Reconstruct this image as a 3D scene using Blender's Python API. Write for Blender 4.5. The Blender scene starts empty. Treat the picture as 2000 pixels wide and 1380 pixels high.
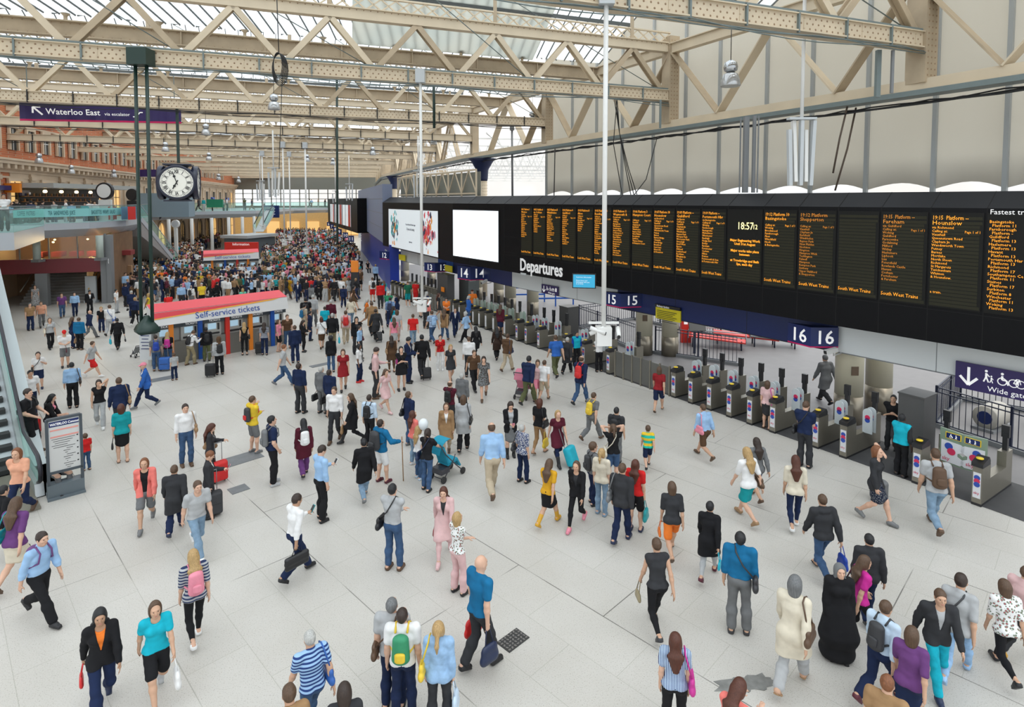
import bpy, bmesh, math, random
import numpy as np
from mathutils import Vector, Matrix, Euler
S = bpy.context.scene
COL = S.collection
rnd = random.Random(7)
PI = math.pi

# ---------------------------------------------------------------- camera
FPX, CX, CY, CAMH, PITCH = 1156.0, 1000.0, 451.0, 7.1, math.radians(3.0)
cam_d = bpy.data.cameras.new('camera')
cam = bpy.data.objects.new('camera', cam_d); COL.objects.link(cam)
cam_d.sensor_fit = 'HORIZONTAL'; cam_d.sensor_width = 36.0
cam_d.lens = 36.0 * FPX / 2000.0
cam_d.shift_y = -(690.0 - CY) / 2000.0
cam_d.clip_end = 1000.0; cam_d.clip_start = 0.1
cam.location = (0, 0, CAMH)
cam.rotation_euler = (PI / 2 - PITCH, 0, 0)
S.camera = cam

# ---------------------------------------------------------------- world, sun, exposure
W = bpy.data.worlds.new('overcast_sky'); S.world = W
W.use_nodes = True
_nt = W.node_tree
for n in list(_nt.nodes): _nt.nodes.remove(n)
_o = _nt.nodes.new('ShaderNodeOutputWorld'); _b = _nt.nodes.new('ShaderNodeBackground')
_tc = _nt.nodes.new('ShaderNodeTexCoord'); _sx = _nt.nodes.new('ShaderNodeSeparateXYZ')
_r = _nt.nodes.new('ShaderNodeValToRGB'); _nz = _nt.nodes.new('ShaderNodeTexNoise'); _mx = _nt.nodes.new('ShaderNodeMix')
_mx.data_type = 'RGBA'; _mx.blend_type = 'MIX'
_nz.inputs['Scale'].default_value = 2.2; _nz.inputs['Detail'].default_value = 5
_nt.links.new(_tc.outputs['Generated'], _sx.inputs[0]); _nt.links.new(_sx.outputs['Z'], _r.inputs['Fac'])
_nt.links.new(_tc.outputs['Generated'], _nz.inputs['Vector'])
_r.color_ramp.elements[0].position = 0.04; _r.color_ramp.elements[0].color = (0.50, 0.49, 0.47, 1)
_r.color_ramp.elements[1].position = 0.6; _r.color_ramp.elements[1].color = (1.12, 1.10, 1.05, 1)
_r2 = _nt.nodes.new('ShaderNodeValToRGB'); _r2.color_ramp.elements[0].position = .42; _r2.color_ramp.elements[1].position = .62
_nt.links.new(_nz.outputs['Fac'], _r2.inputs['Fac'])
_mx.inputs['B'].default_value = (0.72, 0.86, 1.0, 1)
_mm = _nt.nodes.new('ShaderNodeMath'); _mm.operation = 'MULTIPLY'; _mm.inputs[1].default_value = 0.55
_nt.links.new(_r2.outputs['Color'], _mm.inputs[0]); _nt.links.new(_mm.outputs[0], _mx.inputs['Factor'])
_nt.links.new(_r.outputs['Color'], _mx.inputs['A']); _nt.links.new(_mx.outputs['Result'], _b.inputs['Color'])
_b.inputs['Strength'].default_value = 1.5
_nt.links.new(_b.outputs[0], _o.inputs['Surface'])
sun_d = bpy.data.lights.new('sun', 'SUN'); sun_d.energy = 0.9; sun_d.angle = math.radians(40); sun_d.color = (1.0, 0.97, 0.92)
sun = bpy.data.objects.new('sun', sun_d); COL.objects.link(sun); sun.rotation_euler = (math.radians(18), math.radians(14), 0)
S.view_settings.view_transform = 'Standard'; S.view_settings.look = 'None'
S.view_settings.gamma = 1.0; S.view_settings.use_curve_mapping = False
S.view_settings.exposure = 0.42
S.cycles.max_bounces = 8; S.cycles.diffuse_bounces = 4; S.cycles.glossy_bounces = 2
S.cycles.transmission_bounces = 4; S.cycles.transparent_max_bounces = 12; S.cycles.caustics_reflective = False; S.cycles.caustics_refractive = False

# ---------------------------------------------------------------- pixel of the photo -> place in the hall
def ray(px, py):
	u = (px - CX) / FPX; v = (CY - py) / FPX
	c, s = math.cos(PITCH), math.sin(PITCH)
	return Vector((u, c + v * s, v * c - s))
def atz(px, py, z=0.0):
	d = ray(px, py); t = (z - CAMH) / d.z
	return Vector((d.x * t, d.y * t, z))
def aty(px, py, Y):
	d = ray(px, py); t = Y / d.y
	return Vector((d.x * t, Y, CAMH + d.z * t))
def proj(p):
	c, s = math.cos(PITCH), math.sin(PITCH)
	z = p[2] - CAMH; f = p[1] * c - z * s; u = p[1] * s + z * c
	return (CX + FPX * p[0] / f, CY - FPX * u / f)
def V(*a): return Vector(a)

# ---------------------------------------------------------------- materials
MATS = {}
def mat(name, col, rough=0.6, metal=0.0, emit=None, es=1.0, noise=0.0, nscale=4.0, bump=0.0, bscale=30.0, spec=0.5, trans=None, alpha=None):
	if name in MATS: return MATS[name]
	m = bpy.data.materials.new(name); m.use_nodes = True
	nt = m.node_tree; b = nt.nodes['Principled BSDF']
	b.inputs['Roughness'].default_value = rough; b.inputs['Metallic'].default_value = metal
	b.inputs['Specular IOR Level'].default_value = spec
	c = (*col, 1)
	b.inputs['Base Color'].default_value = c
	if noise > 0:
		tc = nt.nodes.new('ShaderNodeTexCoord'); nz = nt.nodes.new('ShaderNodeTexNoise'); hs = nt.nodes.new('ShaderNodeMix')
		hs.data_type = 'RGBA'
		nz.inputs['Scale'].default_value = nscale; nz.inputs['Detail'].default_value = 6
		nt.links.new(tc.outputs['Object'], nz.inputs['Vector'])
		nt.links.new(nz.outputs['Fac'], hs.inputs['Factor'])
		hs.inputs['A'].default_value = tuple(max(0, x * (1 - noise)) for x in col) + (1,)
		hs.inputs['B'].default_value = tuple(min(1, x * (1 + noise)) for x in col) + (1,)
		nt.links.new(hs.outputs['Result'], b.inputs['Base Color'])
	if bump > 0:
		tc = nt.nodes.new('ShaderNodeTexCoord'); nz = nt.nodes.new('ShaderNodeTexNoise'); bp = nt.nodes.new('ShaderNodeBump')
		nz.inputs['Scale'].default_value = bscale; bp.inputs['Strength'].default_value = bump; bp.inputs['Distance'].default_value = 0.02
		nt.links.new(tc.outputs['Object'], nz.inputs['Vector']); nt.links.new(nz.outputs['Fac'], bp.inputs['Height'])
		nt.links.new(bp.outputs['Normal'], b.inputs['Normal'])
	if emit:
		b.inputs['Emission Color'].default_value = (*emit, 1); b.inputs['Emission Strength'].default_value = es
	MATS[name] = m
	return m
def glassmat(name, tint, clear=0.8, rough=0.05, gloss=0.12, translucent=None, dif=None):
	if name in MATS: return MATS[name]
	m = bpy.data.materials.new(name); m.use_nodes = True; nt = m.node_tree
	for n in list(nt.nodes): nt.nodes.remove(n)
	o = nt.nodes.new('ShaderNodeOutputMaterial'); t = nt.nodes.new('ShaderNodeBsdfTransparent')
	t.inputs['Color'].default_value = (*tint, 1)
	if translucent: d = nt.nodes.new('ShaderNodeBsdfTranslucent'); d.inputs['Color'].default_value = (*translucent, 1)
	else: d = nt.nodes.new('ShaderNodeBsdfDiffuse'); d.inputs['Color'].default_value = (*(dif or tint), 1)
	mx = nt.nodes.new('ShaderNodeMixShader'); mx.inputs['Fac'].default_value = clear
	nt.links.new(d.outputs[0], mx.inputs[1]); nt.links.new(t.outputs[0], mx.inputs[2])
	if gloss > 0:
		g = nt.nodes.new('ShaderNodeBsdfGlossy'); g.inputs['Roughness'].default_value = rough
		m2 = nt.nodes.new('ShaderNodeMixShader'); m2.inputs['Fac'].default_value = gloss
		nt.links.new(mx.outputs[0], m2.inputs[1]); nt.links.new(g.outputs[0], m2.inputs[2])
		nt.links.new(m2.outputs[0], o.inputs['Surface'])
	else: nt.links.new(mx.outputs[0], o.inputs['Surface'])
	MATS[name] = m
	return m
def tinted(name, rough=0.85, kind='plain', sheen=0.0, metal=0.0):
	"""cloth, skin, hair or paint whose colour is the object's own colour"""
	if name in MATS: return MATS[name]
	m = bpy.data.materials.new(name); m.use_nodes = True; nt = m.node_tree; b = nt.nodes['Principled BSDF']
	b.inputs['Roughness'].default_value = rough; b.inputs['Metallic'].default_value = metal
	b.inputs['Specular IOR Level'].default_value = 0.25 if rough > .6 else .5
	oi = nt.nodes.new('ShaderNodeObjectInfo'); tc = nt.nodes.new('ShaderNodeTexCoord')
	def L(a, c): nt.links.new(a, c)
	mx = nt.nodes.new('ShaderNodeMix'); mx.data_type = 'RGBA'; mx.blend_type = 'MULTIPLY'; mx.inputs['Factor'].default_value = 1
	L(oi.outputs['Color'], mx.inputs['A'])
	rp = nt.nodes.new('ShaderNodeValToRGB'); rp.color_ramp.interpolation = 'LINEAR'
	e = rp.color_ramp.elements
	if kind in ('plain', 'denim', 'skin', 'hair'):
		nz = nt.nodes.new('ShaderNodeTexNoise'); L(tc.outputs['Object'], nz.inputs['Vector']); L(nz.outputs['Fac'], rp.inputs['Fac'])
		nz.inputs['Scale'].default_value = {'plain': 7, 'denim': 9, 'skin': 6, 'hair': 30}[kind]; nz.inputs['Detail'].default_value = 4
		lo = {'plain': .88, 'denim': .72, 'skin': .93, 'hair': .6}[kind]
		e[0].color = (lo, lo, lo, 1); e[1].color = (1.08, 1.08, 1.08, 1); e[0].position = .3; e[1].position = .7
		if kind == 'hair':
			mp = nt.nodes.new('ShaderNodeMapping'); mp.inputs['Scale'].default_value = (3, 3, .25); L(tc.outputs['Object'], mp.inputs[0]); L(mp.outputs[0], nz.inputs['Vector'])
		L(rp.outputs[0], mx.inputs['B'])
	elif kind == 'stripe_v' or kind == 'stripe_h':
		wv = nt.nodes.new('ShaderNodeTexWave'); wv.bands_direction = 'X' if kind == 'stripe_v' else 'Z'
		wv.inputs['Scale'].default_value = 14 if kind == 'stripe_v' else 6
		L(tc.outputs['Object'], wv.inputs['Vector']); L(wv.outputs['Fac'], rp.inputs['Fac']); rp.color_ramp.interpolation = 'CONSTANT'
		e[0].color = (1, 1, 1, 1); e[1].color = (.07, .10, .25, 1); e[1].position = .55; L(rp.outputs[0], mx.inputs['B'])
	elif kind == 'band':
		wv = nt.nodes.new('ShaderNodeTexWave'); wv.bands_direction = 'Z'; wv.inputs['Scale'].default_value = 1.6
		L(tc.outputs['Object'], wv.inputs['Vector']); L(wv.outputs['Fac'], rp.inputs['Fac']); rp.color_ramp.interpolation = 'CONSTANT'
		e[0].color = (1, 1, 1, 1); e[1].color = (.03, .85, 8.0, 1); e[1].position = .5; L(rp.outputs[0], mx.inputs['B'])
	else:
		vo = nt.nodes.new('ShaderNodeTexVoronoi'); vo.inputs['Scale'].default_value = {'floral': 22, 'speckle': 45}[kind]
		L(tc.outputs['Object'], vo.inputs['Vector']); L(vo.outputs['Distance'], rp.inputs['Fac']); rp.color_ramp.interpolation = 'CONSTANT'
		e[0].color = {'floral': (.75, .06, .16, 1), 'speckle': (1, 1, 1, 1)}[kind]; e[1].color = {'floral': (1, 1, 1, 1), 'speckle': (.05, .08, .2, 1)}[kind]; e[1].position = .42
		if kind == 'floral':
			x = rp.color_ramp.elements.new(.2); x.color = (.25, .3, .22, 1)
		L(rp.outputs[0], mx.inputs['B'])
	L(mx.outputs['Result'], b.inputs['Base Color'])
	MATS[name] = m
	return m

# ---------------------------------------------------------------- mesh collector
def rotz(a): return Matrix.Rotation(a, 3, 'Z')
class MB:
	def __init__(s): s.v = []; s.f = []; s.sm = []; s.mi = []; s.cur = 0
	def add(s, vs, fs, smooth=False):
		o = len(s.v); s.v.extend([Vector(v) for v in vs])
		for f in fs: s.f.append([i + o for i in f]); s.sm.append(smooth); s.mi.append(s.cur)
		return s
	def m(s, i): s.cur = i; return s
	def box(s, c, d, R=None):
		c = Vector(c); hx, hy, hz = d[0] / 2, d[1] / 2, d[2] / 2
		P = [Vector((x, y, z)) for x in (-hx, hx) for y in (-hy, hy) for z in (-hz, hz)]
		if R is not None: P = [R @ p for p in P]
		return s.add([c + p for p in P], [(0, 1, 3, 2), (4, 6, 7, 5), (0, 4, 5, 1), (2, 3, 7, 6), (0, 2, 6, 4), (1, 5, 7, 3)])
	def bar(s, a, b, w, h, up=(0, 0, 1)):
		"""rectangular bar from a to b; w across, h along up"""
		a, b = Vector(a), Vector(b); d = (b - a); L = d.length
		if L < 1e-6: return s
		d = d / L; u = Vector(up); x = d.cross(u)
		if x.length < 1e-4: x = d.cross(Vector((1, 0, 0)))
		x.normalize(); u = x.cross(d).normalized()
		P = [a + x * sx * w / 2 + u * su * h / 2 for sx in (-1, 1) for su in (-1, 1)] + [b + x * sx * w / 2 + u * su * h / 2 for sx in (-1, 1) for su in (-1, 1)]
		return s.add(P, [(0, 2, 3, 1), (4, 5, 7, 6), (0, 1, 5, 4), (2, 6, 7, 3), (0, 4, 6, 2), (1, 3, 7, 5)])
	def tube(s, pts, r, n=8, caps=True, smooth=True):
		pts = [Vector(p) for p in pts]; rs = r if isinstance(r, (list, tuple)) else [r] * len(pts)
		vs = []; x = None
		for i, p in enumerate(pts):
			d = (pts[min(i + 1, len(pts) - 1)] - pts[max(i - 1, 0)])
			d = d.normalized() if d.length > 1e-9 else Vector((0, 0, 1))
			if x is None:
				x = d.cross(Vector((0, 0, 1)))
				if x.length < 1e-3: x = Vector((1, 0, 0))
			x = (x - d * x.dot(d)); x = x.normalized() if x.length > 1e-6 else d.orthogonal().normalized()
			y = d.cross(x)
			for k in range(n):
				a = 2 * PI * k / n; vs.append(p + (x * math.cos(a) + y * math.sin(a)) * rs[i])
		fs = [(i * n + k, i * n + (k + 1) % n, (i + 1) * n + (k + 1) % n, (i + 1) * n + k) for i in range(len(pts) - 1) for k in range(n)]
		s.add(vs, fs, smooth)
		if caps:
			o = len(s.v) - len(vs)
			s.f.append([o + k for k in range(n)][::-1]); s.sm.append(False); s.mi.append(s.cur)
			s.f.append([o + (len(pts) - 1) * n + k for k in range(n)]); s.sm.append(False); s.mi.append(s.cur)
		return s
	def lathe(s, prof, c=(0, 0, 0), n=16, R=None, smooth=True):
		c = Vector(c); vs = []
		for (r, z) in prof:
			for k in range(n):
				a = 2 * PI * k / n; p = Vector((r * math.cos(a), r * math.sin(a), z))
				vs.append(c + (R @ p if R is not None else p))
		fs = [(i * n + k, i * n + (k + 1) % n, (i + 1) * n + (k + 1) % n, (i + 1) * n + k) for i in range(len(prof) - 1) for k in range(n)]
		s.add(vs, fs, smooth); o = len(s.v) - len(vs)
		s.f.append([o + k for k in range(n)][::-1]); s.sm.append(False); s.mi.append(s.cur)
		s.f.append([o + (len(prof) - 1) * n + k for k in range(n)]); s.sm.append(False); s.mi.append(s.cur)
		return s
	def prism(s, poly, ext):
		"""polygon of 3-D points swept by ext"""
		n = len(poly); ext = Vector(ext); P = [Vector(p) for p in poly]
		return s.add(P + [p + ext for p in P], [list(range(n))[::-1], list(range(n, 2 * n))] + [(i, (i + 1) % n, n + (i + 1) % n, n + i) for i in range(n)])
	def quad(s, a, b, c, d): return s.add([a, b, c, d], [(0, 1, 2, 3)])
	def build(s, name, mats, parent=None, **props):
		me = bpy.data.meshes.new(name)
		vs = s.v
		if parent is not None:
			Mi = wm(parent).inverted(); vs = [Mi @ v for v in vs]
		me.from_pydata([tuple(v) for v in vs], [], s.f)
		me.polygons.foreach_set('use_smooth', s.sm)
		ms = mats if isinstance(mats, (list, tuple)) else [mats]
		for m_ in ms: me.materials.append(m_)
		if len(ms) > 1: me.polygons.foreach_set('material_index', s.mi)
		me.update()
		return link(name, me, parent, **props)
WM = {}
def wm(o): return WM[o.name]
def link(name, data, parent=None, **props):
	o = bpy.data.objects.new(name, data); COL.objects.link(o)
	if parent is not None: o.parent = parent; WM[o.name] = WM[parent.name]
	else: WM[o.name] = Matrix.Identity(4)
	for k, v in props.items():
		if v is not None: o[k] = v
	return o
def thing(name, label, cat, loc=(0, 0, 0), ang=0.0, group=None, kind=None):
	o = bpy.data.objects.new(name, None); COL.objects.link(o); o.empty_display_size = .2
	o.location = loc; o.rotation_euler = (0, 0, ang)
	WM[o.name] = Matrix.Translation(Vector(loc)) @ Matrix.Rotation(ang, 4, 'Z')
	if label: o['label'] = label
	if cat: o['category'] = cat
	if group: o['group'] = group
	if kind: o['kind'] = kind
	return o
def tag(o, label, cat, group=None):
	o['label'] = label; o['category'] = cat
	if group: o['group'] = group
	return o
def struct(mb, name, mats, label=None):
	o = mb.build(name, mats); o['kind'] = 'structure'
	if label: o['label'] = label
	return o
def text(body, size, origin, xdir, up, m, parent, name='lettering', align='LEFT', extrude=0.004, spacing=1.0, line=1.0, sx=1.0, bold=0.0, res=2):
	"""flat lettering standing in the plane of xdir and up"""
	c = bpy.data.curves.new(name, 'FONT'); c.body = body; c.size = size; c.align_x = align; c.extrude = extrude
	c.space_character = spacing; c.space_line = line; c.offset = bold; c.resolution_u = res
	c.materials.append(m)
	x = Vector(xdir).normalized(); u = Vector(up); u = (u - x * u.dot(x)).normalized(); n = x.cross(u)
	M = Matrix(((x.x * sx, u.x, n.x, origin[0]), (x.y * sx, u.y, n.y, origin[1]), (x.z * sx, u.z, n.z, origin[2]), (0, 0, 0, 1)))
	o = bpy.data.objects.new(name, c); COL.objects.link(o)
	o.parent = parent; o.matrix_basis = wm(parent).inverted() @ M
	WM[o.name] = M
	return o
class Plane:
	"""a vertical plane running from p0 to p1 on the ground; out = towards the viewer side"""
	def __init__(s, p0, p1):
		s.o = Vector((p0[0], p0[1], 0)); d = Vector((p1[0], p1[1], 0)) - s.o; s.L = d.length; s.a = d.normalized()
		n = Vector((-s.a.y, s.a.x, 0))
		if n.dot(-s.o) < 0: n = -n
		s.n = n; s.ang = math.atan2(s.a.y, s.a.x)
		s.R = Matrix(((s.a.x, s.n.x, 0), (s.a.y, s.n.y, 0), (0, 0, 1)))
	def p(s, t, z, out=0.0): return s.o + s.a * t + s.n * out + Vector((0, 0, z))
	def t_at(s, px, out=0.0):
		r = (px - CX) / FPX  # (small pitch ignored across the row)
		o = s.o + s.n * out
		return (o.x - r * o.y) / (r * s.a.y - s.a.x)
	def hit(s, px, py, out=0.0):
		d = ray(px, py); o = s.o + s.n * out; c = V(0, 0, CAMH)
		k = (o - c).dot(s.n) / d.dot(s.n); q = c + d * k
		return ((q - o).dot(s.a), q.z)
	def box(s, mb, t0, t1, z0, z1, o0, o1):
		return mb.box(s.p((t0 + t1) / 2, (z0 + z1) / 2, (o0 + o1) / 2), (abs(t1 - t0), abs(o1 - o0), abs(z1 - z0)), s.R)
# ---------------------------------------------------------------- figures: one smooth surface grown around a posed skeleton
class Field:
	def __init__(s, lo, hi, h):
		s.h = h; s.lo = np.array(lo, np.float32); s.n = [int(math.ceil((hi[i] - lo[i]) / h)) + 1 for i in range(3)]
		s.F = np.full(s.n, 9.0, np.float32)
		s.ax = [s.lo[i] + h * np.arange(s.n[i], dtype=np.float32) for i in range(3)]
	def sub(s, lo, hi):
		sl = []
		for i in range(3):
			a = max(0, int((lo[i] - s.lo[i]) / s.h)); b = min(s.n[i], int((hi[i] - s.lo[i]) / s.h) + 2)
			if b <= a: return None
			sl.append(slice(a, b))
		return tuple(sl)
	def pts(s, sl): return s.ax[0][sl[0]][:, None, None], s.ax[1][sl[1]][None, :, None], s.ax[2][sl[2]][None, None, :]
	def put(s, sl, d, k, op='u'):
		A = s.F[sl]
		if op == 'u':
			if k > 0:
				hh = np.maximum(k - np.abs(A - d), 0) / k; s.F[sl] = np.minimum(A, d) - hh * hh * k * .25
			else: s.F[sl] = np.minimum(A, d)
	def cone(s, a, b, ra, rb, k=.02, side=None, f=1.0, off=0.0):
		a = np.array(a, np.float32); b = np.array(b, np.float32); ra += off; rb += off
		m = max(ra, rb) * max(f, 1) + k + s.h * 2
		sl = s.sub(np.minimum(a, b) - m, np.maximum(a, b) + m)
		if sl is None: return
		X, Y, Z = s.pts(sl); ba = b - a; L2 = float(ba @ ba) + 1e-9
		x, y, z = X - a[0], Y - a[1], Z - a[2]
		t = np.clip((x * ba[0] + y * ba[1] + z * ba[2]) / L2, 0, 1)
		x = x - t * ba[0]; y = y - t * ba[1]; z = z - t * ba[2]
		q = x * x + y * y + z * z
		if side is not None and f != 1.0:
			w = x * side[0] + y * side[1] + z * side[2]; q = q + w * w * (1 / (f * f) - 1)
		s.put(sl, np.sqrt(np.maximum(q, 0)) - (ra + (rb - ra) * t), k)
	def ell(s, c, r, R=None, k=.02, off=0.0):
		r = np.array(r, np.float32) + off; c = np.array(c, np.float32); m = float(r.max()) + k + s.h * 2
		sl = s.sub(c - m, c + m)
		if sl is None: return
		X, Y, Z = s.pts(sl); x, y, z = X - c[0], Y - c[1], Z - c[2]
		if R is not None:
			R = np.array(R, np.float32); x, y, z = (R[0][0] * x + R[1][0] * y + R[2][0] * z), (R[0][1] * x + R[1][1] * y + R[2][1] * z), (R[0][2] * x + R[1][2] * y + R[2][2] * z)
		k0 = np.sqrt((x / r[0]) ** 2 + (y / r[1]) ** 2 + (z / r[2]) ** 2); k1 = np.sqrt((x / r[0] ** 2) ** 2 + (y / r[1] ** 2) ** 2 + (z / r[2] ** 2) ** 2) + 1e-9
		s.put(sl, k0 * (k0 - 1) / k1, k)
	def clip(s, p, n):
		"""keep only the side the normal n points away from"""
		X, Y, Z = s.pts((slice(None),) * 3)
		s.F = np.maximum(s.F, (X - p[0]) * n[0] + (Y - p[1]) * n[1] + (Z - p[2]) * n[2])
	def cut(s, other): s.F = np.maximum(s.F, -other)
	def folds(s, amp, seed=0, sc=1.0):
		X, Y, Z = s.pts((slice(None),) * 3)
		s.F = s.F + amp * (np.sin(34 * sc * Z + 9 * X + 5 * np.sin(11 * Y + seed) + seed) * .6 + np.sin(21 * sc * X - 17 * Y + 13 * Z + 2 * seed) * .5)
	def mesh(s):
		F = s.F; n = F.shape; ins = F < 0
		idx = np.full((n[0] - 1, n[1] - 1, n[2] - 1), -1, np.int64)
		cnt = np.zeros(idx.shape, np.int8)
		for dx in (0, 1):
			for dy in (0, 1):
				for dz in (0, 1): cnt += ins[dx:n[0] - 1 + dx, dy:n[1] - 1 + dy, dz:n[2] - 1 + dz]
		act = (cnt > 0) & (cnt < 8)
		ii = np.argwhere(act)
		if len(ii) == 0: return np.zeros((0, 3), np.float32), np.zeros((0, 4), np.int32)
		idx[act] = np.arange(len(ii))
		acc = np.zeros((len(ii), 3), np.float32); w = np.zeros(len(ii), np.float32)
		C = [(0, 0, 0), (1, 0, 0), (0, 1, 0), (1, 1, 0), (0, 0, 1), (1, 0, 1), (0, 1, 1), (1, 1, 1)]
		for a in range(8):
			for ax, bit in ((0, 1), (1, 2), (2, 4)):
				if a & bit: continue
				ca = np.array(C[a]); cb = np.array(C[a | bit])
				fa = F[tuple((ii + ca).T)]; fb = F[tuple((ii + cb).T)]
				m = (fa < 0) != (fb < 0); t = np.where(m, fa / np.where(m, fa - fb, 1), 0)
				p = ca + t[:, None] * (cb - ca)
				acc += np.where(m[:, None], p, 0); w += m
		v = s.lo + s.h * (ii + acc / w[:, None])
		q = []
		for ax in range(3):
			u, v_ = (ax + 1) % 3, (ax + 2) % 3
			sa = [slice(None)] * 3; sb = [slice(None)] * 3
			sa[ax] = slice(0, n[ax] - 1); sb[ax] = slice(1, n[ax])
			A = ins[tuple(sa)]; B = ins[tuple(sb)]
			e = np.argwhere(A != B)
			e = e[(e[:, u] > 0) & (e[:, u] < n[u] - 1) & (e[:, v_] > 0) & (e[:, v_] < n[v_] - 1)]
			if len(e) == 0: continue
			fl = A[tuple(e.T)]
			def g(du, dv):
				k = e.copy(); k[:, u] -= du; k[:, v_] -= dv; return idx[tuple(k.T)]
			Q = np.stack([g(1, 1), g(0, 1), g(0, 0), g(1, 0)], 1)
			Q[~fl] = Q[~fl][:, ::-1]; q.append(Q)
		return v.astype(np.float32), np.concatenate(q).astype(np.int32)
def npmesh(name, vq, m):
	v, q = vq
	me = bpy.data.meshes.new(name)
	me.vertices.add(len(v)); me.vertices.foreach_set('co', v.ravel())
	me.loops.add(len(q) * 4); me.loops.foreach_set('vertex_index', q.ravel())
	me.polygons.add(len(q)); me.polygons.foreach_set('loop_start', np.arange(0, len(q) * 4, 4, dtype=np.int32))
	me.polygons.foreach_set('use_smooth', np.ones(len(q), bool))
	me.materials.append(m); me.update(calc_edges=True)
	return me

def ik(a, b, la, lb, bend):
	a, b = Vector(a), Vector(b); d = b - a; L = d.length
	if L > (la + lb) * .995: b = a + d * ((la + lb) * .995 / L); d = b - a; L = d.length
	x = (la * la - lb * lb + L * L) / (2 * L); y = math.sqrt(max(la * la - x * x, 0)); u = d / L
	w = Vector(bend); w = w - u * w.dot(u)
	w = w.normalized() if w.length > 1e-4 else u.orthogonal().normalized()
	return a + u * x + w * y, b
DN = (.245, .03, .80)
POSES = {
 'stand':   dict(L=(.24, .03, .80), R=(.245, .05, .81), fl=(.10, .02), fr=(.11, -.04)),
 'up':      dict(L=(.24, .04, .80), R=(.24, .03, .80), fl=(.11, .0), fr=(.12, .05), hp=28),
 'phone':   dict(L=(.14, .33, 1.13), R=(.245, .02, .80), fl=(.10, .03), fr=(.12, -.05), hp=-28, el=.10),
 'both':    dict(L=(.06, .30, 1.10), R=(.06, .31, 1.12), fl=(.10, .0), fr=(.11, .04), hp=-26, el=.12),
 'cross':   dict(L=(-.10, .20, 1.13), R=(-.11, .23, 1.16), fl=(.11, .0), fr=(.12, .05), hp=8, el=.15),
 'pocket':  dict(L=(.20, .08, .90), R=(.21, .09, .90), fl=(.10, .04), fr=(.13, -.03), el=.22, hp=6),
 'chin':    dict(L=(.05, .17, 1.44), R=(.02, .24, 1.16), fl=(.11, .0), fr=(.12, .05), hp=4, el=.05),
 'strap':   dict(L=(.15, .15, 1.25), R=(.245, .03, .80), fl=(.10, .03), fr=(.11, -.05), el=.14, hp=6),
 'walk':    dict(L=(.25, .24, .87), R=(.26, -.20, .84), fl=(.08, -.33), fr=(.07, .36), hl=.12, dz=-.045, lean=5),
 'stride':  dict(L=(.24, .15, .85), R=(.25, -.12, .82), fl=(.07, -.42), fr=(.07, .40), hl=.17, dz=-.075, lean=8),
 'stroll':  dict(L=(.25, .10, .82), R=(.25, -.06, .81), fl=(.08, -.22), fr=(.08, .22), hl=.06, dz=-.02, lean=2),
 'walkcarry': dict(L=(.24, .22, 1.02), R=(.26, .0, .79), fl=(.08, .33), fr=(.08, -.34), hr=.12, dz=-.045, lean=6, el=.1),
 'walkphone': dict(L=(.13, .33, 1.16), R=(.26, -.14, .82), fl=(.08, .34), fr=(.08, -.30), hr=.11, dz=-.04, lean=3, hp=-14),
 'ear':     dict(L=(.10, .08, 1.56), R=(.25, .1, .84), fl=(.08, .28), fr=(.08, -.28), hr=.1, dz=-.03, el=.2),
 'push':    dict(L=(.17, .44, 1.05), R=(.17, .44, 1.05), fl=(.10, .0), fr=(.11, -.12), lean=5, hp=4),
 'photo':   dict(L=(.09, .20, 1.55), R=(.07, .20, 1.56), fl=(.10, .0), fr=(.11, .04), el=.25),
 'staff':   dict(L=(.24, .02, .82), R=(.36, .32, 1.10), fl=(.12, .0), fr=(.13, .08), hp=16),
 'reach':   dict(L=(.2, .46, 1.18), R=(.16, .38, 1.2), fl=(.10, -.15), fr=(.11, .14), lean=16, hp=-20, dz=-.02),
 'pull':    dict(L=(.22, .20, .86), R=(.30, -.34, .86), fl=(.08, -.22), fr=(.08, .24), hl=.08, dz=-.025, lean=4),
 'sit':     dict(L=(.14, .36, .66), R=(.12, .34, .70), fl=(.12, .42), fr=(.13, .48), dz=-.47, lean=6, hp=-8, el=.1),
 'crouch':  dict(L=(.16, .42, .55), R=(.18, .34, .52), fl=(.12, .16), fr=(.14, -.12), hr=.09, dz=-.55, lean=26, hp=6, el=.1),
 'lean':    dict(L=(.18, .26, 1.02), R=(.16, .24, 1.0), fl=(.10, .1), fr=(.14, .12), lean=-4, hp=-6, el=.18),
}
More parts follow.
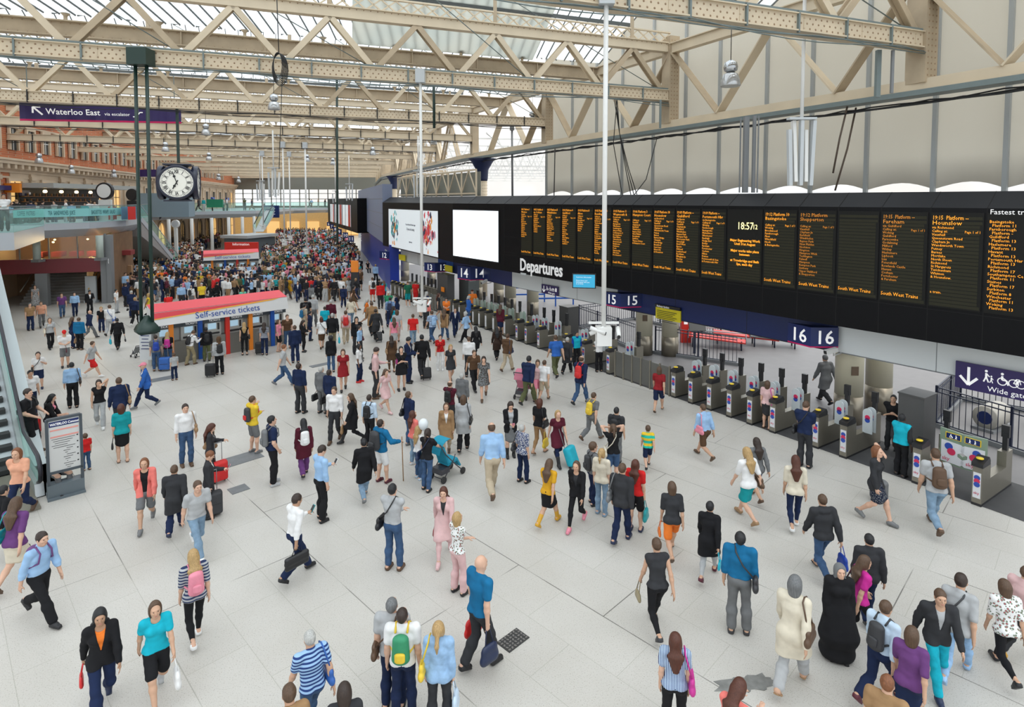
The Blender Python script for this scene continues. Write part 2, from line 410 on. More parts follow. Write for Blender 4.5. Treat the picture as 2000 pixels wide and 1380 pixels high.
class Skel:
	def __init__(s, pose, fem=False, child=False):
		P = POSES[pose]; s.P = P; s.fem = fem; s.child = child
		dz = P.get('dz', 0); lean = math.radians(P.get('lean', 0))
		s.sw = .165 if fem else .19; s.hw = .092 if fem else .085
		if child: s.sw *= .9
		s.pel = V(0, 0, .93 + dz)
		up = V(0, math.sin(lean), math.cos(lean)); s.up = up; s.fw = V(0, math.cos(lean), -math.sin(lean))
		s.chest = s.pel + up * .33; s.neck = s.pel + up * .53; s.headc = s.neck + up * .125 + s.fw * .015
		hp = math.radians(P.get('hp', 0)); s.hp = hp - lean * .6
		s.Rh = Matrix.Rotation(s.hp, 3, 'X') @ Matrix.Rotation(math.radians(P.get('hy', 0)), 3, 'Z')
		s.headc = s.headc + V(0, -math.sin(s.hp) * .045, (math.cos(s.hp) - 1) * .05)
		s.sh = {}; s.elb = {}; s.wr = {}; s.hip = {}; s.kn = {}; s.an = {}; s.hdir = {}
		for key, sg in (('L', -1), ('R', 1)):
			T = P[key]; sh = s.pel + up * .462 + V(sg * s.sw, 0, 0)
			t = V(sg * T[0] * (1 if T[0] < 0 or T[0] < .2 else s.sw / .19), T[1], T[2])
			if T[2] > .95 or T[1] > .3: pass
			t = t + V(0, math.sin(lean) * (t.z - .5) * .5, dz)
			e, w = ik(sh, t, .285, .255, V(sg * P.get('el', .06) * 4, -1, -.35))
			s.sh[key], s.elb[key], s.wr[key] = sh, e, w
			s.hdir[key] = (w - e).normalized()
			F = P['fl' if key == 'L' else 'fr']; hh = P.get('hl' if key == 'L' else 'hr', 0)
			hip = s.pel + V(sg * s.hw, 0, -.03)
			k, a = ik(hip, V(sg * F[0], F[1], .085 + hh), .42, .402, V(sg * .08, 1, 0))
			s.hip[key], s.kn[key], s.an[key] = hip, k, a
			s.__dict__['h' + key] = hh
	def box(s, m=.16):
		P = [s.pel, s.neck, s.headc + V(0, 0, .16), s.headc + V(0, -.14, 0), V(0, 0, 0)]
		for k in 'LR': P += [s.sh[k], s.elb[k], s.wr[k] + s.hdir[k] * .16, s.kn[k], s.an[k] + V(0, .2, -.08), s.an[k] + V(0, -.1, 0)]
		lo = [min(p[i] for p in P) - m for i in range(3)]; hi = [max(p[i] for p in P) + m for i in range(3)]
		lo[2] = -.03
		return lo, hi
def torso(F, s, off=0.0, k=.035):
	X = (1, 0, 0); fe = s.fem
	u, fw = s.up, s.fw
	F.cone(s.pel + u * -.02, s.pel + u * .10, .092 if fe else .088, .074 if fe else .086, k, X, 1.55, off)
	F.cone(s.pel + u * .10, s.pel + u * .34, .072 if fe else .087, .088 if fe else .102, k, X, 1.42 if fe else 1.5, off)
	F.cone(s.pel + u * .34, s.pel + u * .43, .088 if fe else .102, .065, k, X, 1.5, off)
	for sg in (-1, 1):
		F.cone(s.pel + u * .475 + V(sg * .045, 0, 0), s.pel + u * .46 + V(sg * (s.sw - .025), 0, 0), .045, .05, k, None, 1, off)
		F.ell(s.pel + V(sg * .07, -.042, -.03), (.078, .078, .09), None, k, off)
		if fe: F.ell(s.pel + u * .335 + fw * .065 + V(sg * .062, 0, 0), (.056, .05, .056), None, .04, off)
def arm(F, s, key, a=0.0, b=2.0, off=0.0, k=.03):
	sh, e, w = s.sh[key], s.elb[key], s.wr[key]; m = .85 if s.fem else 1.0
	if b <= 1: F.cone(sh, sh + (e - sh) * b, .052 * m + .003, (.054 - .010 * b) * m, k, None, 1, off); return
	F.cone(sh, e, .052 * m + .003, .041 * m, k, None, 1, off)
	q = b - 1
	mid = e + (w - e) * min(.3, q)
	F.cone(e, mid, .041 * m, .043 * m, k, None, 1, off)
	if q > .3: F.cone(mid, e + (w - e) * q, .043 * m, (.043 - .017 * q) * m, k, None, 1, off)
def leg(F, s, key, b=2.0, off=0.0, k=.035, loose=0.0):
	h, kn, an = s.hip[key], s.kn[key], s.an[key]; m = .97 if s.fem else 1
	if b <= 1: F.cone(h, h + (kn - h) * b, .088 * m, (.088 - .03 * b) * m + loose, k, None, 1, off); return
	F.cone(h, kn, .088 * m, .056 * m, k, None, 1, off)
	q = b - 1; c = kn + (an - kn) * min(q, .32) + V(0, -.012, 0)
	F.cone(kn, c, .055 * m, .056 * m + loose * .5, k, None, 1, off)
	if q > .32: F.cone(c, kn + (an - kn) * q, .056 * m + loose * .5, .036 * m + loose, k, None, 1, off)
def foot_frame(s, key):
	an = s.an[key]; hh = s.__dict__['h' + key]
	p = math.atan2(max(hh, 0), .17); d = V(0, math.cos(p), -math.sin(p)); return an, d, V(0, math.sin(p), math.cos(p))
def hand(F, s, key, grip):
	w, d = s.wr[key], s.hdir[key]; sg = -1 if key == 'L' else 1
	n = V(-sg, 0, 0) if abs(d.z) > .5 else V(0, 0, -1)         # palm side
	n = (n - d * n.dot(d)).normalized(); a = d.cross(n).normalized()
	if a.y < 0 and abs(d.z) > .5: a = -a                        # thumb side
	if abs(d.z) <= .5: a = V(-sg, 0, 0); a = (a - d * a.dot(d)).normalized()
	F.cone(w - d * .03, w + d * .02, .026, .026, .015)
	F.cone(w + d * .02, w + d * .075, .019, .021, .012, tuple(a), 1.75)
	L = (.072, .08, .075, .058)
	for i in range(4):
		o = w + d * .082 + a * (.028 - .0185 * i); c = .95 if grip else .32
		p = o; dr = d.copy()
		for j, fr in enumerate((.42, .32, .26)):
			dr = (dr * math.cos(c * (.5 if j == 0 else .9)) + n * math.sin(c * (.5 if j == 0 else .9))).normalized()
			q = p + dr * L[i] * fr
			F.cone(p, q, .0088 - j * .0008, .0082 - j * .0008, .004); p = q
	o = w + d * .025 + a * .028; q = o + (d * .6 + a * .6 + n * .45).normalized() * .045
	F.cone(o, q, .0125, .0105, .008); F.cone(q, q + (d * .85 + n * (.75 if grip else .3)).normalized() * .034, .0102, .0082, .004)
def body_mesh(s, h, grip=(0, 0), fine=True):
	F = Field(*s.box(), h)
	torso(F, s)
	for key in 'LR':
		arm(F, s, key); leg(F, s, key)
		an, d, u = foot_frame(s, key)
		F.cone(an, an - u * .02 - d * .035, .036, .038, .02)
		F.cone(an - u * .035 - d * .03, an - u * .052 + d * .13, .033, .024, .02, (1, 0, 0), 1.35)
		if fine: hand(F, s, key, grip[0 if key == 'L' else 1])
		else:
			F.cone(s.wr[key], s.wr[key] + s.hdir[key] * .13, .03, .022, .02)
	F.cone(s.neck - s.up * .06, s.headc - s.Rh @ V(0, .01, .05), .056 if s.fem else .062, .052 if s.fem else .057, .04)
	R = s.Rh; c = s.headc; hs = 1.22 if s.child else 1.0
	def H(x, y, z): return c + R @ V(x, y, z) * hs
	Rt = [[R[i][j] for j in range(3)] for i in range(3)]
	F.ell(H(0, -.008, .022), (.076 * hs, .095 * hs, .098 * hs), Rt, .02)
	F.ell(H(0, .018, -.045), (.056 * hs, .066 * hs, .066 * hs), Rt, .04)
	F.cone(H(-.02, .062, -.088), H(.02, .062, -.088), .02, .02, .02)
	if fine:
		F.cone(H(0, .09, .018), H(0, .112, -.018), .008, .0125, .014)
		for sg in (-1, 1):
			F.ell(H(sg * .076, -.004, -.008), (.011, .021, .032), Rt, .008)
			F.cone(H(sg * .012, .086, .036), H(sg * .045, .076, .036), .012, .010, .012)
			F.cone(H(sg * .04, .062, -.022), H(sg * .035, .066, -.02), .02, .02, .02)
		F.cone(H(-.018, .083, -.052), H(.018, .083, -.052), .0085, .0085, .006)
		F.cone(H(-.015, .082, -.062), H(.015, .082, -.062), .0085, .0085, .006)
	return F.mesh()
def top_mesh(s, h, style, seed=0):
	F = Field(*s.box(), h)
	spec = {'under': (.008, -1, -.02), 'tee': (.019, .62, -.03), 'shirt': (.015, 1.97, .03), 'rolled': (.015, 1.25, .02), 'jacket': (.021, 1.98, -.12), 'hoodie': (.025, 1.97, -.06), 'tank': (.017, .0, -.01),
			'coat': (.024, 1.98, -.36), 'dress': (.016, .5, -.3), 'blouse': (.021, .9, -.07), 'cardigan': (.022, 1.95, -.16), 'vest': (.03, .0, -.02), 'robe': (.04, 1.98, -.8), 'longdress': (.016, .3, -.6)}
	off, sl, hem = spec[style]
	torso(F, s, off)
	long = style in ('coat', 'dress', 'robe', 'longdress')
	if sl > 0:
		for key in 'LR': arm(F, s, key, 0, sl, off * .9 if sl > 1 else off)
	elif sl == 0:
		for sg, key in ((-1, 'L'), (1, 'R')): F.cone(s.sh[key] - V(sg * .02, 0, 0), s.sh[key] - V(sg * .03, 0, .05), .05, .05, .03, None, 1, off)
	F.cone(s.neck - s.up * .07, s.neck - s.up * .015, .075, .06, .03, None, 1, off * .6)
	if style in ('shirt', 'rolled', 'jacket', 'coat', 'cardigan'):
		F.cone(s.neck - s.up * .03 + s.fw * .0, s.neck + s.up * .012, .068, .058, .01, None, 1, off * .3)
	if style == 'hoodie': F.cone(s.neck - s.fw * .07 - s.up * .05 + V(-.06, 0, 0), s.neck - s.fw * .07 - s.up * .05 + V(.06, 0, 0), .05, .05, .03)
	for key in 'LR': F.cone(s.hip[key], s.hip[key] + (s.kn[key] - s.hip[key]) * .25, .088, .078, .03, None, 1, off)
	if long:
		b = {'coat': .85, 'dress': .78, 'robe': 1.0, 'longdress': 1.0}[style]; fl = {'coat': .03, 'dress': .05, 'robe': .10, 'longdress': .06}[style]
		ks = []
		for key in 'LR':
			q = s.hip[key] + (s.kn[key] - s.hip[key]) * b; ks.append(q)
			F.cone(s.hip[key], q, .085, .075 + fl, .06, None, 1, off)
		F.cone(s.pel, (ks[0] + ks[1]) / 2, .095, .095 + fl, .06, (1, 0, 0), 1.3, off)
		if style in ('robe', 'longdress'):
			for key in 'LR': F.cone(s.kn[key], s.kn[key] + (s.an[key] - s.kn[key]) * .8, .10 + fl * .4, .10 + fl * .6, .08)
			F.cone((s.kn['L'] + s.kn['R']) / 2, (s.an['L'] + s.an['R']) / 2 + V(0, 0, .08), .12, .13 + fl, .08, (1, 0, 0), 1.2)
	F.folds(.0035 if not long else .002, seed)
	hz = s.pel.z + hem
	if style == 'robe': hz = .03
	if style == 'longdress': hz = .22
	F.clip((0, 0, hz), (0, 0, -1))
	F.clip(tuple(s.neck + s.up * .04), tuple(s.up + s.fw * .3))
	if style in ('tee', 'under', 'tank', 'dress', 'longdress', 'blouse', 'vest'):
		G = Field(*s.box(), h); G.cone(s.neck - s.up * .03 + s.fw * .05, s.neck + s.up * .12, .055, .085, 0, (1, 0, 0), 1.25); F.cut(G.F)
	if style in ('jacket', 'coat', 'cardigan'):    # open at the front in a V
		X, Y, Z = F.pts((slice(None),) * 3)
		zb = s.pel.z + (.12 if style != 'cardigan' else -.4); zt = s.neck.z
		wv = np.clip((Z - zb) / (zt - zb), 0, 1) * (.075 if style != 'cardigan' else .09)
		F.F = np.maximum(F.F, np.minimum(wv - np.abs(X), (Y - (s.pel.y + .03 + (Z - s.pel.z) * s.up.y))))
	return F.mesh()
def bottom_mesh(s, h, style, seed=0):
	F = Field(*s.box(), h)
	off = {'trousers': .010, 'jeans': .008, 'leggings': .004, 'shorts': .010, 'skirt': .006}[style]
	lo = {'trousers': .03, 'jeans': .018, 'leggings': .0, 'shorts': .02, 'skirt': 0}[style]
	X = (1, 0, 0); u = s.up; po = min(off, .006); fo = off; off = po
	F.cone(s.pel + u * -.02, s.pel + u * .08, .092 if s.fem else .088, .076 if s.fem else .086, .035, X, 1.55, off)
	for sg in (-1, 1): F.ell(s.pel + V(sg * .07, -.042, -.03), (.078, .078, .09), None, .05, off)
	off = fo; b = {'shorts': .82, 'skirt': .8}.get(style, 1.9)
	for key in 'LR': leg(F, s, key, b, off, .035, lo)
	if style == 'skirt':
		ks = [s.hip[k] + (s.kn[k] - s.hip[k]) * .8 for k in 'LR']
		F.cone(s.pel - u * .05, (ks[0] + ks[1]) / 2, .085, .11, .05, X, 1.3, off)
	F.folds(.004 if style != 'leggings' else .001, seed + 2)
	F.clip(tuple(s.pel + u * .06), tuple(u))
	return F.mesh()
def hair_mesh(s, h, style):
	F = Field(*s.box(.2), h); R = s.Rh; c = s.headc; hs = 1.22 if s.child else 1.0
	def H(x, y, z): return c + R @ V(x, y, z) * hs
	Rt = [[R[i][j] for j in range(3)] for i in range(3)]
	o = .008 if style in ('short', 'balding') else .015
	F.ell(H(0, -.012, .026), (.076 * hs + o, .095 * hs + o, .098 * hs + o), Rt, .01)
	fn = R @ V(0, 1, -.55); F.clip(tuple(H(0, .062, .05)), tuple(fn))           # face opening
	if style == 'balding': F.clip(tuple(H(0, .0, .065)), tuple(R @ V(0, .35, 1)))
	low = R @ V(0, .25, -1); F.clip(tuple(H(0, 0, -.055)), tuple(low))
	if style in ('long', 'pony', 'bun', 'bob', 'curly'):
		for sg in (-1, 1): F.ell(H(sg * .06, -.02, -.03), (.035, .06, .075), Rt, .02)
	if style == 'long':
		b0 = H(0, -.07, -.02); b1 = s.neck - s.fw * .115 - s.up * .06; b2 = s.pel + s.up * .26 - s.fw * .145
		F.cone(b0, b1, .062, .055, .03, (1, 0, 0), 1.45); F.cone(b1, b2, .055, .02, .03, (1, 0, 0), 2.3)
	if style == 'pony':
		p = H(0, -.115, .03); F.cone(H(0, -.09, .04), p, .03, .026, .02); F.cone(p, p + V(0, -.045, -.13), .03, .032, .02); F.cone(p + V(0, -.045, -.13), p + V(0, -.035, -.24), .032, .012, .02)
	if style == 'bun': F.ell(H(0, -.115, .035), (.045, .04, .045), None, .015)
	if style == 'bob': F.cone(H(0, -.05, 0), H(0, -.045, -.11), .075, .07, .03, (1, 0, 0), 1.15); F.clip(tuple(H(0, .028, 0)), tuple(R @ V(0, 1, -.2)))
	if style == 'curly': F.ell(H(0, -.03, .03), (.115, .12, .125), None, .02); F.clip(tuple(H(0, .055, .05)), tuple(fn)); F.clip(tuple(H(0, .03, 0)), tuple(R @ V(0, 1, -.15))); F.folds(.008, 3, 2.2)
	if style == 'scarf':
		F = Field(*s.box(.2), h); F.ell(H(0, -.012, .01), (.1, .115, .125), None, .02); F.cone(H(0, -.02, -.08), s.neck - s.up * .07, .085, .15, .05); F.clip(tuple(H(0, .055, .02)), tuple(R @ V(0, 1, -.2)))
	if style == 'cap':
		F = Field(*s.box(.2), h); F.ell(H(0, -.01, .03), (.088, .108, .105), Rt, .01); F.clip(tuple(H(0, 0, .028)), tuple(R @ V(0, 0, -1)))
		F.cone(H(-.02, .085, .035), H(.02, .085, .035), .012, .012, .01); F.cone(H(0, .08, .036), H(0, .15, .03), .012, .009, .01, tuple(R @ V(1, 0, 0)), 5.0)
	if style == 'short': F.folds(.0025, 1, 3)
	return F.mesh()
def shoe_mesh(s, h, key, style):
	an, d, u = foot_frame(s, key)
	F = Field((an.x - .12, an.y - .2, -.02), (an.x + .12, an.y + .3, an.z + .32), h)
	if style == 'sandal':
		F.cone(an - u * .068 - d * .05, an - u * .072 + d * .15, .012, .012, .004, (1, 0, 0), 3.6)
		F.cone(an - u * .055 + d * .07 - V(.045, 0, 0), an - u * .055 + d * .07 + V(.045, 0, 0), .014, .014, .01)
		F.cone(an - u * .03 + d * .06, an - u * .02 + d * .02, .016, .012, .01, (1, 0, 0), 2.2)
	else:
		F.cone(an - u * .042 - d * .035, an - u * .05 + d * .135, .043, .033, .02, (1, 0, 0), 1.2)
		F.cone(an - u * .015, an - u * .035 + d * .05, .048, .044, .03)
		F.cone(an - u * .072 - d * .05, an - u * .074 + d * .155, .012, .011, .01, (1, 0, 0), 3.8)
		if style == 'boot': F.cone(an, an + (s.kn[key] - an).normalized() * .2, .05, .058, .02)
	F.clip(tuple(an - u * .084), tuple(-u))
	return F.mesh()

M_SKIN = tinted('skin', .6, 'skin'); M_HAIR = tinted('hair', .55, 'hair'); M_CLOTH = tinted('cloth', .9, 'plain'); M_DENIM = tinted('denim', .9, 'denim')
M_SHOE = tinted('shoe_leather', .5, 'plain')
PATS = {'': M_CLOTH, 'denim': M_DENIM, 'stripe_v': tinted('striped_cloth', .9, 'stripe_v'), 'stripe_h': tinted('hooped_cloth', .9, 'stripe_h'),
		'band': tinted('banded_cloth', .9, 'band'), 'floral': tinted('floral_cloth', .9, 'floral'), 'speckle': tinted('speckled_cloth', .9, 'speckle')}
M_EYE = mat('eye_dark', (.03, .02, .02), .3); M_LIP = mat('lips', (.45, .18, .15), .6)
SK = {}; GM = {}
def skel(pose, fem, child):
	k = (pose, fem, child)
	if k not in SK: SK[k] = Skel(*k)
	return SK[k]
def gm(what, s, sk, h, style=None, m=None, key=None):
	k = (what, sk, round(h, 4), style, m.name if m else '', key)
	if k in GM: return GM[k]
	if what == 'body': me = npmesh('body', body_mesh(s, h, style, h < .013), M_SKIN)
	elif what == 'top': me = npmesh(style, top_mesh(s, h, style), m)
	elif what == 'bottom': me = npmesh(style, bottom_mesh(s, h, style), m)
	elif what == 'hair': me = npmesh('hair', hair_mesh(s, max(h, .01), style), M_CLOTH if style in ('cap', 'scarf') else M_HAIR)
	elif what == 'shoe': me = npmesh('shoe', shoe_mesh(s, max(h * .8, .008), key, style), M_SHOE)
	elif what == 'eye':
		mb = MB(); hs = 1.22 if s.child else 1
		sg = -1 if key == 'L' else 1
		mb.lathe([(0.0, -.009), (.006, -.006), (.0085, 0), (.006, .006), (0.0, .009)], s.headc + s.Rh @ V(sg * .031, .082, .012) * hs, 8)
		me = bpy.data.meshes.new('eye'); me.from_pydata([tuple(v) for v in mb.v], [], mb.f); me.materials.append(M_EYE)
	elif what == 'mouth':
		mb = MB(); hs = 1.22 if s.child else 1; P = lambda x: s.headc + s.Rh @ V(x, .0915 - abs(x) * .12, -.057) * hs
		mb.tube([P(-.022), P(-.01), P(.01), P(.022)], [.003, .0065, .0065, .003], 6)
		me = bpy.data.meshes.new('mouth'); me.from_pydata([tuple(v) for v in mb.v], [], mb.f); me.materials.append(M_LIP)
	GM[k] = me
	return me
COLS = dict(black=(.012, .012, .014), charcoal=(.035, .036, .04), grey=(.16, .165, .17), lightgrey=(.42, .43, .44), white=(.78, .78, .78), cream=(.68, .62, .50), beige=(.48, .40, .29),
	tan=(.33, .20, .10), brown=(.10, .055, .03), darkbrown=(.035, .02, .014), navy=(.012, .022, .065), blue=(.03, .12, .42), royal=(.01, .05, .35), lightblue=(.32, .50, .74), paleblue=(.55, .68, .82), denim=(.05, .10, .20), paledenim=(.22, .33, .45),
	teal=(.01, .30, .33), turquoise=(.01, .42, .55), petrol=(.01, .14, .30), green=(.03, .25, .12), mint=(.15, .55, .40), olive=(.10, .11, .05), khaki=(.30, .25, .15), yellow=(.75, .52, .04), mustard=(.62, .33, .02), orange=(.80, .20, .03),
	coral=(.80, .20, .17), peach=(.75, .38, .25), red=(.60, .02, .02), darkred=(.25, .015, .02), maroon=(.09, .012, .025), pink=(.75, .25, .33), palepink=(.68, .45, .45), magenta=(.55, .03, .28), purple=(.14, .05, .18), lilac=(.50, .42, .60),
	blonde=(.48, .31, .13), ginger=(.22, .08, .03), silver=(.50, .50, .48), auburn=(.09, .025, .012))
SKINS = [(.62, .38, .27), (.55, .33, .22), (.42, .24, .15), (.20, .10, .06), (.08, .045, .03)]
def cc(c): return (*(COLS[c] if isinstance(c, str) else c), 1)
def person(loc, yaw, height, pose='stand', fem=False, child=False, hair='short', hc='darkbrown', top='tee', tc='white', tp='', bottom='trousers', bc='black', bp=None, shoe='shoe', sc='black', skin=0, h=.012, mirror=False, under=None, label=None, group=None, grip=(0, 0)):
	s = skel(pose, fem, child); sk = (pose, fem, child); sc_ = height / 1.75
	o = link('person', gm('body', s, sk, h, grip if h < .013 else (0, 0)))
	o.location = loc; o.rotation_euler = (0, 0, yaw); o.scale = (-sc_ if mirror else sc_, sc_, sc_)
	WM[o.name] = Matrix.Translation(Vector(loc)) @ Matrix.Rotation(yaw, 4, 'Z') @ Matrix.Diagonal((-sc_ if mirror else sc_, sc_, sc_, 1))
	o.color = (*SKINS[skin], 1); o['category'] = 'person'
	if label: o['label'] = label
	if group: o['group'] = group
	def part(nm, me, col):
		c = bpy.data.objects.new(nm, me); COL.objects.link(c); c.parent = o; c.color = cc(col); return c
	if hair != 'bald': part('cap' if hair == 'cap' else ('headscarf' if hair == 'scarf' else 'hair'), gm('hair', s, sk, h, hair), hc)
	if under: part('shirt', gm('top', s, sk, h, 'under', M_CLOTH), under)
	part({'tee': 't_shirt', 'rolled': 'shirt', 'tank': 'vest_top', 'longdress': 'dress', 'vest': 'vest'}.get(top, top), gm('top', s, sk, h, top, PATS[tp]), tc)
	if bottom and top not in ('robe', 'longdress'):
		part('trousers' if bottom == 'leggings' else bottom, gm('bottom', s, sk, h, bottom, PATS[bp] if bp else (M_DENIM if bottom == 'jeans' else M_CLOTH)), bc)
	for key in 'LR': part('shoe', gm('shoe', s, sk, h, shoe, None, key), sc)
	if h < .0125:
		for key in 'LR': part('eye', gm('eye', s, sk, h, None, None, key), 'black')
		if hair != 'scarf': part('mouth', gm('mouth', s, sk, h), 'black')
	o['_sk'] = 0; del o['_sk']
	return o, s, WM[o.name]
# ---------------------------------------------------------------- surfaces of the hall
M_STEEL = mat('cream_painted_steel', (.62, .52, .38), .6, noise=.16, nscale=1.2)
M_STEEL2 = mat('weathered_shaded_cream_steel', (.44, .35, .24), .65, noise=.3, nscale=1.3)  # dirty beams, with their shade side also painted into this darker colour
M_RIVET = mat('grimy_rivet', (.30, .20, .12), .6)
M_GREEN = mat('grey_green_conduit', (.16, .20, .20), .5, noise=.1)
M_DGREEN = mat('dark_green_paint', (.012, .035, .028), .45)
M_WHITE = mat('white_paint', (.72, .72, .70), .5)
M_BLACK = mat('black_cladding', (.005, .005, .006), .45, spec=.14)
M_BLACK2 = mat('dark_sloped_cladding', (.014, .015, .018), .5, spec=.25)
M_NAVY = mat('navy_panel', (.008, .022, .12), .35)
M_SIGN = mat('purple_navy_sign', (.035, .022, .12), .4)
M_STAIN = mat('brushed_stainless', (.27, .25, .205), .38, metal=.6, noise=.12, nscale=3)
M_DARK = mat('dark_plastic', (.02, .02, .022), .4)
M_GREY = mat('mid_grey_metal', (.20, .21, .22), .5)
M_LGREY = mat('light_grey_fascia', (.50, .53, .55), .4)
M_YEL = mat('yellow_notice', (.80, .68, .02), .5)
M_RED = mat('red_paint', (.62, .03, .02), .4)
M_ORANGE = mat('orange_paint', (.85, .25, .02), .45)
M_BLUE = mat('blue_paint', (.01, .09, .42), .45)
M_TXT = mat('white_lettering', (.85, .85, .85), .5, emit=(1, 1, 1), es=.25)
M_LED = mat('amber_led', (.9, .35, .02), .5, emit=(1, .36, .02), es=.55)
M_LED2 = mat('dim_amber_led', (.5, .2, .02), .5, emit=(1, .32, .02), es=.28)
M_LEDY = mat('yellow_led', (.9, .8, .3), .5, emit=(1, .9, .35), es=1.3)
M_GLASSB = glassmat('green_balustrade_glass', (.80, .95, .92), .93, gloss=.05)
M_CABLE = mat('black_cable', (.015, .015, .015), .6)
M_CHROME = mat('lamp_aluminium', (.50, .52, .54), .18, metal=.9)
M_SHADE = glassmat('lamp_prismatic_glass', (.45, .47, .48), .30, gloss=.35, rough=.12)

def floor_mat():
	m = bpy.data.materials.new('cream_terrazzo_tiles'); m.use_nodes = True; nt = m.node_tree; b = nt.nodes['Principled BSDF']; L = nt.links.new
	b.inputs['Roughness'].default_value = .38; b.inputs['Specular IOR Level'].default_value = .35
	tc = nt.nodes.new('ShaderNodeTexCoord'); mp = nt.nodes.new('ShaderNodeMapping'); mp.inputs['Rotation'].default_value = (0, 0, math.radians(45.1)); mp.inputs['Location'].default_value = (.35, .2, 0)
	L(tc.outputs['Object'], mp.inputs[0])
	br = nt.nodes.new('ShaderNodeTexBrick'); br.offset = .5; br.inputs['Scale'].default_value = 1; br.inputs['Brick Width'].default_value = 1.82; br.inputs['Row Height'].default_value = .91
	br.inputs['Mortar Size'].default_value = .006; br.inputs['Mortar Smooth'].default_value = .2
	br.inputs['Color1'].default_value = (.56, .54, .505, 1); br.inputs['Color2'].default_value = (.54, .52, .485, 1); br.inputs['Mortar'].default_value = (.44, .43, .385, 1)
	L(mp.outputs[0], br.inputs['Vector'])
	b2 = nt.nodes.new('ShaderNodeTexBrick'); b2.offset = .37; b2.inputs['Brick Width'].default_value = 5.46; b2.inputs['Row Height'].default_value = 2.73; b2.inputs['Scale'].default_value = 1
	b2.inputs['Mortar Size'].default_value = .009; b2.inputs['Mortar Smooth'].default_value = 0
	for i, v in (('Color1', 0), ('Color2', 0), ('Mortar', 1)): b2.inputs[i].default_value = (v, v, v, 1)
	L(mp.outputs[0], b2.inputs['Vector'])
	gate = nt.nodes.new('ShaderNodeTexNoise'); gate.inputs['Scale'].default_value = .55; L(tc.outputs['Object'], gate.inputs['Vector'])
	gr = nt.nodes.new('ShaderNodeValToRGB'); gr.color_ramp.elements[0].position = .44; gr.color_ramp.elements[1].position = .56; L(gate.outputs['Fac'], gr.inputs[0])
	mu = nt.nodes.new('ShaderNodeMath'); mu.operation = 'MULTIPLY'; L(b2.outputs['Color'], mu.inputs[0]); L(gr.outputs[0], mu.inputs[1])
	mu2 = nt.nodes.new('ShaderNodeMath'); mu2.operation = 'MULTIPLY'; mu2.inputs[1].default_value = .8; L(mu.outputs[0], mu2.inputs[0])
	m1 = nt.nodes.new('ShaderNodeMix'); m1.data_type = 'RGBA'; L(mu2.outputs[0], m1.inputs['Factor']); L(br.outputs['Color'], m1.inputs['A']); m1.inputs['B'].default_value = (.10, .095, .085, 1)
	vo = nt.nodes.new('ShaderNodeTexNoise'); vo.inputs['Scale'].default_value = 60; vo.inputs['Detail'].default_value = 3; L(tc.outputs['Object'], vo.inputs['Vector'])
	vr = nt.nodes.new('ShaderNodeValToRGB'); vr.color_ramp.elements[0].position = .30; vr.color_ramp.elements[0].color = (.55, .53, .48, 1); vr.color_ramp.elements[1].position = .42; L(vo.outputs['Fac'], vr.inputs[0])
	m2 = nt.nodes.new('ShaderNodeMix'); m2.data_type = 'RGBA'; m2.blend_type = 'MULTIPLY'; m2.inputs['Factor'].default_value = 1; L(m1.outputs['Result'], m2.inputs['A']); L(vr.outputs[0], m2.inputs['B'])
	n3 = nt.nodes.new('ShaderNodeTexNoise'); n3.inputs['Scale'].default_value = .5; n3.inputs['Detail'].default_value = 6; L(tc.outputs['Object'], n3.inputs['Vector'])
	r3 = nt.nodes.new('ShaderNodeValToRGB'); r3.color_ramp.elements[0].color = (.90, .89, .87, 1); r3.color_ramp.elements[0].position = .3; r3.color_ramp.elements[1].position = .65; L(n3.outputs['Fac'], r3.inputs[0])
	m3 = nt.nodes.new('ShaderNodeMix'); m3.data_type = 'RGBA'; m3.blend_type = 'MULTIPLY'; m3.inputs['Factor'].default_value = 1; L(m2.outputs['Result'], m3.inputs['A']); L(r3.outputs[0], m3.inputs['B'])
	L(m3.outputs['Result'], b.inputs['Base Color'])
	rr = nt.nodes.new('ShaderNodeMapRange'); rr.inputs['To Min'].default_value = .3; rr.inputs['To Max'].default_value = .5; L(n3.outputs['Fac'], rr.inputs['Value']); L(rr.outputs[0], b.inputs['Roughness'])
	return m
# ---- key lines on the ground
BA = atz(2000, 697, 3.4); BB = atz(885, 512, 3.4); BC = atz(748, 479, 3.4)
dB = (BA - BB).normalized(); BS = BA + dB * 7.0
BP = Plane(BS, BB)                     # front of the departures board
AP = Plane(BB, BC)                     # front of the advert screens
G0, G1, G2 = atz(2000, 1020), atz(1200, 735), atz(776, 581)
GS = G0 + (G0 - G1).normalized() * 4
GP = Plane(GS, G1); GQ = Plane(G1, G2)
WA = V(13.2, 15.3, 0); WB = V(-3.5, 46, 0); WC = V(-18, 83, 0); WD = V(-27, 118, 0)
dW = (WA - WB).normalized(); WS = WA + dW * 9
WP = Plane(WS, WB); WQ = Plane(WB, WC); WR = Plane(WC, WD)

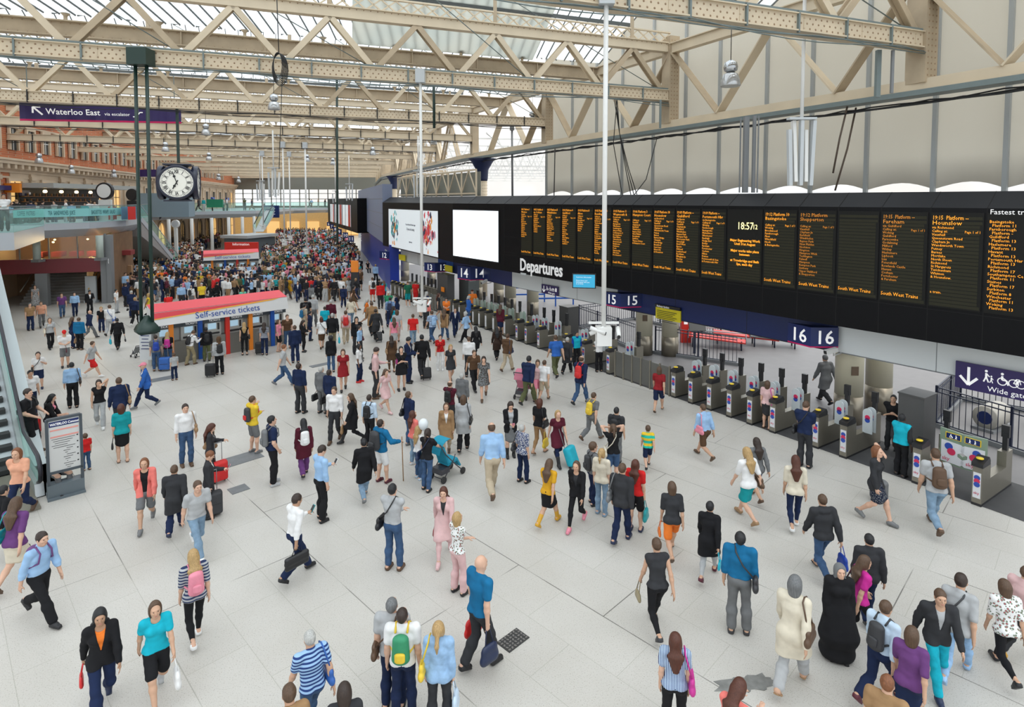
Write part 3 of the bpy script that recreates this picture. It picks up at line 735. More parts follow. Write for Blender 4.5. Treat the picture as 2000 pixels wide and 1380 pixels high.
# ---- ground
mb = MB(); mb.box((0, 70, -.1), (240, 170, .2)); struct(mb, 'floor', floor_mat())
M_APRON = mat('grey_platform_asphalt', (.17, .165, .17), .5, noise=.15, nscale=2)
off = GP.n * -2.1
a, b_, c = GS + off - V(0, 0, 0), G1 - GQ.n * 2.1, G2 - GQ.n * 2.1
far = V(40, 0, 0)
mb = MB(); P = [a, b_, c, c + V(-6, 20, 0), V(60, 110, 0), V(60, -20, 0), a + V(0, -12, 0)]
mb.prism([V(p.x, p.y, .0) for p in P][::-1], (0, 0, .008)); struct(mb, 'platform_floor', M_APRON)
mb = MB()
for pl, t0, t1 in ((GP, 0, GP.L), (GQ, 0, GQ.L)): pl.box(mb, t0, t1, 0.004, .012, -2.1, -.05)
struct(mb, 'floor_gate_mat', mat('dark_rubber_mat', (.055, .055, .058), .7, noise=.2))

# ---- the big canvas wall behind the board, hung from the eaves
M_CANVAS = mat('beige_canvas_sheeting', (.74, .71, .64), .85, noise=.06, nscale=.7, bump=.25, bscale=2.2)
_nt = M_CANVAS.node_tree; _p = _nt.nodes['Principled BSDF']; _tl = _nt.nodes.new('ShaderNodeBsdfTranslucent'); _tl.inputs['Color'].default_value = (.76, .74, .68, 1); _ms = _nt.nodes.new('ShaderNodeMixShader'); _ms.inputs['Fac'].default_value = .6
_nt.links.new(_p.outputs[0], _ms.inputs[1]); _nt.links.new(_tl.outputs[0], _ms.inputs[2]); _nt.links.new(_ms.outputs[0], _nt.nodes['Material Output'].inputs['Surface'])
tw = [WP.t_at(p, -1.6) for p in (2150, 1961, 1821, 1690, 1582, 1494, 1403, 1337, 1275, 1215, 1165, 1118, 1068)]
tw = [tw[0] - 4.4, tw[0] - 2.2] + tw
mb = MB(); R2 = 8
for i in range(len(tw) - 1):
	t0, t1 = tw[i], tw[i + 1]; row = []
	for j in range(R2 + 1):
		q = j / R2; t = t0 + (t1 - t0) * q; sag = math.sin(PI * q)
		row.append((t, 7.44 + .22 * sag, -1.6 - .16 * sag))
	vs = []
	for (t, z0, o_) in row:
		for z in (z0, 8.5, 10, 12, 14, 17.5): vs.append(WP.p(t, z, o_ if z < 17 else -1.6))
	for (t, z0, o_) in row:
		for z in (z0, 8.5, 10, 12, 14, 17.5): vs.append(WP.p(t, z, o_ - .04))
	n6 = 6; N = n6 * (R2 + 1); fs = []
	for j in range(R2):
		for k in range(n6 - 1):
			a0 = j * n6 + k; fs.append((a0, a0 + n6, a0 + n6 + 1, a0 + 1)); fs.append((N + a0, N + a0 + 1, N + a0 + n6 + 1, N + a0 + n6))
		fs.append((j * n6, N + j * n6, N + j * n6 + n6, j * n6 + n6))
	mb.add(vs, fs, True)
w = struct(mb, 'wall_right', M_CANVAS, 'beige canvas sheeting wall with scalloped lower edge above the black board')
mb = MB()
for t in tw[1:]: WP.box(mb, t - .06, t + .06, 6.9, 17.4, -1.62, -1.5)
mb.build('batten', mat('grey_batten', (.36, .38, .38), .5), w)

# ---- eaves truss along the platform side and its posts
nodes_w = 10.4
def lattice_rivets(rt, a, b, z, out, step, rows, r=.02):
	mb = MB()
	a, b = Vector(a), Vector(b); L = (b - a).length; d = (b - a) / L; n = int(L / step)
	R = Matrix((( d.x, out.x, 0), (d.y, out.y, 0), (0, 0, 1)))
	for i in range(n):
		for j, dz in enumerate(rows):
			c = a + d * (step * (i + .5 * (j % 2))) + V(0, 0, z + dz) + out * .0
			p = [c + d * (r * math.cos(k * PI / 2.5)) + V(0, 0, r * math.sin(k * PI / 2.5)) for k in range(5)] + [c + out * r * .8]
			mb.add(p, [(k, (k + 1) % 5, 5) for k in range(5)], True)
	mb.build('rivet', M_RIVET, rt, kind='stuff')
for pi, (pl, near) in enumerate(((WP, 1), (WQ, 0), (WR, 0))):
	rt = thing('eaves_truss', 'cream riveted eaves truss running above the board' if near else ('cream lattice eaves truss running on past the navy capital' if pi == 1 else 'cream eaves truss at the far end of the hall'), 'roof truss', pl.o, pl.ang, kind='structure')
	L = pl.L
	mb = MB(); pl.box(mb, 0, L, 10.3, 10.62, -.16, .16); pl.box(mb, 0, L, 10.28, 10.32, -.24, .24); mb.build('lower_chord', M_STEEL, rt)
	mb = MB(); pl.box(mb, 0, L, 13.55, 13.95, -.16, .16); pl.box(mb, 0, L, 13.93, 13.97, -.26, .26); mb.build('upper_chord', M_STEEL, rt)
	mb = MB(); pl.box(mb, 0, L, 10.12, 10.27, .18, .42); pl.box(mb, 0, L, 10.14, 10.2, -.3, .1); mb.build('cable_tray', M_GREEN, rt)
	mb = MB(); rs = random.Random(4 + pi)
	for q in range(4):
		pts = [pl.p(t, 10.02 - .09 * abs(math.sin(t * (1 + q * .3) + q)) - .03 * q, .1 + .08 * q) for t in np.linspace(0, L, int(L * 1.2))]
		mb.tube(pts, .022, 4)
	mb.build('cable', M_CABLE, rt)
	first = [WP.t_at(p) for p in (1951, 1629, 1401, 1235, 1116)] if near else None
	ns = [first[0] - 10.2, first[0] - 5.1] + first + [first[-1] + 5.1, first[-1] + 10.2] if near else [2.2 + 5.1 * i for i in range(int(L / 5.1))]
	for i in range(len(ns) - 1):
		mid = (ns[i] + ns[i + 1]) / 2
		for (ta, za, tb, zb) in ((ns[i], 10.6, mid, 13.6), (mid, 13.6, ns[i + 1], 10.6)):
			mb = MB()
			for o_ in (-.11, .11): mb.bar(pl.p(ta, za, o_), pl.p(tb, zb, o_), .05, .22 if near else .18, pl.n)
			mb.build('diagonal', M_STEEL if i % 2 else M_STEEL2, rt)
	WTR = rt
# ---- great transverse trusses
LW0, LW1 = V(-33.5, 30, 0), V(-54, 112, 0)
def wpoint(s):
	q = WP.L - (WA - WS).length
	if s <= q: return WA - dW * s, 0
	s -= q
	if s <= WQ.L: return WB + WQ.a * s, 1
	return WC + WR.a * (s - WQ.L), 2
def udir(k):
	a = math.radians(20.8 - max(0, k - 3) * 1.1); return V(-math.cos(a), -math.sin(a), 0)
NK = 11
TR = []
for k in range(0, NK + 1):
	e, sg = wpoint(2.6 + 10.35 * k); u = udir(k); TR.append((e, u))
def tlen(k):
	e, u = TR[k]; d = (LW1 - LW0); n = V(-d.y, d.x, 0)
	t = (LW0 - e).dot(n) / u.dot(n); return max(18, min(t, 64))
ZL, ZU, ZR, ZV = 11.5, 13.8, 17.0, 13.35
for k in range(0, NK + 1):
	e, u = TR[k]; Lk = tlen(k); pl = Plane(e, e + u * Lk); near = k < 3
	if k == 0: Lk = 34; pl = Plane(e, e + u * Lk)
	lab = 'cream riveted roof truss, number %s back from the camera' % ['one', 'two', 'three', 'four', 'five', 'six', 'seven', 'eight', 'nine', 'ten', 'eleven', 'twelve'][k]
	rt = thing('roof_truss', lab, 'roof truss', e, pl.ang, group=None, kind='structure')
	mb = MB(); pl.box(mb, 0, Lk, ZL, ZL + .42, -.2, .2); pl.box(mb, 0, Lk, ZL - .02, ZL + .02, -.27, .27); pl.box(mb, 0, Lk, ZL + .42, ZL + .45, -.27, .27)
	if near:
		lattice_rivets(rt, pl.p(.3, 0, .2), pl.p(Lk, 0, .2), ZL, pl.n, .2, (.08, .21, .34), .032)
		for t in np.arange(.5, Lk, 2.1): pl.box(mb, t, t + .02, ZL, ZL + .42, .2, .215)
	mb.build('lower_chord', M_STEEL, rt)
	mb = MB(); pl.box(mb, 0, Lk, ZU - .18, ZU + .18, -.16, .16); pl.box(mb, 0, Lk, ZU + .18, ZU + .22, -.24, .24)
	if near: lattice_rivets(rt, pl.p(.3, 0, .16), pl.p(Lk, 0, .16), ZU, pl.n, .25, (.14,), .026)
	mb.build('upper_chord', M_STEEL, rt)
	mb = MB(); pl.box(mb, -.3, .2, 10.5, ZU + .5, -.3, .3)
	mb.build('end_post', M_STEEL2, rt)
	if near:
		mb = MB()
		for z in np.arange(10.7, ZU + .4, .17):
			for o_ in (-.2, -.05, .1):
				c = pl.p(o_, z, .3); mb.add([c + pl.a * .03, c + V(0, 0, .03), c - pl.a * .03, c - V(0, 0, .03), c + pl.n * .025], [(0, 1, 4), (1, 2, 4), (2, 3, 4), (3, 0, 4)], True)
		mb.build('rivet', M_RIVET, rt, kind='stuff')
	st = 3.13; n = int(Lk / st); t0 = .27 + (.12 if k == 1 else 0)
	for i in range(n):
		ta = t0 + st * i; tb = ta + st; mid = (ta + tb) / 2
		for (q0, z0, q1, z1) in ((ta, ZL + .35, mid, ZU - .15), (mid, ZU - .15, tb, ZL + .35)):
			mb = MB()
			if near:
				for o_ in (-.12, .12): mb.bar(pl.p(q0, z0, o_), pl.p(q1, z1, o_), .035, .20, pl.n.cross(V(0, 0, 1)))
				mb.bar(pl.p(q0, z0, -.0), pl.p(q1, z1, -.0), .18, .03, pl.n.cross(V(0, 0, 1)))
			else: mb.bar(pl.p(q0, z0), pl.p(q1, z1), .2, .17, pl.n.cross(V(0, 0, 1)))
			mb.build('diagonal', M_STEEL if i % 3 else M_STEEL2, rt)
	mb = MB()
	for i in range(0, n, 2): mb.bar(pl.p(t0 + st * (i + .5), ZU), pl.p(t0 + st * (i + .5), ZR), .14, .14)
	pl.box(mb, 0, Lk, ZR - .12, ZR + .08, -.1, .1); mb.build('ridge_strut', M_STEEL2, rt)
	mb = MB()
	if k < 9:
		for i in range(int(Lk / .55)):
			a0, b0 = .55 * i, .55 * (i + 1)
			mb.bar(pl.p(a0, ZU + .24), pl.p(b0, ZU + .66), .04, .05); mb.bar(pl.p(a0, ZU + .66), pl.p(b0, ZU + .24), .04, .05)
		pl.box(mb, 0, Lk, ZU + .66, ZU + .72, -.05, .05)
		mb.build('lattice_web', M_STEEL, rt)
	if k < 5:   # cables and conduit slung along the chord
		mb = MB(); r5 = random.Random(k)
		pl.box(mb, 0, Lk, ZL + .47, ZL + .53, .12, .2) if k in (0, 1) else None
		for q in range(3):
			ph = r5.random() * 6; pts = [pl.p(t, ZL - .06 - .14 * abs(math.sin(t * .45 + ph)) * (q + 1) / 2, .24 + .03 * q) for t in np.linspace(.2, Lk, int(Lk))]
			mb.tube(pts, .016 + .006 * (q == 0), 4)
		for t in np.arange(1.5, Lk, 1.7): pl.box(mb, t, t + .05, ZL - .06, ZL + .5, .2, .27)
		mb.build('conduit', M_GREEN if k in (0, 1) else M_CABLE, rt)
	if near:
		mb = MB()
		for i in range(0, n - 1, 2): # slender crossed tie rods
			mb.tube([pl.p(t0 + st * i, ZL + .4), pl.p(t0 + st * (i + 2.5), ZR - .6, 2.0 if i % 4 else -2.0)], .018, 5)
		mb.build('tie_rod', M_GREEN, rt)

# ---- valley beams half way between the trusses and the glass slopes
M_PANE = glassmat('roof_glass', (.93, .97, 1.0), .42, gloss=0.0, translucent=(.9, .95, 1.0))
_nt = M_PANE.node_tree; _t = [n for n in _nt.nodes if n.type == 'BSDF_TRANSPARENT'][0]; _w = _nt.nodes.new('ShaderNodeTexNoise'); _q = _nt.nodes.new('ShaderNodeTexCoord'); _x = _nt.nodes.new('ShaderNodeValToRGB')
_w.inputs['Scale'].default_value = .8; _w.inputs['Detail'].default_value = 5; _nt.links.new(_q.outputs['Object'], _w.inputs[0]); _nt.links.new(_w.outputs['Fac'], _x.inputs[0])
_x.color_ramp.elements[0].color = (.74, .85, .93, 1); _x.color_ramp.elements[0].position = .40; _x.color_ramp.elements[1].color = (1, 1, 1, 1); _x.color_ramp.elements[1].position = .6; _nt.links.new(_x.outputs[0], _t.inputs['Color'])
M_BAR = mat('glazing_bar_lead', (.10, .11, .11), .6)
M_TARP = glassmat('grey_roof_sheet', (.8, .8, .78), 0, gloss=0, translucent=(.62, .62, .58))
roof = thing('ceiling', 'ridge and furrow glass roof over the concourse', 'roof', (0, 40, 17), kind='structure')
for k in range(-4, NK):
	if k < 0:
		dE = TR[0][0] - TR[1][0]; e1 = TR[0][0] + dE * (-k - 1); e0 = e1 + dE; u0 = u1 = TR[0][1]
	else: (e0, u0), (e1, u1) = TR[k], TR[k + 1]
	em = (e0 + e1) / 2; um = (u0 + u1).normalized()
	La = 46 if k < 0 else (58 if k < 2 else tlen(k)); Lb = tlen(k + 1) if k > 0 else 58
	Lm = (La + Lb) / 2
	if k < 0: Lm = La = Lb = 44
	pv = Plane(em, em + um * Lm)
	if k >= -1:
		bm = thing('valley_beam', 'riveted cream plate beam carrying a roof valley, number %d back' % (k + 5), 'beam', em, pv.ang, kind='structure')
		mb = MB(); pv.box(mb, 0, Lm, ZV, ZV + .55, -.05, .05); pv.box(mb, 0, Lm, ZV - .03, ZV + .02, -.2, .2); pv.box(mb, 0, Lm, ZV + .53, ZV + .58, -.22, .22)
		for t in np.arange(.4, Lm, 3.13): pv.box(mb, t, t + .05, ZV, ZV + .55, -.17, .17)
		if k < 2:
			lattice_rivets(bm, pv.p(.3, 0, .06), pv.p(Lm, 0, .06), ZV, pv.n, .3, (.06, .48), .022)
		mb.build('beam_web', M_STEEL2, bm)
		if k < 6:
			mb = MB()
			for t in np.arange(1.2, Lm, 3.13): mb.lathe([(.16, 0), (.07, .07), (.07, .2), (.17, .3)], pv.p(t, ZV + .56, 0), 8)
			mb.build('gutter_bracket', M_STEEL2, bm)
	for side, (ee, uu, LL) in enumerate(((e0, u0, La), (e1, u1, Lb))):
		A0 = ee + V(0, 0, ZR + .1); A1 = ee + uu * LL + V(0, 0, ZR + .1); B0 = em + V(0, 0, ZV + .85); B1 = em + um * Lm + V(0, 0, ZV + .85)
		gl = MB(); gl.quad(A0, A1, B1, B0); gl.build('glass_slope', M_PANE, roof)
		br = MB(); st = .62 if k < 4 else 1.24; n = int(LL / st)
		for i in range(n + 1):
			q = i / n; a = A0.lerp(A1, q); b = B0.lerp(B1, q)
			br.bar(a - V(0, 0, .03), b - V(0, 0, .03), .032 if k < 4 else .05, .06)
		for q in (.5,):
			br.bar(A0.lerp(B0, q) - V(0, 0, .16), A1.lerp(B1, q) - V(0, 0, .16), .08, .16)
		br.build('glazing_bars', M_BAR, roof)
	if k == 1:  # two slopes patched with opaque grey sheets
		mb = MB(); A0 = e0 + V(0, 0, ZR); A1 = e0 + u0 * La + V(0, 0, ZR); B0 = em + V(0, 0, ZV + .75); B1 = em + um * Lm + V(0, 0, ZV + .75)
		q0, q1 = .08, .235
		P = [A0.lerp(A1, q0), A0.lerp(A1, q1), B0.lerp(B1, q1 + .03), B0.lerp(B1, q0)]
		mb.prism(P, (0, 0, -.05)); mb.build('roof_sheet', M_TARP, roof)

# ---- riveted columns with navy capitals on the platform side
def capital_column(c, lab):
	rt = thing('riveted_column', lab, 'column', c, kind='structure')
	mb = MB(); mb.lathe([(.36, 0), (.36, 8.6)], c, 14)
	for z in np.arange(6.2, 8.6, .22):
		for a in range(14):
			an = a * PI / 7; mb.box(c + V(.365 * math.cos(an), .365 * math.sin(an), z), (.035, .035, .035))
	mb.build('shaft', M_STEEL, rt)
	mb = MB(); mb.lathe([(.38, 8.5), (.42, 8.7), (.45, 9.3), (.8, 9.9), (1.05, 10.12)], c, 14); mb.build('capital', mat('navy_capital', (.012, .02, .07), .5), rt)
capital_column(WP.p(WP.t_at(942), 0), 'cream riveted column with navy capital rising behind the board')
capital_column(WQ.p(WQ.t_at(770), 0), 'riveted column with navy capital above the grey-blue panels')
capital_column(WR.p(WR.t_at(708), 0), 'small distant riveted column with navy capital')
# ---------------------------------------------------------------- the departures board
tR = 0.0; tL = BP.L
ZB, ZT, ZTT = 3.4, 6.9, 7.32
db = thing('departures_board', 'long black departures board with seventeen amber text displays above the ticket gates', 'departure board', BP.o, BP.ang)
edges_px = [1018, 1042, 1068, 1098, 1128, 1161, 1197, 1235, 1277, 1321, 1371, 1422, 1493, 1561, 1638, 1722, 1818, 1928, 2052]
et = [BP.t_at(p) for p in edges_px]
def t_on(p): return BP.t_at(p)
mb = MB(); BP.box(mb, 0, tL, ZB, ZT, -1.1, 0)
mb.build('housing', M_BLACK, db)
mb = MB()
mb.prism([BP.p(0, ZT, 0), BP.p(0, ZTT, -.62), BP.p(0, ZTT, -1.1), BP.p(0, ZT, -1.1)], BP.a * tL); mb.build('sloped_top', M_BLACK2, db)
mb = MB()
for p in [2120] + edges_px + [985, 950, 915]:
	t = t_on(p)
	if 0 < t < tL:
		BP.box(mb, t - .008, t + .008, ZB, ZT, -.001, .004); mb.bar(BP.p(t, ZT, .004), BP.p(t, ZTT, -.616), .016, .01)
for z in (4.25,): BP.box(mb, 0, t_on(960), z - .006, z + .006, 0, .004)
for z in (4.4, 5.2, 6.1): BP.box(mb, t_on(1010), t_on(984), z - .006, z + .006, 0, .006)
mb.build('cladding_seam', mat('seam_black', (.002, .002, .002), .8), db)
zs_t = BP.hit(1870, 415)[1]; zs_b = BP.hit(1870, 604)[1]
M_SCR = mat('display_glass', (.008, .008, .007), .45, spec=.2)
M_ROW = mat('unlit_led_row', (.026, .025, .014), .6, spec=.2)
def board_text(t0, t1, head, rows, foot, dim=False, pitch=.094):
	out = .03; w = abs(t0 - t1)
	d = thing_part = None
	return
RIGHT = -BP.a     # reading direction
def led(parent, s, size, t, z, m, align='LEFT', sx=1.0): 
	return text(s, size, BP.p(t, z, .034), RIGHT, (0, 0, 1), m, parent, sx=sx, extrude=.001, align=align, bold=.0, res=1)
DATA = [
 ('18:51 Platform 1', 'Windsor', ['Vauxhall', 'Clapham Jn', 'Putney', 'Barnes', 'Richmond', 'Twickenham', 'Whitton', 'Feltham', 'Ashford', 'Staines', 'Wraysbury', 'Sunnymeads', 'Datchet']),
 ('18:52 Guildford', 'via Cobham', ['Calling at:', 'Vauxhall', 'Clapham Jn', 'Earlsfield', 'Wimbledon', 'Surbiton', 'Hinchley Wood', 'Claygate', 'Oxshott', 'Cobham']),
 ('18:53 Platform 8', 'Wimbledon', ['Calling at:', 'Vauxhall', 'Clapham Jn', 'Earlsfield', 'Wimbledon', 'Raynes Park', 'Motspur Park', 'Malden Manor', 'Tolworth', 'Chessington N', 'Chessington S', 'Epsom', 'Ashtead', 'Leatherhead']),
 ('19:02 Platform 4', 'Guildford', ['Calling at:', 'Vauxhall', 'Clapham Jn', 'Earlsfield', 'Wimbledon', 'Surbiton', 'Esher', 'Hersham', 'Walton', 'Weybridge', 'Byfleet', 'West Byfleet', 'Woking', 'Worplesdon', 'Guildford']),
 ('19:03 Platform 8', 'Alton', ['Calling at:', 'Woking', 'Brookwood', 'Ash Vale', 'Aldershot', 'Farnham', 'Bentley', 'Alton']),
 ('19:05 Platform 13', 'Reading', ['Calling at:', 'Clapham Jn', 'Richmond', 'Twickenham', 'Feltham', 'Ashford', 'Staines', 'Egham', 'Virginia Water', 'Longcross', 'Sunningdale', 'Ascot', 'Martins Heron', 'Bracknell', 'Wokingham', 'Winnersh', 'Earley', 'Reading']),
 ('19:05 Platform 11', 'Weymouth &', ['Portsmouth', 'Calling at:', 'Woking', 'Basingstoke', 'Winchester', 'Southampton', 'Airport Pkwy', 'Southampton C', 'Brockenhurst', 'New Milton', 'Christchurch', 'Bournemouth', 'Branksome', 'Parkstone', 'Poole', 'Hamworthy', 'Wareham', 'Dorchester S']),
 ('19:06 Platform 3', 'Hampton Court', ['', 'Calling at:', 'Vauxhall', 'Clapham Jn', 'Earlsfield', 'Wimbledon', 'Raynes Park', 'New Malden', 'Berrylands', 'Surbiton', 'Thames Ditton', '& Hampton Court']),
 ('19:07 Platform 18', 'Hounslow', ['via Brentford', 'Calling at:', 'Vauxhall', 'Queenstown Road', 'Clapham Jn', 'Wandsworth Town', 'Putney', 'Barnes', 'Barnes Bridge', 'Chiswick', 'Kew Bridge', 'Brentford', 'Syon Lane', 'Isleworth', '& Hounslow']),
 ('19:09 Platform --', 'Guildford', ['via Epsom', 'Calling at:', 'Vauxhall', 'Clapham Jn', 'Earlsfield', 'Wimbledon', 'Raynes Park', 'Motspur Park', 'Worcester Park', 'Stoneleigh', 'Ewell West', 'Epsom', 'Ashtead', 'Leatherhead', 'Bookham', 'Effingham Jn', 'Horsley', 'Clandon']),
 ('19:09 Platform --', 'Portsmouth Hbr', ['via Basingstoke', 'Calling at:', 'Woking', 'Farnborough', 'Basingstoke', 'Micheldever', 'Winchester', 'Eastleigh', 'Hedge End', 'Botley', 'Fareham', 'Portchester', 'Cosham', 'Hilsea', 'Fratton', 'Portsmouth & Ssea', '& Portsmouth Hbr']),
 None,
 ('19:12 Platform 10', 'Basingstoke', ['', 'Calling at:', 'Woking', 'Brookwood', 'Farnborough', 'Fleet', 'Winchfield', 'Hook', '& Basingstoke.']),
 ('19:12 Platform', 'Shepperton', ['', 'Calling at:', 'Vauxhall', 'Clapham Jn', 'Earlsfield', 'Wimbledon', 'Raynes Park', 'New Malden', 'Norbiton', 'Kingston', 'Hampton Wick', 'Teddington', 'Fulwell', 'Hampton', 'Kempton Park', 'Sunbury', 'Upper Halliford', '& Shepperton']),
 ('', '', []),
 ('19:15  Platform --', 'Fareham', ['via Guildford', 'Calling at:', 'Woking', 'Guildford', 'Farncombe', 'Godalming', 'Milford', 'Witley', 'Haslemere', 'Liphook', 'Liss', 'Petersfield', 'Rowlands Castle', 'Havant', 'Cosham', 'Portchester', '& Fareham']),
 ('19:15  Platform --', 'Hounslow', ['via Richmond', 'Calling at:', 'Vauxhall', 'Queenstown Road', 'Clapham Jn', 'Wandsworth Town', 'Putney', 'Barnes', 'Mortlake', 'North Sheen', 'Richmond', 'St Margarets', 'Twickenham', 'Whitton', '& Hounslow.']),
 ('FAST', '', ['Basingstoke', '  Platform 11', 'Farnborough', '  Platform -', 'Guildford', '  Platform 13', 'Haslemere', '  Platform 13', 'Havant', '  Platform 13', 'Portsmouth Har', '  Platform 13', 'Richmond', '  Platform 17', 'Southampton Ce', '  Platform 11', 'Staines', '  Platform 17', 'Surbiton', '  Platform 8', 'Winchester', '  Platform 11', 'Woking', '  Platform 13']),
]
for i, dd in enumerate(DATA):
	tl, tr = et[i], et[i + 1]; w = tl - tr
	g = .05
	mb = MB(); BP.box(mb, tl - g * .3, tr + g, zs_b, zs_t, -.02, .018)
	pan = mb.build('display', M_SCR, db)
	pitch = (zs_t - zs_b - .16) / 25.0
	mb = MB()
	if dd is not None and (dd[0] != 'FAST'):
		nr = 25
		for r in range(nr):
			big = r in (0, 1, 24) 
			z = zs_t - .10 - pitch * (r + .5) - (.03 if r > 0 else 0)
			BP.box(mb, tl - g * .8, tr + g * (1.6 if big else 2.6), z - pitch * (.42 if big else .40), z + pitch * (.42 if big else .40), .018, .023)
		mb.build('led_row', M_ROW, pan)
	fs = w / 9.2
	if dd is None:
		cx = (tl + tr) / 2
		mb = MB()
		for r in range(10, 25):
			z = zs_t - .10 - pitch * (r + .5); BP.box(mb, tl - g, tr + g * 2, z - pitch * .4, z + pitch * .4, .018, .023)
		mb.build('led_row', M_ROW, pan)
		text('18:57', .34, BP.p(tl - w * .28, BP.hit(1440, 447)[1], .034), RIGHT, (0, 0, 1), M_LEDY, pan, sx=.8, extrude=.001)
		text('12', .22, BP.p(tl - w * .71, BP.hit(1465, 447)[1], .034), RIGHT, (0, 0, 1), M_LEDY, pan, sx=.8, extrude=.001)
		for j, (s_, r) in enumerate((('Major Engineering Work', 10.6), ('Until 31st August', 11.9), ('Major works take place', 14.4), ('between', 15.7), ('at Trowbridge and Bath', 18.0), ('Spa, each day', 19.3))):
			text(s_, .115, BP.p(cx, zs_t - .10 - pitch * r, .034), RIGHT, (0, 0, 1), M_LED, pan, align='CENTER', extrude=.001, sx=.95, bold=.003)
		continue
	if dd[0] == 'FAST':
		text('Fastest train to', .17, BP.p(tl - .06, BP.hit(1936, 418)[1], .034), RIGHT, (0, 0, 1), M_TXT, pan, extrude=.001)
		for j, s_ in enumerate(dd[2]):
			led(pan, s_, .10, tl - .06, zs_t - .24 - j * (zs_t - zs_b - .30) / 23.6, M_LED, sx=1.0)
		continue
	dim = i in (13, 15)
	m_ = M_LED2 if dim else M_LED
	hs = min(.17, w / 8.6)
	if dd[0]:
		led(pan, dd[0], hs * 1.12, tl - .05, zs_t - .10 - pitch * .95, M_LED2 if i in (13,) else m_, sx=min(1.0, (w - .1) / (len(dd[0]) * hs * .62)))
		led(pan, dd[1], hs * 1.12, tl - .05, zs_t - .13 - pitch * 2.05, M_LED2 if i in (13,) else m_, sx=min(1.0, (w - .1) / (len(dd[1]) * hs * .62)))
		led(pan, 'Page 1 of 1', pitch * .98, tl - w * .95 + .04, zs_t - .13 - pitch * 4.2, m_, align='RIGHT', sx=.82)
		led(pan, '\n'.join(dd[2]), pitch * 1.0, tl - .05, zs_t - .13 - pitch * 3.15, m_, sx=.95)
		pan.children[-1].data.space_line = 1.0
	if i == 16: led(pan, 'a train.', pitch, tl - .05, zs_t - .13 - pitch * 21.4, M_LED)
	else: led(pan, 'South West Trains', pitch * 1.5, tl - .05, zs_t - .13 - pitch * 23.6, M_LED, sx=min(1.1, (w - .16) / (17 * pitch * 1.5 * .50)))
tD, zD = BP.hit(1016, 527)
text('Departures', .86, BP.p(tD, zD, .02), RIGHT, (0, 0, 1), mat('raised_white_letter', (.75, .75, .75), .5, emit=(1, 1, 1), es=.12), db, name='lettering', sx=.82, extrude=.012, bold=.018)
mb = MB(); BP.box(mb, tD - .05, tD - .5, zD - .22, zD - .12, 0, .015); mb.build('name_plate', M_LGREY, db)

def screen(pl, x0, x1, yt, yb, name, label, m, back=True):
	t0 = pl.t_at(x0); t1 = pl.t_at(x1); mid = (x0 + x1) / 2
	zt = pl.hit(mid, yt)[1]; zb = pl.hit(mid, yb)[1]
	rt = thing(name, label, 'screen', pl.p((t0 + t1) / 2, zb, 0), pl.ang)
	mb = MB(); pl.box(mb, t0 - .06, t1 + .06, zb - .06, zt + .06, .0, .03); mb.build('screen_frame', M_DARK, rt)
	mb = MB(); pl.box(mb, t0, t1, zb, zt, .03, .045); pan = mb.build('screen_panel', m, rt)
	return rt, pan, t0, t1, zb, zt
screen(BP, 974, 886, 411, 505, 'advert_screen', 'big blank glowing white screen at the end of the departures board', mat('blank_screen', (.8, .85, .9), .3, emit=(.80, .90, 1.0), es=.92))
ah = thing('advert_housing', 'black angled housing around the colourful advert screen', 'screen housing', AP.o, AP.ang)
mb = MB(); AP.box(mb, 0, AP.L, ZB, ZT, -1.1, 0); mb.build('housing', M_BLACK, ah)
mb = MB(); mb.prism([AP.p(0, ZT, 0), AP.p(0, ZTT, -.62), AP.p(0, ZTT, -1.1), AP.p(0, ZT, -1.1)], AP.a * AP.L)
mb.prism([AP.p(0, ZT, 0), AP.p(0, ZTT, -.62), BP.p(tL, ZTT, -.62)], (0, 0, -.02)); mb.build('sloped_top', M_BLACK2, ah)
rt, pan, t0, t1, zb, zt = screen(AP, 856, 760, 410, 491, 'advert_screen', 'advert screen with teal and red paint-splash figures on white', mat('advert_white', (.62, .66, .68), .4, emit=(.75, .82, .86), es=.35))
cols = {'teal': mat('paint_teal', (.03, .35, .38), .5, emit=(.05, .5, .5), es=.15), 'red': mat('paint_red', (.6, .04, .05), .5, emit=(.7, .08, .08), es=.15), 'or': mat('paint_orange', (.75, .3, .06), .5, emit=(.8, .35, .1), es=.15), 'pk': mat('paint_pink', (.7, .3, .4), .5), 'dk': mat('paint_dark', (.06, .06, .12), .5)}
r9 = random.Random(12)
for (cx, cols_, n) in ((.14, ['teal', 'teal', 'dk', 'or'], 34), (.83, ['red', 'red', 'or', 'pk', 'dk'], 46)):
	for key in cols_:
		mb = MB()
		for j in range(n // 3):
			q = cx + r9.gauss(0, .045 if cx < .5 else .055); z = zb + (zt - zb) * min(.92, max(.08, r9.gauss(.48, .2)))
			tt = t1 + (t0 - t1) * q; rr = r9.uniform(.05, .22)
			P = []
			for k in range(9):
				a = k * PI * 2 / 9; r_ = rr * r9.uniform(.5, 1.3); P.append(AP.p(tt + math.cos(a) * r_, z + math.sin(a) * r_ * 1.4, .046 + .001 * j))
			mb.prism(P, AP.n * .002)
		mb.build('paint_splash', cols[key], pan)
for s_, z, sz in (('You, your fans and the Premier League.', .62, .17), ('25 years and counting', .50, .24), ('skysports.com', .2, .15)):
	text(s_, sz, AP.p(t1 - (t1 - t0) * .5, zb + (zt - zb) * z, .05), -AP.a, (0, 0, 1), mat('dark_print', (.05, .06, .09), .5), pan, align='CENTER', extrude=.001, sx=.8, bold=.004)
mb = MB(); AP.box(mb, AP.t_at(812), AP.t_at(798), ZB + .1, ZB + .22, 0, .02); mb.build('name_plate', M_TXT, ah)
PA = aty(745, 480, BC.y); PBp = aty(700, 440, BC.y * 1.33)
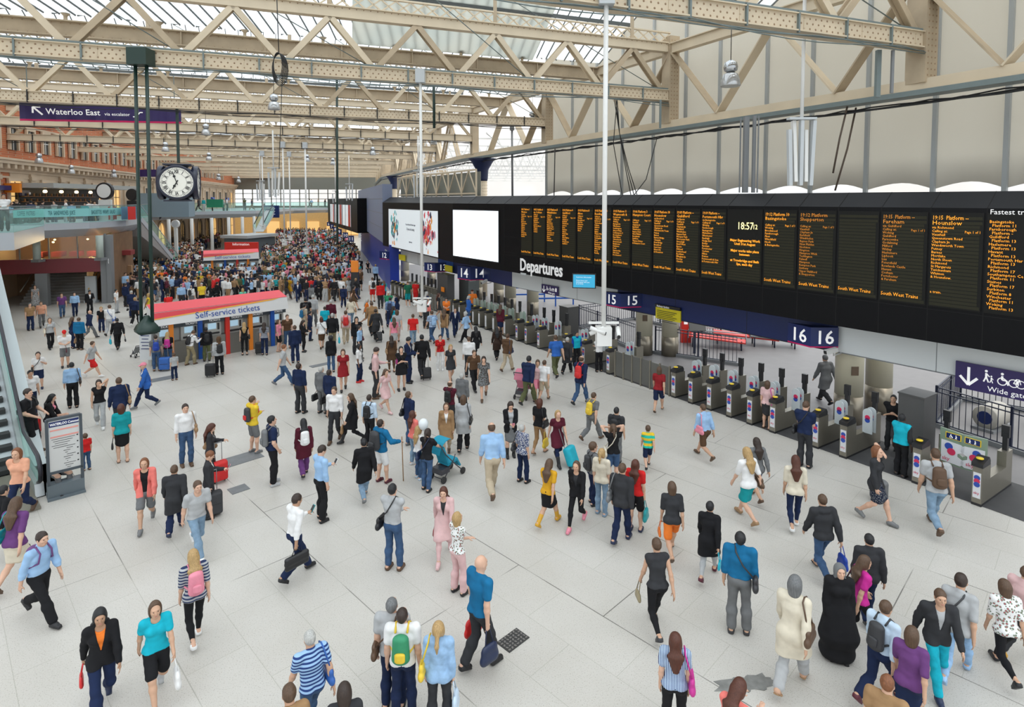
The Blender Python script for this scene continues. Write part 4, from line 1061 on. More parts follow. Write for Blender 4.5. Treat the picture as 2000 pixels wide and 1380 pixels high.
pp = Plane(BC, V(BC.x + (-700 + 0) * 0 + 0, BC.y, 0) + V(-.30, .95, 0) * 13)
q1 = pp.t_at(700); pb = thing('panelled_block', 'grey-blue panelled block beside the advert screen', 'panel wall', pp.o, pp.ang)
mb = MB(); pp.box(mb, .05, q1, 3.6, 8.4, -.8, 0); blk = mb.build('panel', mat('grey_blue_panel', (.20, .24, .36), .45), pb)
mb = MB()
for z in (4.8, 6.0, 7.2): pp.box(mb, .05, q1, z - .02, z + .02, 0, .01)
mb.build('panel_seam', M_GREY, pb)
bl = thing('hoarding', 'royal blue hoarding with white text strip beneath the grey-blue panels', 'hoarding', pp.o, pp.ang)
mb = MB(); pp.box(mb, -2.5, q1, 0, 3.6, -1.0, -.3); mb.build('board', mat('royal_blue_hoarding', (.006, .03, .30), .4), bl)
tt = thing('lettering_strip', None, None, pp.p(q1 - .6, 1, 0)) if False else None
for j in range(6): text('Fast and easy' if j % 2 else 'tickets here', .34, pp.p(q1 - .25, 3.1 - j * .34, -.28), -pp.a, (0, 0, 1), M_TXT, bl, extrude=.002, sx=.9)
mb = MB()
for x in (-.2, .7): pp.box(mb, x, x + .55, 2.2, 3.0, -.3, -.27)
mb.build('pasted_notice', M_LGREY, bl)
f0 = aty(698, 440, 66); f1 = aty(641, 430, 92); fp = Plane(f0, f1)
fb = thing('advert_housing', 'distant black housing with red and white screens past the grey-blue panels', 'screen housing', fp.o, fp.ang)
mb = MB(); fp.box(mb, 0, fp.L, 3.4, 7.3, -1.5, 0); mb.build('housing', M_BLACK, fb)
mb = MB(); fp.prism if False else None
for a, b_ in ((685, 670), (668, 655), (653, 646)):
	ta, tb = fp.t_at(a), fp.t_at(b_); mb = MB(); fp.box(mb, ta, tb, 3.9, 6.5, 0, .05); s_ = mb.build('screen_panel', mat('advert_white', (.6, .6, .6)), fb)
	mb = MB(); fp.box(mb, ta, ta + (tb - ta) * .25, 3.9, 6.5, .05, .07); mb.build('red_stripe', M_RED, s_)

# ---- fascia below the board, in coloured lengths
F0 = atz(2000, 766, 2.34); F1 = atz(1643, 696, 2.34); F3 = atz(1000, 560, 2.34)
FPn = Plane(F0 + (F0 - F1).normalized() * 6, F3)
FQ = Plane(F3, atz(770, 506, 2.34))
M_FASC = mat('white_fascia', (.72, .76, .77), .35)
def fascia(pl, x0, x1, m, lab, z0=2.34, z1=3.7):
	t0 = pl.t_at(x0) if x0 else 0; t1 = pl.t_at(x1) if x1 else pl.L
	rt = thing('fascia_panel', lab, 'fascia', pl.p(t0, 0), pl.ang)
	mb = MB(); pl.box(mb, t0 + .01, t1 - .01, z0, z1, -.35, 0); mb.build('panel', m, rt)
	mb = MB(); pl.box(mb, t0 + .01, t1 - .01, z0, z0 + .03, -.0, .01)
	n = max(1, int((t1 - t0) / 2.4))
	for i in range(1, n): q = t0 + (t1 - t0) * i / n; pl.box(mb, q - .008, q + .008, z0, z1, 0, .006)
	mb.build('panel_joint', M_GREY if m is M_FASC else M_DARK, rt)
	return rt
fascia(FPn, None, 1643, M_FASC, 'long white fascia panel over the wide gate under the board')
fascia(FPn, 1643, 1208, M_NAVY, 'long navy fascia panel between the platform 15 and 16 signs')
fascia(FPn, 1208, None, M_FASC, 'white fascia panel below the word Departures')
fascia(FQ, None, 885, M_NAVY, 'navy fascia panel behind the platform 14 sign')
fascia(FQ, 885, 855, M_BLUE, 'blue fascia panel between signs 13 and 14')
fascia(FQ, 855, 782, M_FASC, 'white fascia panel below the advert screen')
def number_sign(px, py_t, py_b, pl, num, w=.62, label='', out=.0, double=True, h=None):
	t, z1 = pl.hit(px, py_t, out); _, z0 = pl.hit(px, py_b, out)
	rt = thing('platform_sign', label, 'platform sign', pl.p(t, z0, out), pl.ang)
	cen = pl.p(t, z0, out * .5 + .35); tc_ = V(-cen.x, -cen.y, 0).normalized(); dv = (tc_ * .75 + pl.n * .25).normalized(); sv = V(dv.y, -dv.x, 0); sv = sv if sv.dot(pl.a) > 0 else -sv
	A = cen + sv * w; Bv = cen + dv * .62 * w; C = cen - sv * w
	mb = MB(); mb.prism([A, Bv, C], (0, 0, z1 - z0)); mb.build('sign_box', M_NAVY, rt)
	mb = MB(); mb.prism([A - V(0, 0, .04), Bv - V(0, 0, .04) + pl.n * .01, C - V(0, 0, .04)], (0, 0, .04)); mb.build('red_line', mat('crimson_line', (.6, .01, .12), .4), rt)
	hgt = z1 - z0
	for (a, b_) in ((A, Bv), (Bv, C)):
		d = (b_ - a).normalized(); nn = d.cross(V(0, 0, 1))
		mid = (a + b_) / 2 + V(0, 0, hgt * .14)
		if nn.dot(dv) < 0: nn = -nn
		text(num, hgt * 1.0, mid + nn * .012, d if d.cross(V(0, 0, 1)).dot(dv) > 0 else -d, (0, 0, 1), M_TXT, rt, align='CENTER', extrude=.003, bold=.006)
	return rt
number_sign(1597, 632, 668, FPn, '16', .72, 'navy V-shaped platform sign where the navy fascia meets the white, reading 16', .1)
number_sign(1226, 569, 594, FPn, '15', .85, 'navy V-shaped platform sign beside the blue monitor, reading 15', .1)
number_sign(932, 518, 543, FQ, '14', .95, 'navy V-shaped platform sign below the blank white screen, reading 14', .1)
number_sign(862, 512, 528, FQ, '13', .9, 'navy V-shaped platform sign over the black cabinet, reading 13', .1)
number_sign(770, 490, 504, FQ, '12', .9, 'navy platform sign reading 12 by the blue hoarding', .1)
for n_, x, y, Y, w in (('11', 686, 466, 60, 1.1), ('10', 675, 459, 66, 1.1), ('9', 663, 452, 72, 1.1), ('8', 655, 447, 78, 1.1), ('7', 648, 442, 84, 1.1), ('6', 642, 437, 90, 1.1)):
	c = aty(x, y, Y); rt = thing('platform_sign', 'small navy hanging platform sign reading %s, %s of the receding row' % (n_, {'11': 'largest', '10': 'second', '9': 'third', '8': 'fourth', '7': 'fifth', '6': 'smallest'}[n_]), 'platform sign', c, 0)
	mb = MB(); mb.box(c, (w * .5, .08, .62)); mb.build('sign_box', M_NAVY, rt)
	text(n_, .5, c + V(0, -.06, -.18), (1, 0, 0), (0, 0, 1), M_TXT, rt, align='CENTER', extrude=.002)
	mb = MB(); mb.bar(c + V(0, 0, .31), c + V(0, 0, 4.2), .03, .03); mb.build('hanger', M_DARK, rt)
def flat_sign(pl, x0, x1, yt, yb, out, name, lab, m, cat='sign', sheer=0):
	t0 = pl.t_at(x0, out); t1 = pl.t_at(x1, out); mx = (x0 + x1) / 2
	z1 = pl.hit(mx, yt, out)[1]; z0 = pl.hit(mx, yb, out)[1]
	rt = thing(name, lab, cat, pl.p((t0 + t1) / 2, z0, out), pl.ang)
	mb = MB(); pl.box(mb, t0, t1, z0, z1, out - .05, out); mb.build('sign_plate', m, rt)
	return rt, t0, t1, z0, z1
def person_icon(mb, pl, t, z, s, o, wheel=False, kid=False):
	Rn = Matrix(((pl.a.x, 0, pl.n.x), (pl.a.y, 0, pl.n.y), (0, 1, 0)))
	mb.lathe([(s * .1, 0), (s * .1, .004)], pl.p(t, z + s * .88, o), 10, Rn, False)
	mb.bar(pl.p(t, z + s * .72, o), pl.p(t, z + s * .4, o), s * .14, .004, pl.n)
	if wheel:
		for k in range(14):
			a, b_ = k * PI / 7, (k + 1) * PI / 7
			mb.bar(pl.p(t + math.cos(a) * s * .28, z + s * (.28 + .28 * math.sin(a)), o), pl.p(t + math.cos(b_) * s * .28, z + s * (.28 + .28 * math.sin(b_)), o), s * .07, .004, pl.n)
		mb.bar(pl.p(t, z + s * .4, o), pl.p(t - s * .3, z + s * .4, o), s * .1, .004, pl.n); mb.bar(pl.p(t - s * .3, z + s * .4, o), pl.p(t - s * .38, z + s * .05, o), s * .1, .004, pl.n)
	else:
		mb.bar(pl.p(t, z + s * .42, o), pl.p(t - s * .16, z, o), s * .1, .004, pl.n); mb.bar(pl.p(t, z + s * .42, o), pl.p(t + s * .16, z, o), s * .1, .004, pl.n)
		mb.bar(pl.p(t, z + s * .7, o), pl.p(t - s * .22, z + s * .45, o), s * .08, .004, pl.n)
def wide_gate(pl, x0, x1, yt, yb, lab):
	rt, t0, t1, z0, z1 = flat_sign(pl, x0, x1, yt, yb, .12, 'wide_gate_sign', lab, M_SIGN)
	H = z1 - z0; W_ = t0 - t1; o = .126; zb_ = z0 + H * .42
	mb = MB()
	c = t0 - H * .42
	mb.bar(pl.p(c, z0 + H * .85, o), pl.p(c, z0 + H * .22, o), H * .09, .004, pl.n)
	mb.bar(pl.p(c, z0 + H * .18, o), pl.p(c + H * .27, z0 + H * .48, o), H * .09, .004, pl.n); mb.bar(pl.p(c, z0 + H * .18, o), pl.p(c - H * .27, z0 + H * .48, o), H * .09, .004, pl.n)
	mb.build('arrow', M_TXT, rt)
	mb = MB(); s = H * .46; u = (W_ - H * .9) / 4.0; b0 = t0 - H * .95
	person_icon(mb, pl, b0 - .0 * u, zb_, s, o); person_icon(mb, pl, b0 - .38 * u, zb_, s * .6, o)
	person_icon(mb, pl, b0 - 1.15 * u, zb_, s, o, True)
	for k in range(2):
		cc_ = b0 - (1.95 + .5 * k) * u
		for j in range(12):
			a, b_ = j * PI / 6, (j + 1) * PI / 6; r = s * .3
			mb.bar(pl.p(cc_ + math.cos(a) * r, zb_ + r + math.sin(a) * r, o), pl.p(cc_ + math.cos(b_) * r, zb_ + r + math.sin(b_) * r, o), s * .06, .004, pl.n)
	c1, c2 = b0 - 1.95 * u, b0 - 2.45 * u; r = s * .3
	for (p, q) in (((c1, r), (c1 - .18 * u, r * 2.2)), ((c1 - .18 * u, r * 2.2), (c2 + .1 * u, r * 2.2)), ((c2 + .1 * u, r * 2.2), (c2, r)), ((c1 - .18 * u, r * 2.2), (c1 - .28 * u, r)), ((c1 - .28 * u, r), (c2 + .1 * u, r * 2.2)), ((c1, r), (c1 - .28 * u, r))):
		mb.bar(pl.p(p[0], zb_ + p[1], o), pl.p(q[0], zb_ + q[1], o), s * .06, .004, pl.n)
	pl.box(mb, b0 - 3.0 * u, b0 - 3.5 * u, zb_, zb_ + s * .75, o - .003, o + .001); pl.box(mb, b0 - 3.15 * u, b0 - 3.35 * u, zb_ + s * .75, zb_ + s * .92, o - .003, o + .001)
	mb.build('pictogram', M_TXT, rt)
	text('Wide gate', H * .27, pl.p(t0 - W_ * .62, z0 + H * .1, o), -pl.a, (0, 0, 1), M_TXT, rt, align='CENTER', extrude=.002)
wide_gate(FPn, 1878, 2052, 722, 776, 'purple Wide gate sign hanging at the white fascia by the railings')
wide_gate(FPn, 1058, 1090, 557, 575, 'small purple Wide gate sign below the word Departures')
rt, t0, t1, z0, z1 = flat_sign(FPn, 1283, 1332, 603, 626, .06, 'notice_board', 'yellow notice hung on the navy fascia', M_YEL)
mb = MB(); FPn.box(mb, t0, t1, z1, z1 + .12, .04, .11); mb.build('header', M_DARK, rt)
text('Railway Update', .1, FPn.p(t0 - .1, z1 + .02, .115), -FPn.a, (0, 0, 1), M_TXT, rt, extrude=.001)
mb = MB()
for j in range(7): FPn.box(mb, t0 - .1, t1 + .15 + .1 * (j % 3), z1 - .12 - j * .07, z1 - .14 - j * .07, .1, .104)
mb.build('small_print', M_DARK, rt)
for x0, x1, yt, yb, lab in ((868, 882, 518, 530, 'yellow notice beside the platform 13 sign'), (778, 790, 497, 508, 'small yellow notice beside the platform 12 sign')):
	flat_sign(FQ, x0, x1, yt, yb, .2, 'notice_board', lab, M_YEL)
c = BP.p(BP.t_at(1172), BP.hit(1172, 545)[1], .9)
mo = thing('information_monitor', 'tilted blue information monitor hanging under the board', 'monitor', c, BP.ang)
sd = (BP.a * -.85 + BP.n * -.2 ).normalized(); upv = V(0, 0, 1)
def slab(mb, c, x, z, w, h, th):
	x = x.normalized(); y = x.cross(z).normalized(); R = Matrix(((x.x, y.x, z.x), (x.y, y.y, z.y), (x.z, y.z, z.z))); return mb.box(c, (w, th, h), R)
xd = V(1, -.18, 0).normalized(); nv = xd.cross(V(0, 0, 1)).normalized()
mb = MB(); slab(mb, c, xd, V(0, 0, 1), .98, .62, .14); mb.build('casing', M_DARK, mo)
mb = MB(); slab(mb, c + nv * .08, xd, V(0, 0, 1), .9, .54, .02); sc_ = mb.build('screen', mat('blue_screen', (.02, .2, .35), .3, emit=(.04, .38, .6), es=.55), mo)
text('Customer information\n\nPlease keep your\nbelongings with you\nat all times', .07, c + nv * .095 - xd * .33 + V(0, 0, .14), xd, (0, 0, 1), M_TXT, sc_, extrude=.001)
mb = MB(); mb.bar(c + V(0, 0, .3), BP.p(BP.t_at(1172), 3.6, .05), .06, .06); mb.build('bracket', M_DARK, mo)
def cctv(c, d, lab):
	rt = thing('security_camera', lab, 'security camera', c, 0); d = Vector(d).normalized()
	mb = MB(); mb.bar(c, c + d * .42, .13, .13); mb.build('camera_body', M_WHITE, rt)
	mb = MB(); mb.bar(c + d * .42, c + d * .44, .1, .1); mb.build('lens', M_DARK, rt)
	mb = MB(); mb.tube([c + d * .1, c + d * .1 - V(0, 0, .16), c + d * .0 - V(0, 0, .16) + BP.n * -.3], .025, 6); mb.build('bracket', M_WHITE, rt)
t, z = FPn.hit(1634, 682, .3); cctv(FPn.p(t, z, .3), (-.75, -.2, -.12), 'white security camera below the platform 16 sign')
t, z = FQ.hit(921, 543, .3); cctv(FQ.p(t, z, .3), (-.8, -.3, -.1), 'white security camera under the platform 14 sign, beside the advert end')
t, z = FQ.hit(951, 547, .3); cctv(FQ.p(t, z, .3), (-.7, -.6, -.3), 'white security camera under the platform 14 sign, nearer the white fascia')
def clad(px, d, Y, lab, poster=False):
	c = V((px - CX) / FPX * Y, Y, 0); rt = thing('clad_column', lab, 'column', c, 0)
	mb = MB(); mb.lathe([(d / 2, .9), (d / 2, 3.6)], c, 28); mb.build('upper_cladding', mat('cream_column_cladding', (.62, .58, .44), .35), rt)
	mb = MB(); mb.lathe([(d / 2 + .01, 0), (d / 2 + .01, .9)], c, 28); mb.build('lower_cladding', mat('steel_column_cladding', (.26, .23, .18), .3, metal=.6), rt)
	if poster:
		mb = MB(); mb.box(c + V(-.06, -d / 2 - .005, 1.75), (.22, .02, .28)); mb.build('sticker', mat('brown_sticker', (.12, .08, .05), .6), rt)
clad(1668, .82, 18.7, 'cream clad column with small poster, behind the gates beyond sign 16', True)
clad(1727, .80, 19.6, 'cream clad column with steel base beside the man in black t-shirt')
clad(1261, .75, 27.0, 'cream clad column with sticker behind the glass fence', True)
clad(1312, .75, 26.8, 'cream clad column under the yellow notice')
for px, Y, l in ((1041, 36, 'near the small wide gate sign'), (997, 37.5, 'left of the grey cabinet'), (974, 41, 'under the end of the white fascia'), (932, 42, 'under sign 14'), (790, 52, 'under sign 12'), (842, 50, 'under sign 13')):
	clad(px, .72, Y, 'slender cream clad column standing ' + l)
# ---------------------------------------------------------------- ticket gates
M_STK = mat('white_sticker', (.72, .73, .76), .4); M_STR = mat('red_sticker', (.62, .03, .10), .4); M_STB = mat('blue_sticker', (.03, .08, .40), .4)
M_PAD = mat('yellow_reader', (.85, .60, .03), .4)
M_PADG = glassmat('paddle_glass', (.70, .80, .74), .55, gloss=.1)
def gate(pl, t, lab, group, wide=False, full=True, near=True):
	W_, H, D = .19, 1.02, 1.9
	rt = thing('ticket_gate', lab, 'ticket gate', pl.p(t, 0), pl.ang, group=group)
	mb = MB(); pl.box(mb, t - W_ / 2, t + W_ / 2, 0, H * .90, -.5, 0); pl.box(mb, t - W_ / 2, t + W_ / 2, 0, .56, -1.5, -.5); pl.box(mb, t - W_ / 2, t + W_ / 2, 0, H * .9, -D, -1.5); mb.build('cabinet', M_STAIN, rt)
	mb = MB(); pl.box(mb, t - W_ / 2 - .005, t + W_ / 2 + .005, 0, .06, -D - .005, .005); mb.build('plinth', M_DARK, rt)
	mb = MB(); pl.box(mb, t - W_ / 2 - .02, t + W_ / 2 + .02, H * .9, H * .99, -.42, .03)
	mb.prism([pl.p(t - W_ / 2 - .02, H * .99, .03), pl.p(t - W_ / 2 - .02, H * .99, -.42), pl.p(t - W_ / 2 - .02, H * 1.08, -.36)], pl.a * (W_ + .04)); hd = mb.build('reader_head', M_DARK, rt)
	mb = MB(); c = pl.p(t, H * 1.06, -.12); mb.lathe([(.075, 0), (.075, .025), (0, .03)], c, 14); mb.build('reader_disc', M_PAD, hd)
	mb = MB(); pl.box(mb, t - .05, t + .05, H * .9, H * 1.32, -1.78, -1.66); mb.box(pl.p(t, H * 1.36, -1.72), (.16, .10, .30), pl.R); mb.build('indicator', M_DARK, rt)
	mb = MB(); pl.box(mb, t - .075, t + .075, .18, .78, 0, .006); st = mb.build('sticker', M_STK, rt)
	if near:
		Rn = Matrix(((pl.a.x, 0, pl.n.x), (pl.a.y, 0, pl.n.y), (0, 1, 0)))
		for (z, m_) in ((.66, M_STB), (.58, M_STR), (.50, M_STB)):
			mb = MB(); mb.lathe([(.062, 0), (.062, .004)], pl.p(t, z, .006 + (.66 - z) * .02), 14, Rn, False); mb.build('roundel', m_, st)
		text('sky', .085, pl.p(t + .06, .27, .01), -pl.a, (0, 0, 1), M_STR, st, extrude=.001)
	if full:     # folding paddles, round topped
		for o_, dd in ((-.95, 1), (-1.15, 1)):
			mb = MB(); w = .30; P = []
			for k in range(9): a = PI * k / 8; P.append(pl.p(t - .02 - dd * (.16 + .0) + .13 * math.cos(a), 1.12 + .13 * math.sin(a), o_))
			P += [pl.p(t - .31, .55, o_), pl.p(t - .05, .55, o_)]
			mb.prism(P, pl.n * .03); pd = mb.build('paddle', M_PADG if not near else mat('paddle_white', (.55, .60, .62), .35), rt)
			if near:
				mb = MB()
				for (z, m_) in ((1.0, 0), (.92, 1)): mb.m(m_).lathe([(.07, 0), (.07, .004)], pl.p(t - .18, z, o_ + .031), 12, Matrix(((pl.a.x, 0, pl.n.x), (pl.a.y, 0, pl.n.y), (0, 1, 0))), False)
				mb.build('roundel', [M_STR, M_STB], pd)
	return rt
nearpx = [1930, 1808, 1660, 1604, 1518, 1472, 1431, 1391, 1354, 1320]
names_n = ['nearest one with wide green-glass paddles', 'beside the wide gate, its far post', 'in front of the man in the blue vest', 'beside the man with the black shoulder bag', 'next to the man with the shoulder bag, far side', 'beside the woman with the pink bag', 'second beyond the woman with the pink bag', 'third from the glass fence', 'second from the glass fence', 'first after the glass fence']
for px, nm in zip(nearpx, names_n):
	gate(GP, GP.t_at(px), 'steel ticket gate with stickers, ' + nm, 'ticket gates under the board', full=px < 1700, near=True)
tA, tB = GP.t_at(1930), GP.t_at(1808)
for nm, s, tt in (('wheelchair', 1, tB - .13), ('bicycle', -1, tA + .13)):
	rt = thing('gate_paddle', 'wide green-edged gate paddle showing a %s pictogram' % nm, 'gate paddle', GP.p(tt, 0, -1), GP.ang)
	dirn = -1 if s == 1 else 1; L = .62
	P = [(0, .42), (.42, .38), (.50, .48), (.50, .62), (.36, .74), (.36, .86), (.50, .98), (.50, 1.18), (.42, 1.26), (0, 1.30)]
	poly = [GP.p(tt + dirn * x * 1.15, z, -1.0) for x, z in P]
	mb = MB(); mb.prism(poly, GP.n * .04); mb.build('paddle_glass', mat('sage_glass', (.22, .30, .22), .25), rt)
	poly = [GP.p(tt + dirn * (x * .86 + .03) * 1.15, .43 + (z - .38) * .62, -.955) for x, z in P]
	mb = MB(); mb.prism(poly, GP.n * .004); pan = mb.build('sticker', M_STK, rt)
	mb = MB(); GP.box(mb, tt + dirn * .12, tt + dirn * .46, 1.06, 1.22, -.96, -.95); mb.build('yellow_frame', M_PAD, rt)
	mb = MB(); GP.box(mb, tt + dirn * .14, tt + dirn * .44, 1.075, 1.205, -.95, -.945); pl_ = mb.build('pictogram_plate', M_NAVY, rt)
	mb = MB(); person_icon(mb, GP, tt + dirn * .24, 1.09, .1, -.942, s == 1); person_icon(mb, GP, tt + dirn * .35, 1.09, .1, -.942); mb.build('pictogram', M_TXT, pl_)
	mb = MB(); Rn = Matrix(((GP.a.x, 0, GP.n.x), (GP.a.y, 0, GP.n.y), (0, 1, 0)))
	mb.m(0).lathe([(.09, 0), (.09, .004)], GP.p(tt + dirn * .2, .86, -.95), 16, Rn, False); mb.m(1).lathe([(.09, 0), (.09, .004)], GP.p(tt + dirn * .26, .74, -.945), 16, Rn, False); mb.build('roundel', [M_STB, M_STR], pan)
	text('sky', .13, GP.p(tt + (.0 if dirn == -1 else .42) - (.06 if dirn == -1 else 0), .5, -.945), -GP.a, (0, 0, 1), M_STR, pan, extrude=.001)
words_far = ['by the security guard in the white shirt', 'beside the steward in the blue vest', 'second beyond the blue-vested steward', 'third beyond the blue-vested steward', 'fourth beyond the steward, behind the crowd', 'fifth beyond the steward, behind the crowd', 'sixth beyond the steward, behind the crowd', 'seventh beyond the steward, near the clad columns', 'eighth beyond the steward, near the clad columns', 'ninth beyond the steward', 'tenth beyond the steward', 'eleventh beyond the steward', 'twelfth beyond the steward', 'last before the grey cabinet']
for px, nm in zip([1190, 1141, 1103, 1052, 1027, 1009, 985, 963, 948, 935, 923, 910, 896, 884], words_far):
	pl = GQ; gate(pl, pl.t_at(px), 'steel ticket gate ' + nm, 'ticket gates under the board', near=px > 1000)
for i, px in enumerate([820, 812, 805, 798, 791, 784, 778, 770, 762]):
	gate(GQ, GQ.t_at(px), 'distant steel ticket gate, %s of the row below sign 12' % ['first', 'second', 'third', 'fourth', 'fifth', 'sixth', 'seventh', 'eighth', 'ninth'][i], 'ticket gates under the board', near=False, full=False)
def low_fence(pl, x0, x1, lab, h=1.05, n=6, o=0):
	t0, t1 = pl.t_at(x0), pl.t_at(x1); rt = thing('barrier_fence', lab, 'fence', pl.p(t0, 0, o), pl.ang)
	for i in range(n):
		a = t0 + (t1 - t0) * i / n; b_ = t0 + (t1 - t0) * (i + 1) / n
		mb = MB(); pl.box(mb, a + .03 * (1 if t1 > t0 else -1), b_, .08, h, o - .03, o); mb.build('fence_panel', mat('smoked_panel', (.13, .13, .12), .25, metal=.2), rt)
	for i in range(n + 1):
		a = t0 + (t1 - t0) * i / n; mb = MB(); pl.box(mb, a - .03, a + .03, 0, h + .05, o - .04, o + .02); mb.build('post', M_STAIN, rt)
low_fence(GP, 1312, 1204, 'smoked glass barrier fence between the two rows of gates')
low_fence(GQ, 880, 822, 'smoked barrier fence below the black cabinet', n=7)
def cabinet(c, w, d, h, ang, m, name, lab, cat='cabinet'):
	rt = thing(name, lab, cat, c, ang); R = rotz(ang)
	mb = MB(); mb.box(V(*c) + V(0, 0, h / 2), (w, d, h), R); mb.build('body', m, rt)
	mb = MB(); mb.box(V(*c) + V(0, 0, h + .02), (w + .04, d + .04, .04), R); mb.build('lid', m, rt)
	mb = MB(); mb.box(V(*c) + R @ V(w * .2, -d / 2 - .01, h * .45), (.05, .02, .1), R); mb.build('handle', M_GREY, rt)
	return rt
M_CAB = mat('charcoal_cabinet', (.075, .075, .075), .4)
c = GP.p(GP.t_at(1795, -1.2), 0, -1.5); cabinet(c, .62, .75, 1.85, GP.ang, M_CAB, 'equipment_cabinet', 'tall charcoal cabinet beside the blue-vested steward at the wide gate')
c = GQ.p(GQ.t_at(1100, -2), 0, -2.4); cabinet(c, .7, .7, 1.7, GQ.ang, M_CAB, 'equipment_cabinet', 'charcoal cabinet behind the middle row of gates')
c = GQ.p(GQ.t_at(905, -2), 0, -2.4); cabinet(c, 1.3, .8, 2.0, GQ.ang, mat('grey_cabinet', (.12, .14, .14), .4), 'equipment_cabinet', 'wide grey cabinet below the platform 14 sign')
c = GQ.p(GQ.t_at(867, -.8), 0, -.9); cabinet(c, 1.5, .5, 2.3, GQ.ang, M_CAB, 'advert_cabinet', 'black cabinet with orange emblem below the platform 13 sign')
mb = MB(); cc_ = GQ.p(GQ.t_at(864, -.6), 1.35, -.6)
ob = mb.box(cc_, (.45, .03, .3), GQ.R).build('emblem_plate', M_ORANGE, bpy.data.objects['advert_cabinet'])
M_RAIL = mat('navy_railing_paint', (.012, .018, .045), .4)
def railing(p0, p1, lab, h=1.25, step=.16, name='railing'):
	pl = Plane(p0, p1); rt = thing(name, lab, 'railing', pl.o, pl.ang); n = int(pl.L / step)
	mb = MB()
	for z in (.15, h - .14, h): mb.bar(pl.p(0, z), pl.p(pl.L, z), .045, .03)
	mb.build('rail', M_RAIL, rt)
	k = 0
	mb = MB()
	for i in range(n + 1):
		t = pl.L * i / n
		if i % 12 == 0:
			m2 = MB(); m2.box(pl.p(t, h / 2 + .02), (.06, .06, h + .06), pl.R); m2.build('post', M_RAIL, rt)
		else: mb.tube([pl.p(t, .15), pl.p(t, h)], .012, 5)
	mb.build('baluster', M_RAIL, rt)
	mb = MB(); pl.box(mb, -.1, pl.L + .1, 0, .14, -.1, .1); mb.build('kerb', M_GREY, rt)
r0 = atz(1827, 832); r1 = atz(2030, 900)
railing(r0, r1, 'navy railing with upright bars beyond the wide gate'); railing(r0, r0 + V(2.6, 2.4, 0), 'navy railing running back from the corner past the wide gate')
railing(r0 + V(2.6, 2.4, 0), r0 + V(7, -1.6, 0), 'rear navy railing seen through the wide gate opening')
s0 = atz(1131, 640); s1 = atz(1240, 684)
railing(s0, s1, 'navy railing behind the guard in the white shirt'); railing(s0, s0 + V(3.5, 2.2, 0), 'navy railing running back behind the security guard'); railing(s0 + V(3.5, 2.2, 0), s0 + V(7, -2.5, 0), 'rear navy railing behind the security guard')
u0 = atz(1280, 690); railing(u0, u0 + V(3.0, -2.0, 0), 'navy railing behind the two columns by the yellow notice')
def gear(c, ang, lab):
	rt = thing('ramp_drum', lab, 'equipment', c, ang); R = rotz(ang); c = V(*c)
	mb = MB(); mb.lathe([(.0, -.5), (.34, -.5), (.36, -.45), (.36, .45), (.34, .5), (0, .5)], c + V(0, 0, .4), 20, R @ Matrix.Rotation(PI / 2, 3, 'Y')); mb.build('drum', mat('pale_drum', (.40, .38, .34), .5), rt)
	mb = MB(); mb.lathe([(.2, 0), (.2, .03)], c + R @ V(-.52, 0, .4), 16, R @ Matrix.Rotation(PI / 2, 3, 'Y')); mb.build('end_plate', M_NAVY, rt)
	mb = MB(); mb.box(c + V(0, 0, .05), (1.3, .6, .08), R); mb.build('base', M_GREY, rt)
p = r0 + V(1.7, -.1, 0); gear((p.x, p.y, 0), .5, 'pale drum with navy end plate inside the near railing'); p = r0 + V(3.4, -.3, 0); gear((p.x, p.y, 0), .3, 'pale drum further inside the near railing')
c = atz(1339, 668); rt = thing('help_point', 'red help point post behind the clad column', 'help point', c, 0)
mb = MB(); mb.box(c + V(0, 0, .75), (.5, .3, 1.5)); mb.build('body', M_RED, rt)
mb = MB(); mb.box(c + V(-.05, -.16, 1.05), (.18, .02, .22)); mb.build('label_plate', M_TXT, rt)
c = atz(1356, 690); rt = thing('display_plinth', 'tilted dark display on a post beside the red help point', 'display', c, 0)
mb = MB(); mb.bar(c, c + V(0, 0, 1.2), .1, .1); mb.build('post', M_RAIL, rt)
mb = MB(); mb.box(c + V(.1, 0, 1.35), (.75, .1, .6), Matrix.Rotation(-.5, 3, 'X')); mb.build('screen', M_CAB, rt)
def trolley(c, ang, L, lab, col=M_RED):
	rt = thing('luggage_ramp', lab, 'ramp', c, ang); R = rotz(ang); c = V(*c)
	mb = MB(); mb.box(c + V(0, 0, .45), (L, .8, .06), R @ Matrix.Rotation(.06, 3, 'Y')); mb.build('deck', col, rt)
	mb = MB()
	for y in (-.4, .4): mb.tube([c + R @ V(-L / 2, y, .45), c + R @ V(-L / 2, y, .85), c + R @ V(L / 2, y, .85), c + R @ V(L / 2, y, .4)], .03, 6)
	mb.build('side_rail', mat('pale_tube', (.45, .48, .52), .35), rt)
	for x in (-L / 2 + .2, L / 2 - .2):
		for y in (-.35, .35): mb = MB(); mb.tube([c + R @ V(x, y, 0), c + R @ V(x, y, .45)], .035, 6); mb.build('leg', M_RAIL, rt)
for (px, py, a, L, lab, col) in ((1400, 678, -.35, 2.6, 'red-decked boarding ramp beside the display plinth', M_RED), (1455, 672, -.3, 3.0, 'second red boarding ramp under the navy fascia', M_RED), (1430, 655, -.35, 3.4, 'blue-railed boarding ramp behind the red ones', M_BLUE), (1510, 676, -.25, 2.2, 'low pale boarding ramp nearest the navy fascia edge', M_GREY), (1385, 650, -.3, 2.6, 'dark boarding ramp furthest behind the help point', M_CAB)):
	c = atz(px, py); trolley((c.x, c.y, 0), a, L, lab, col)
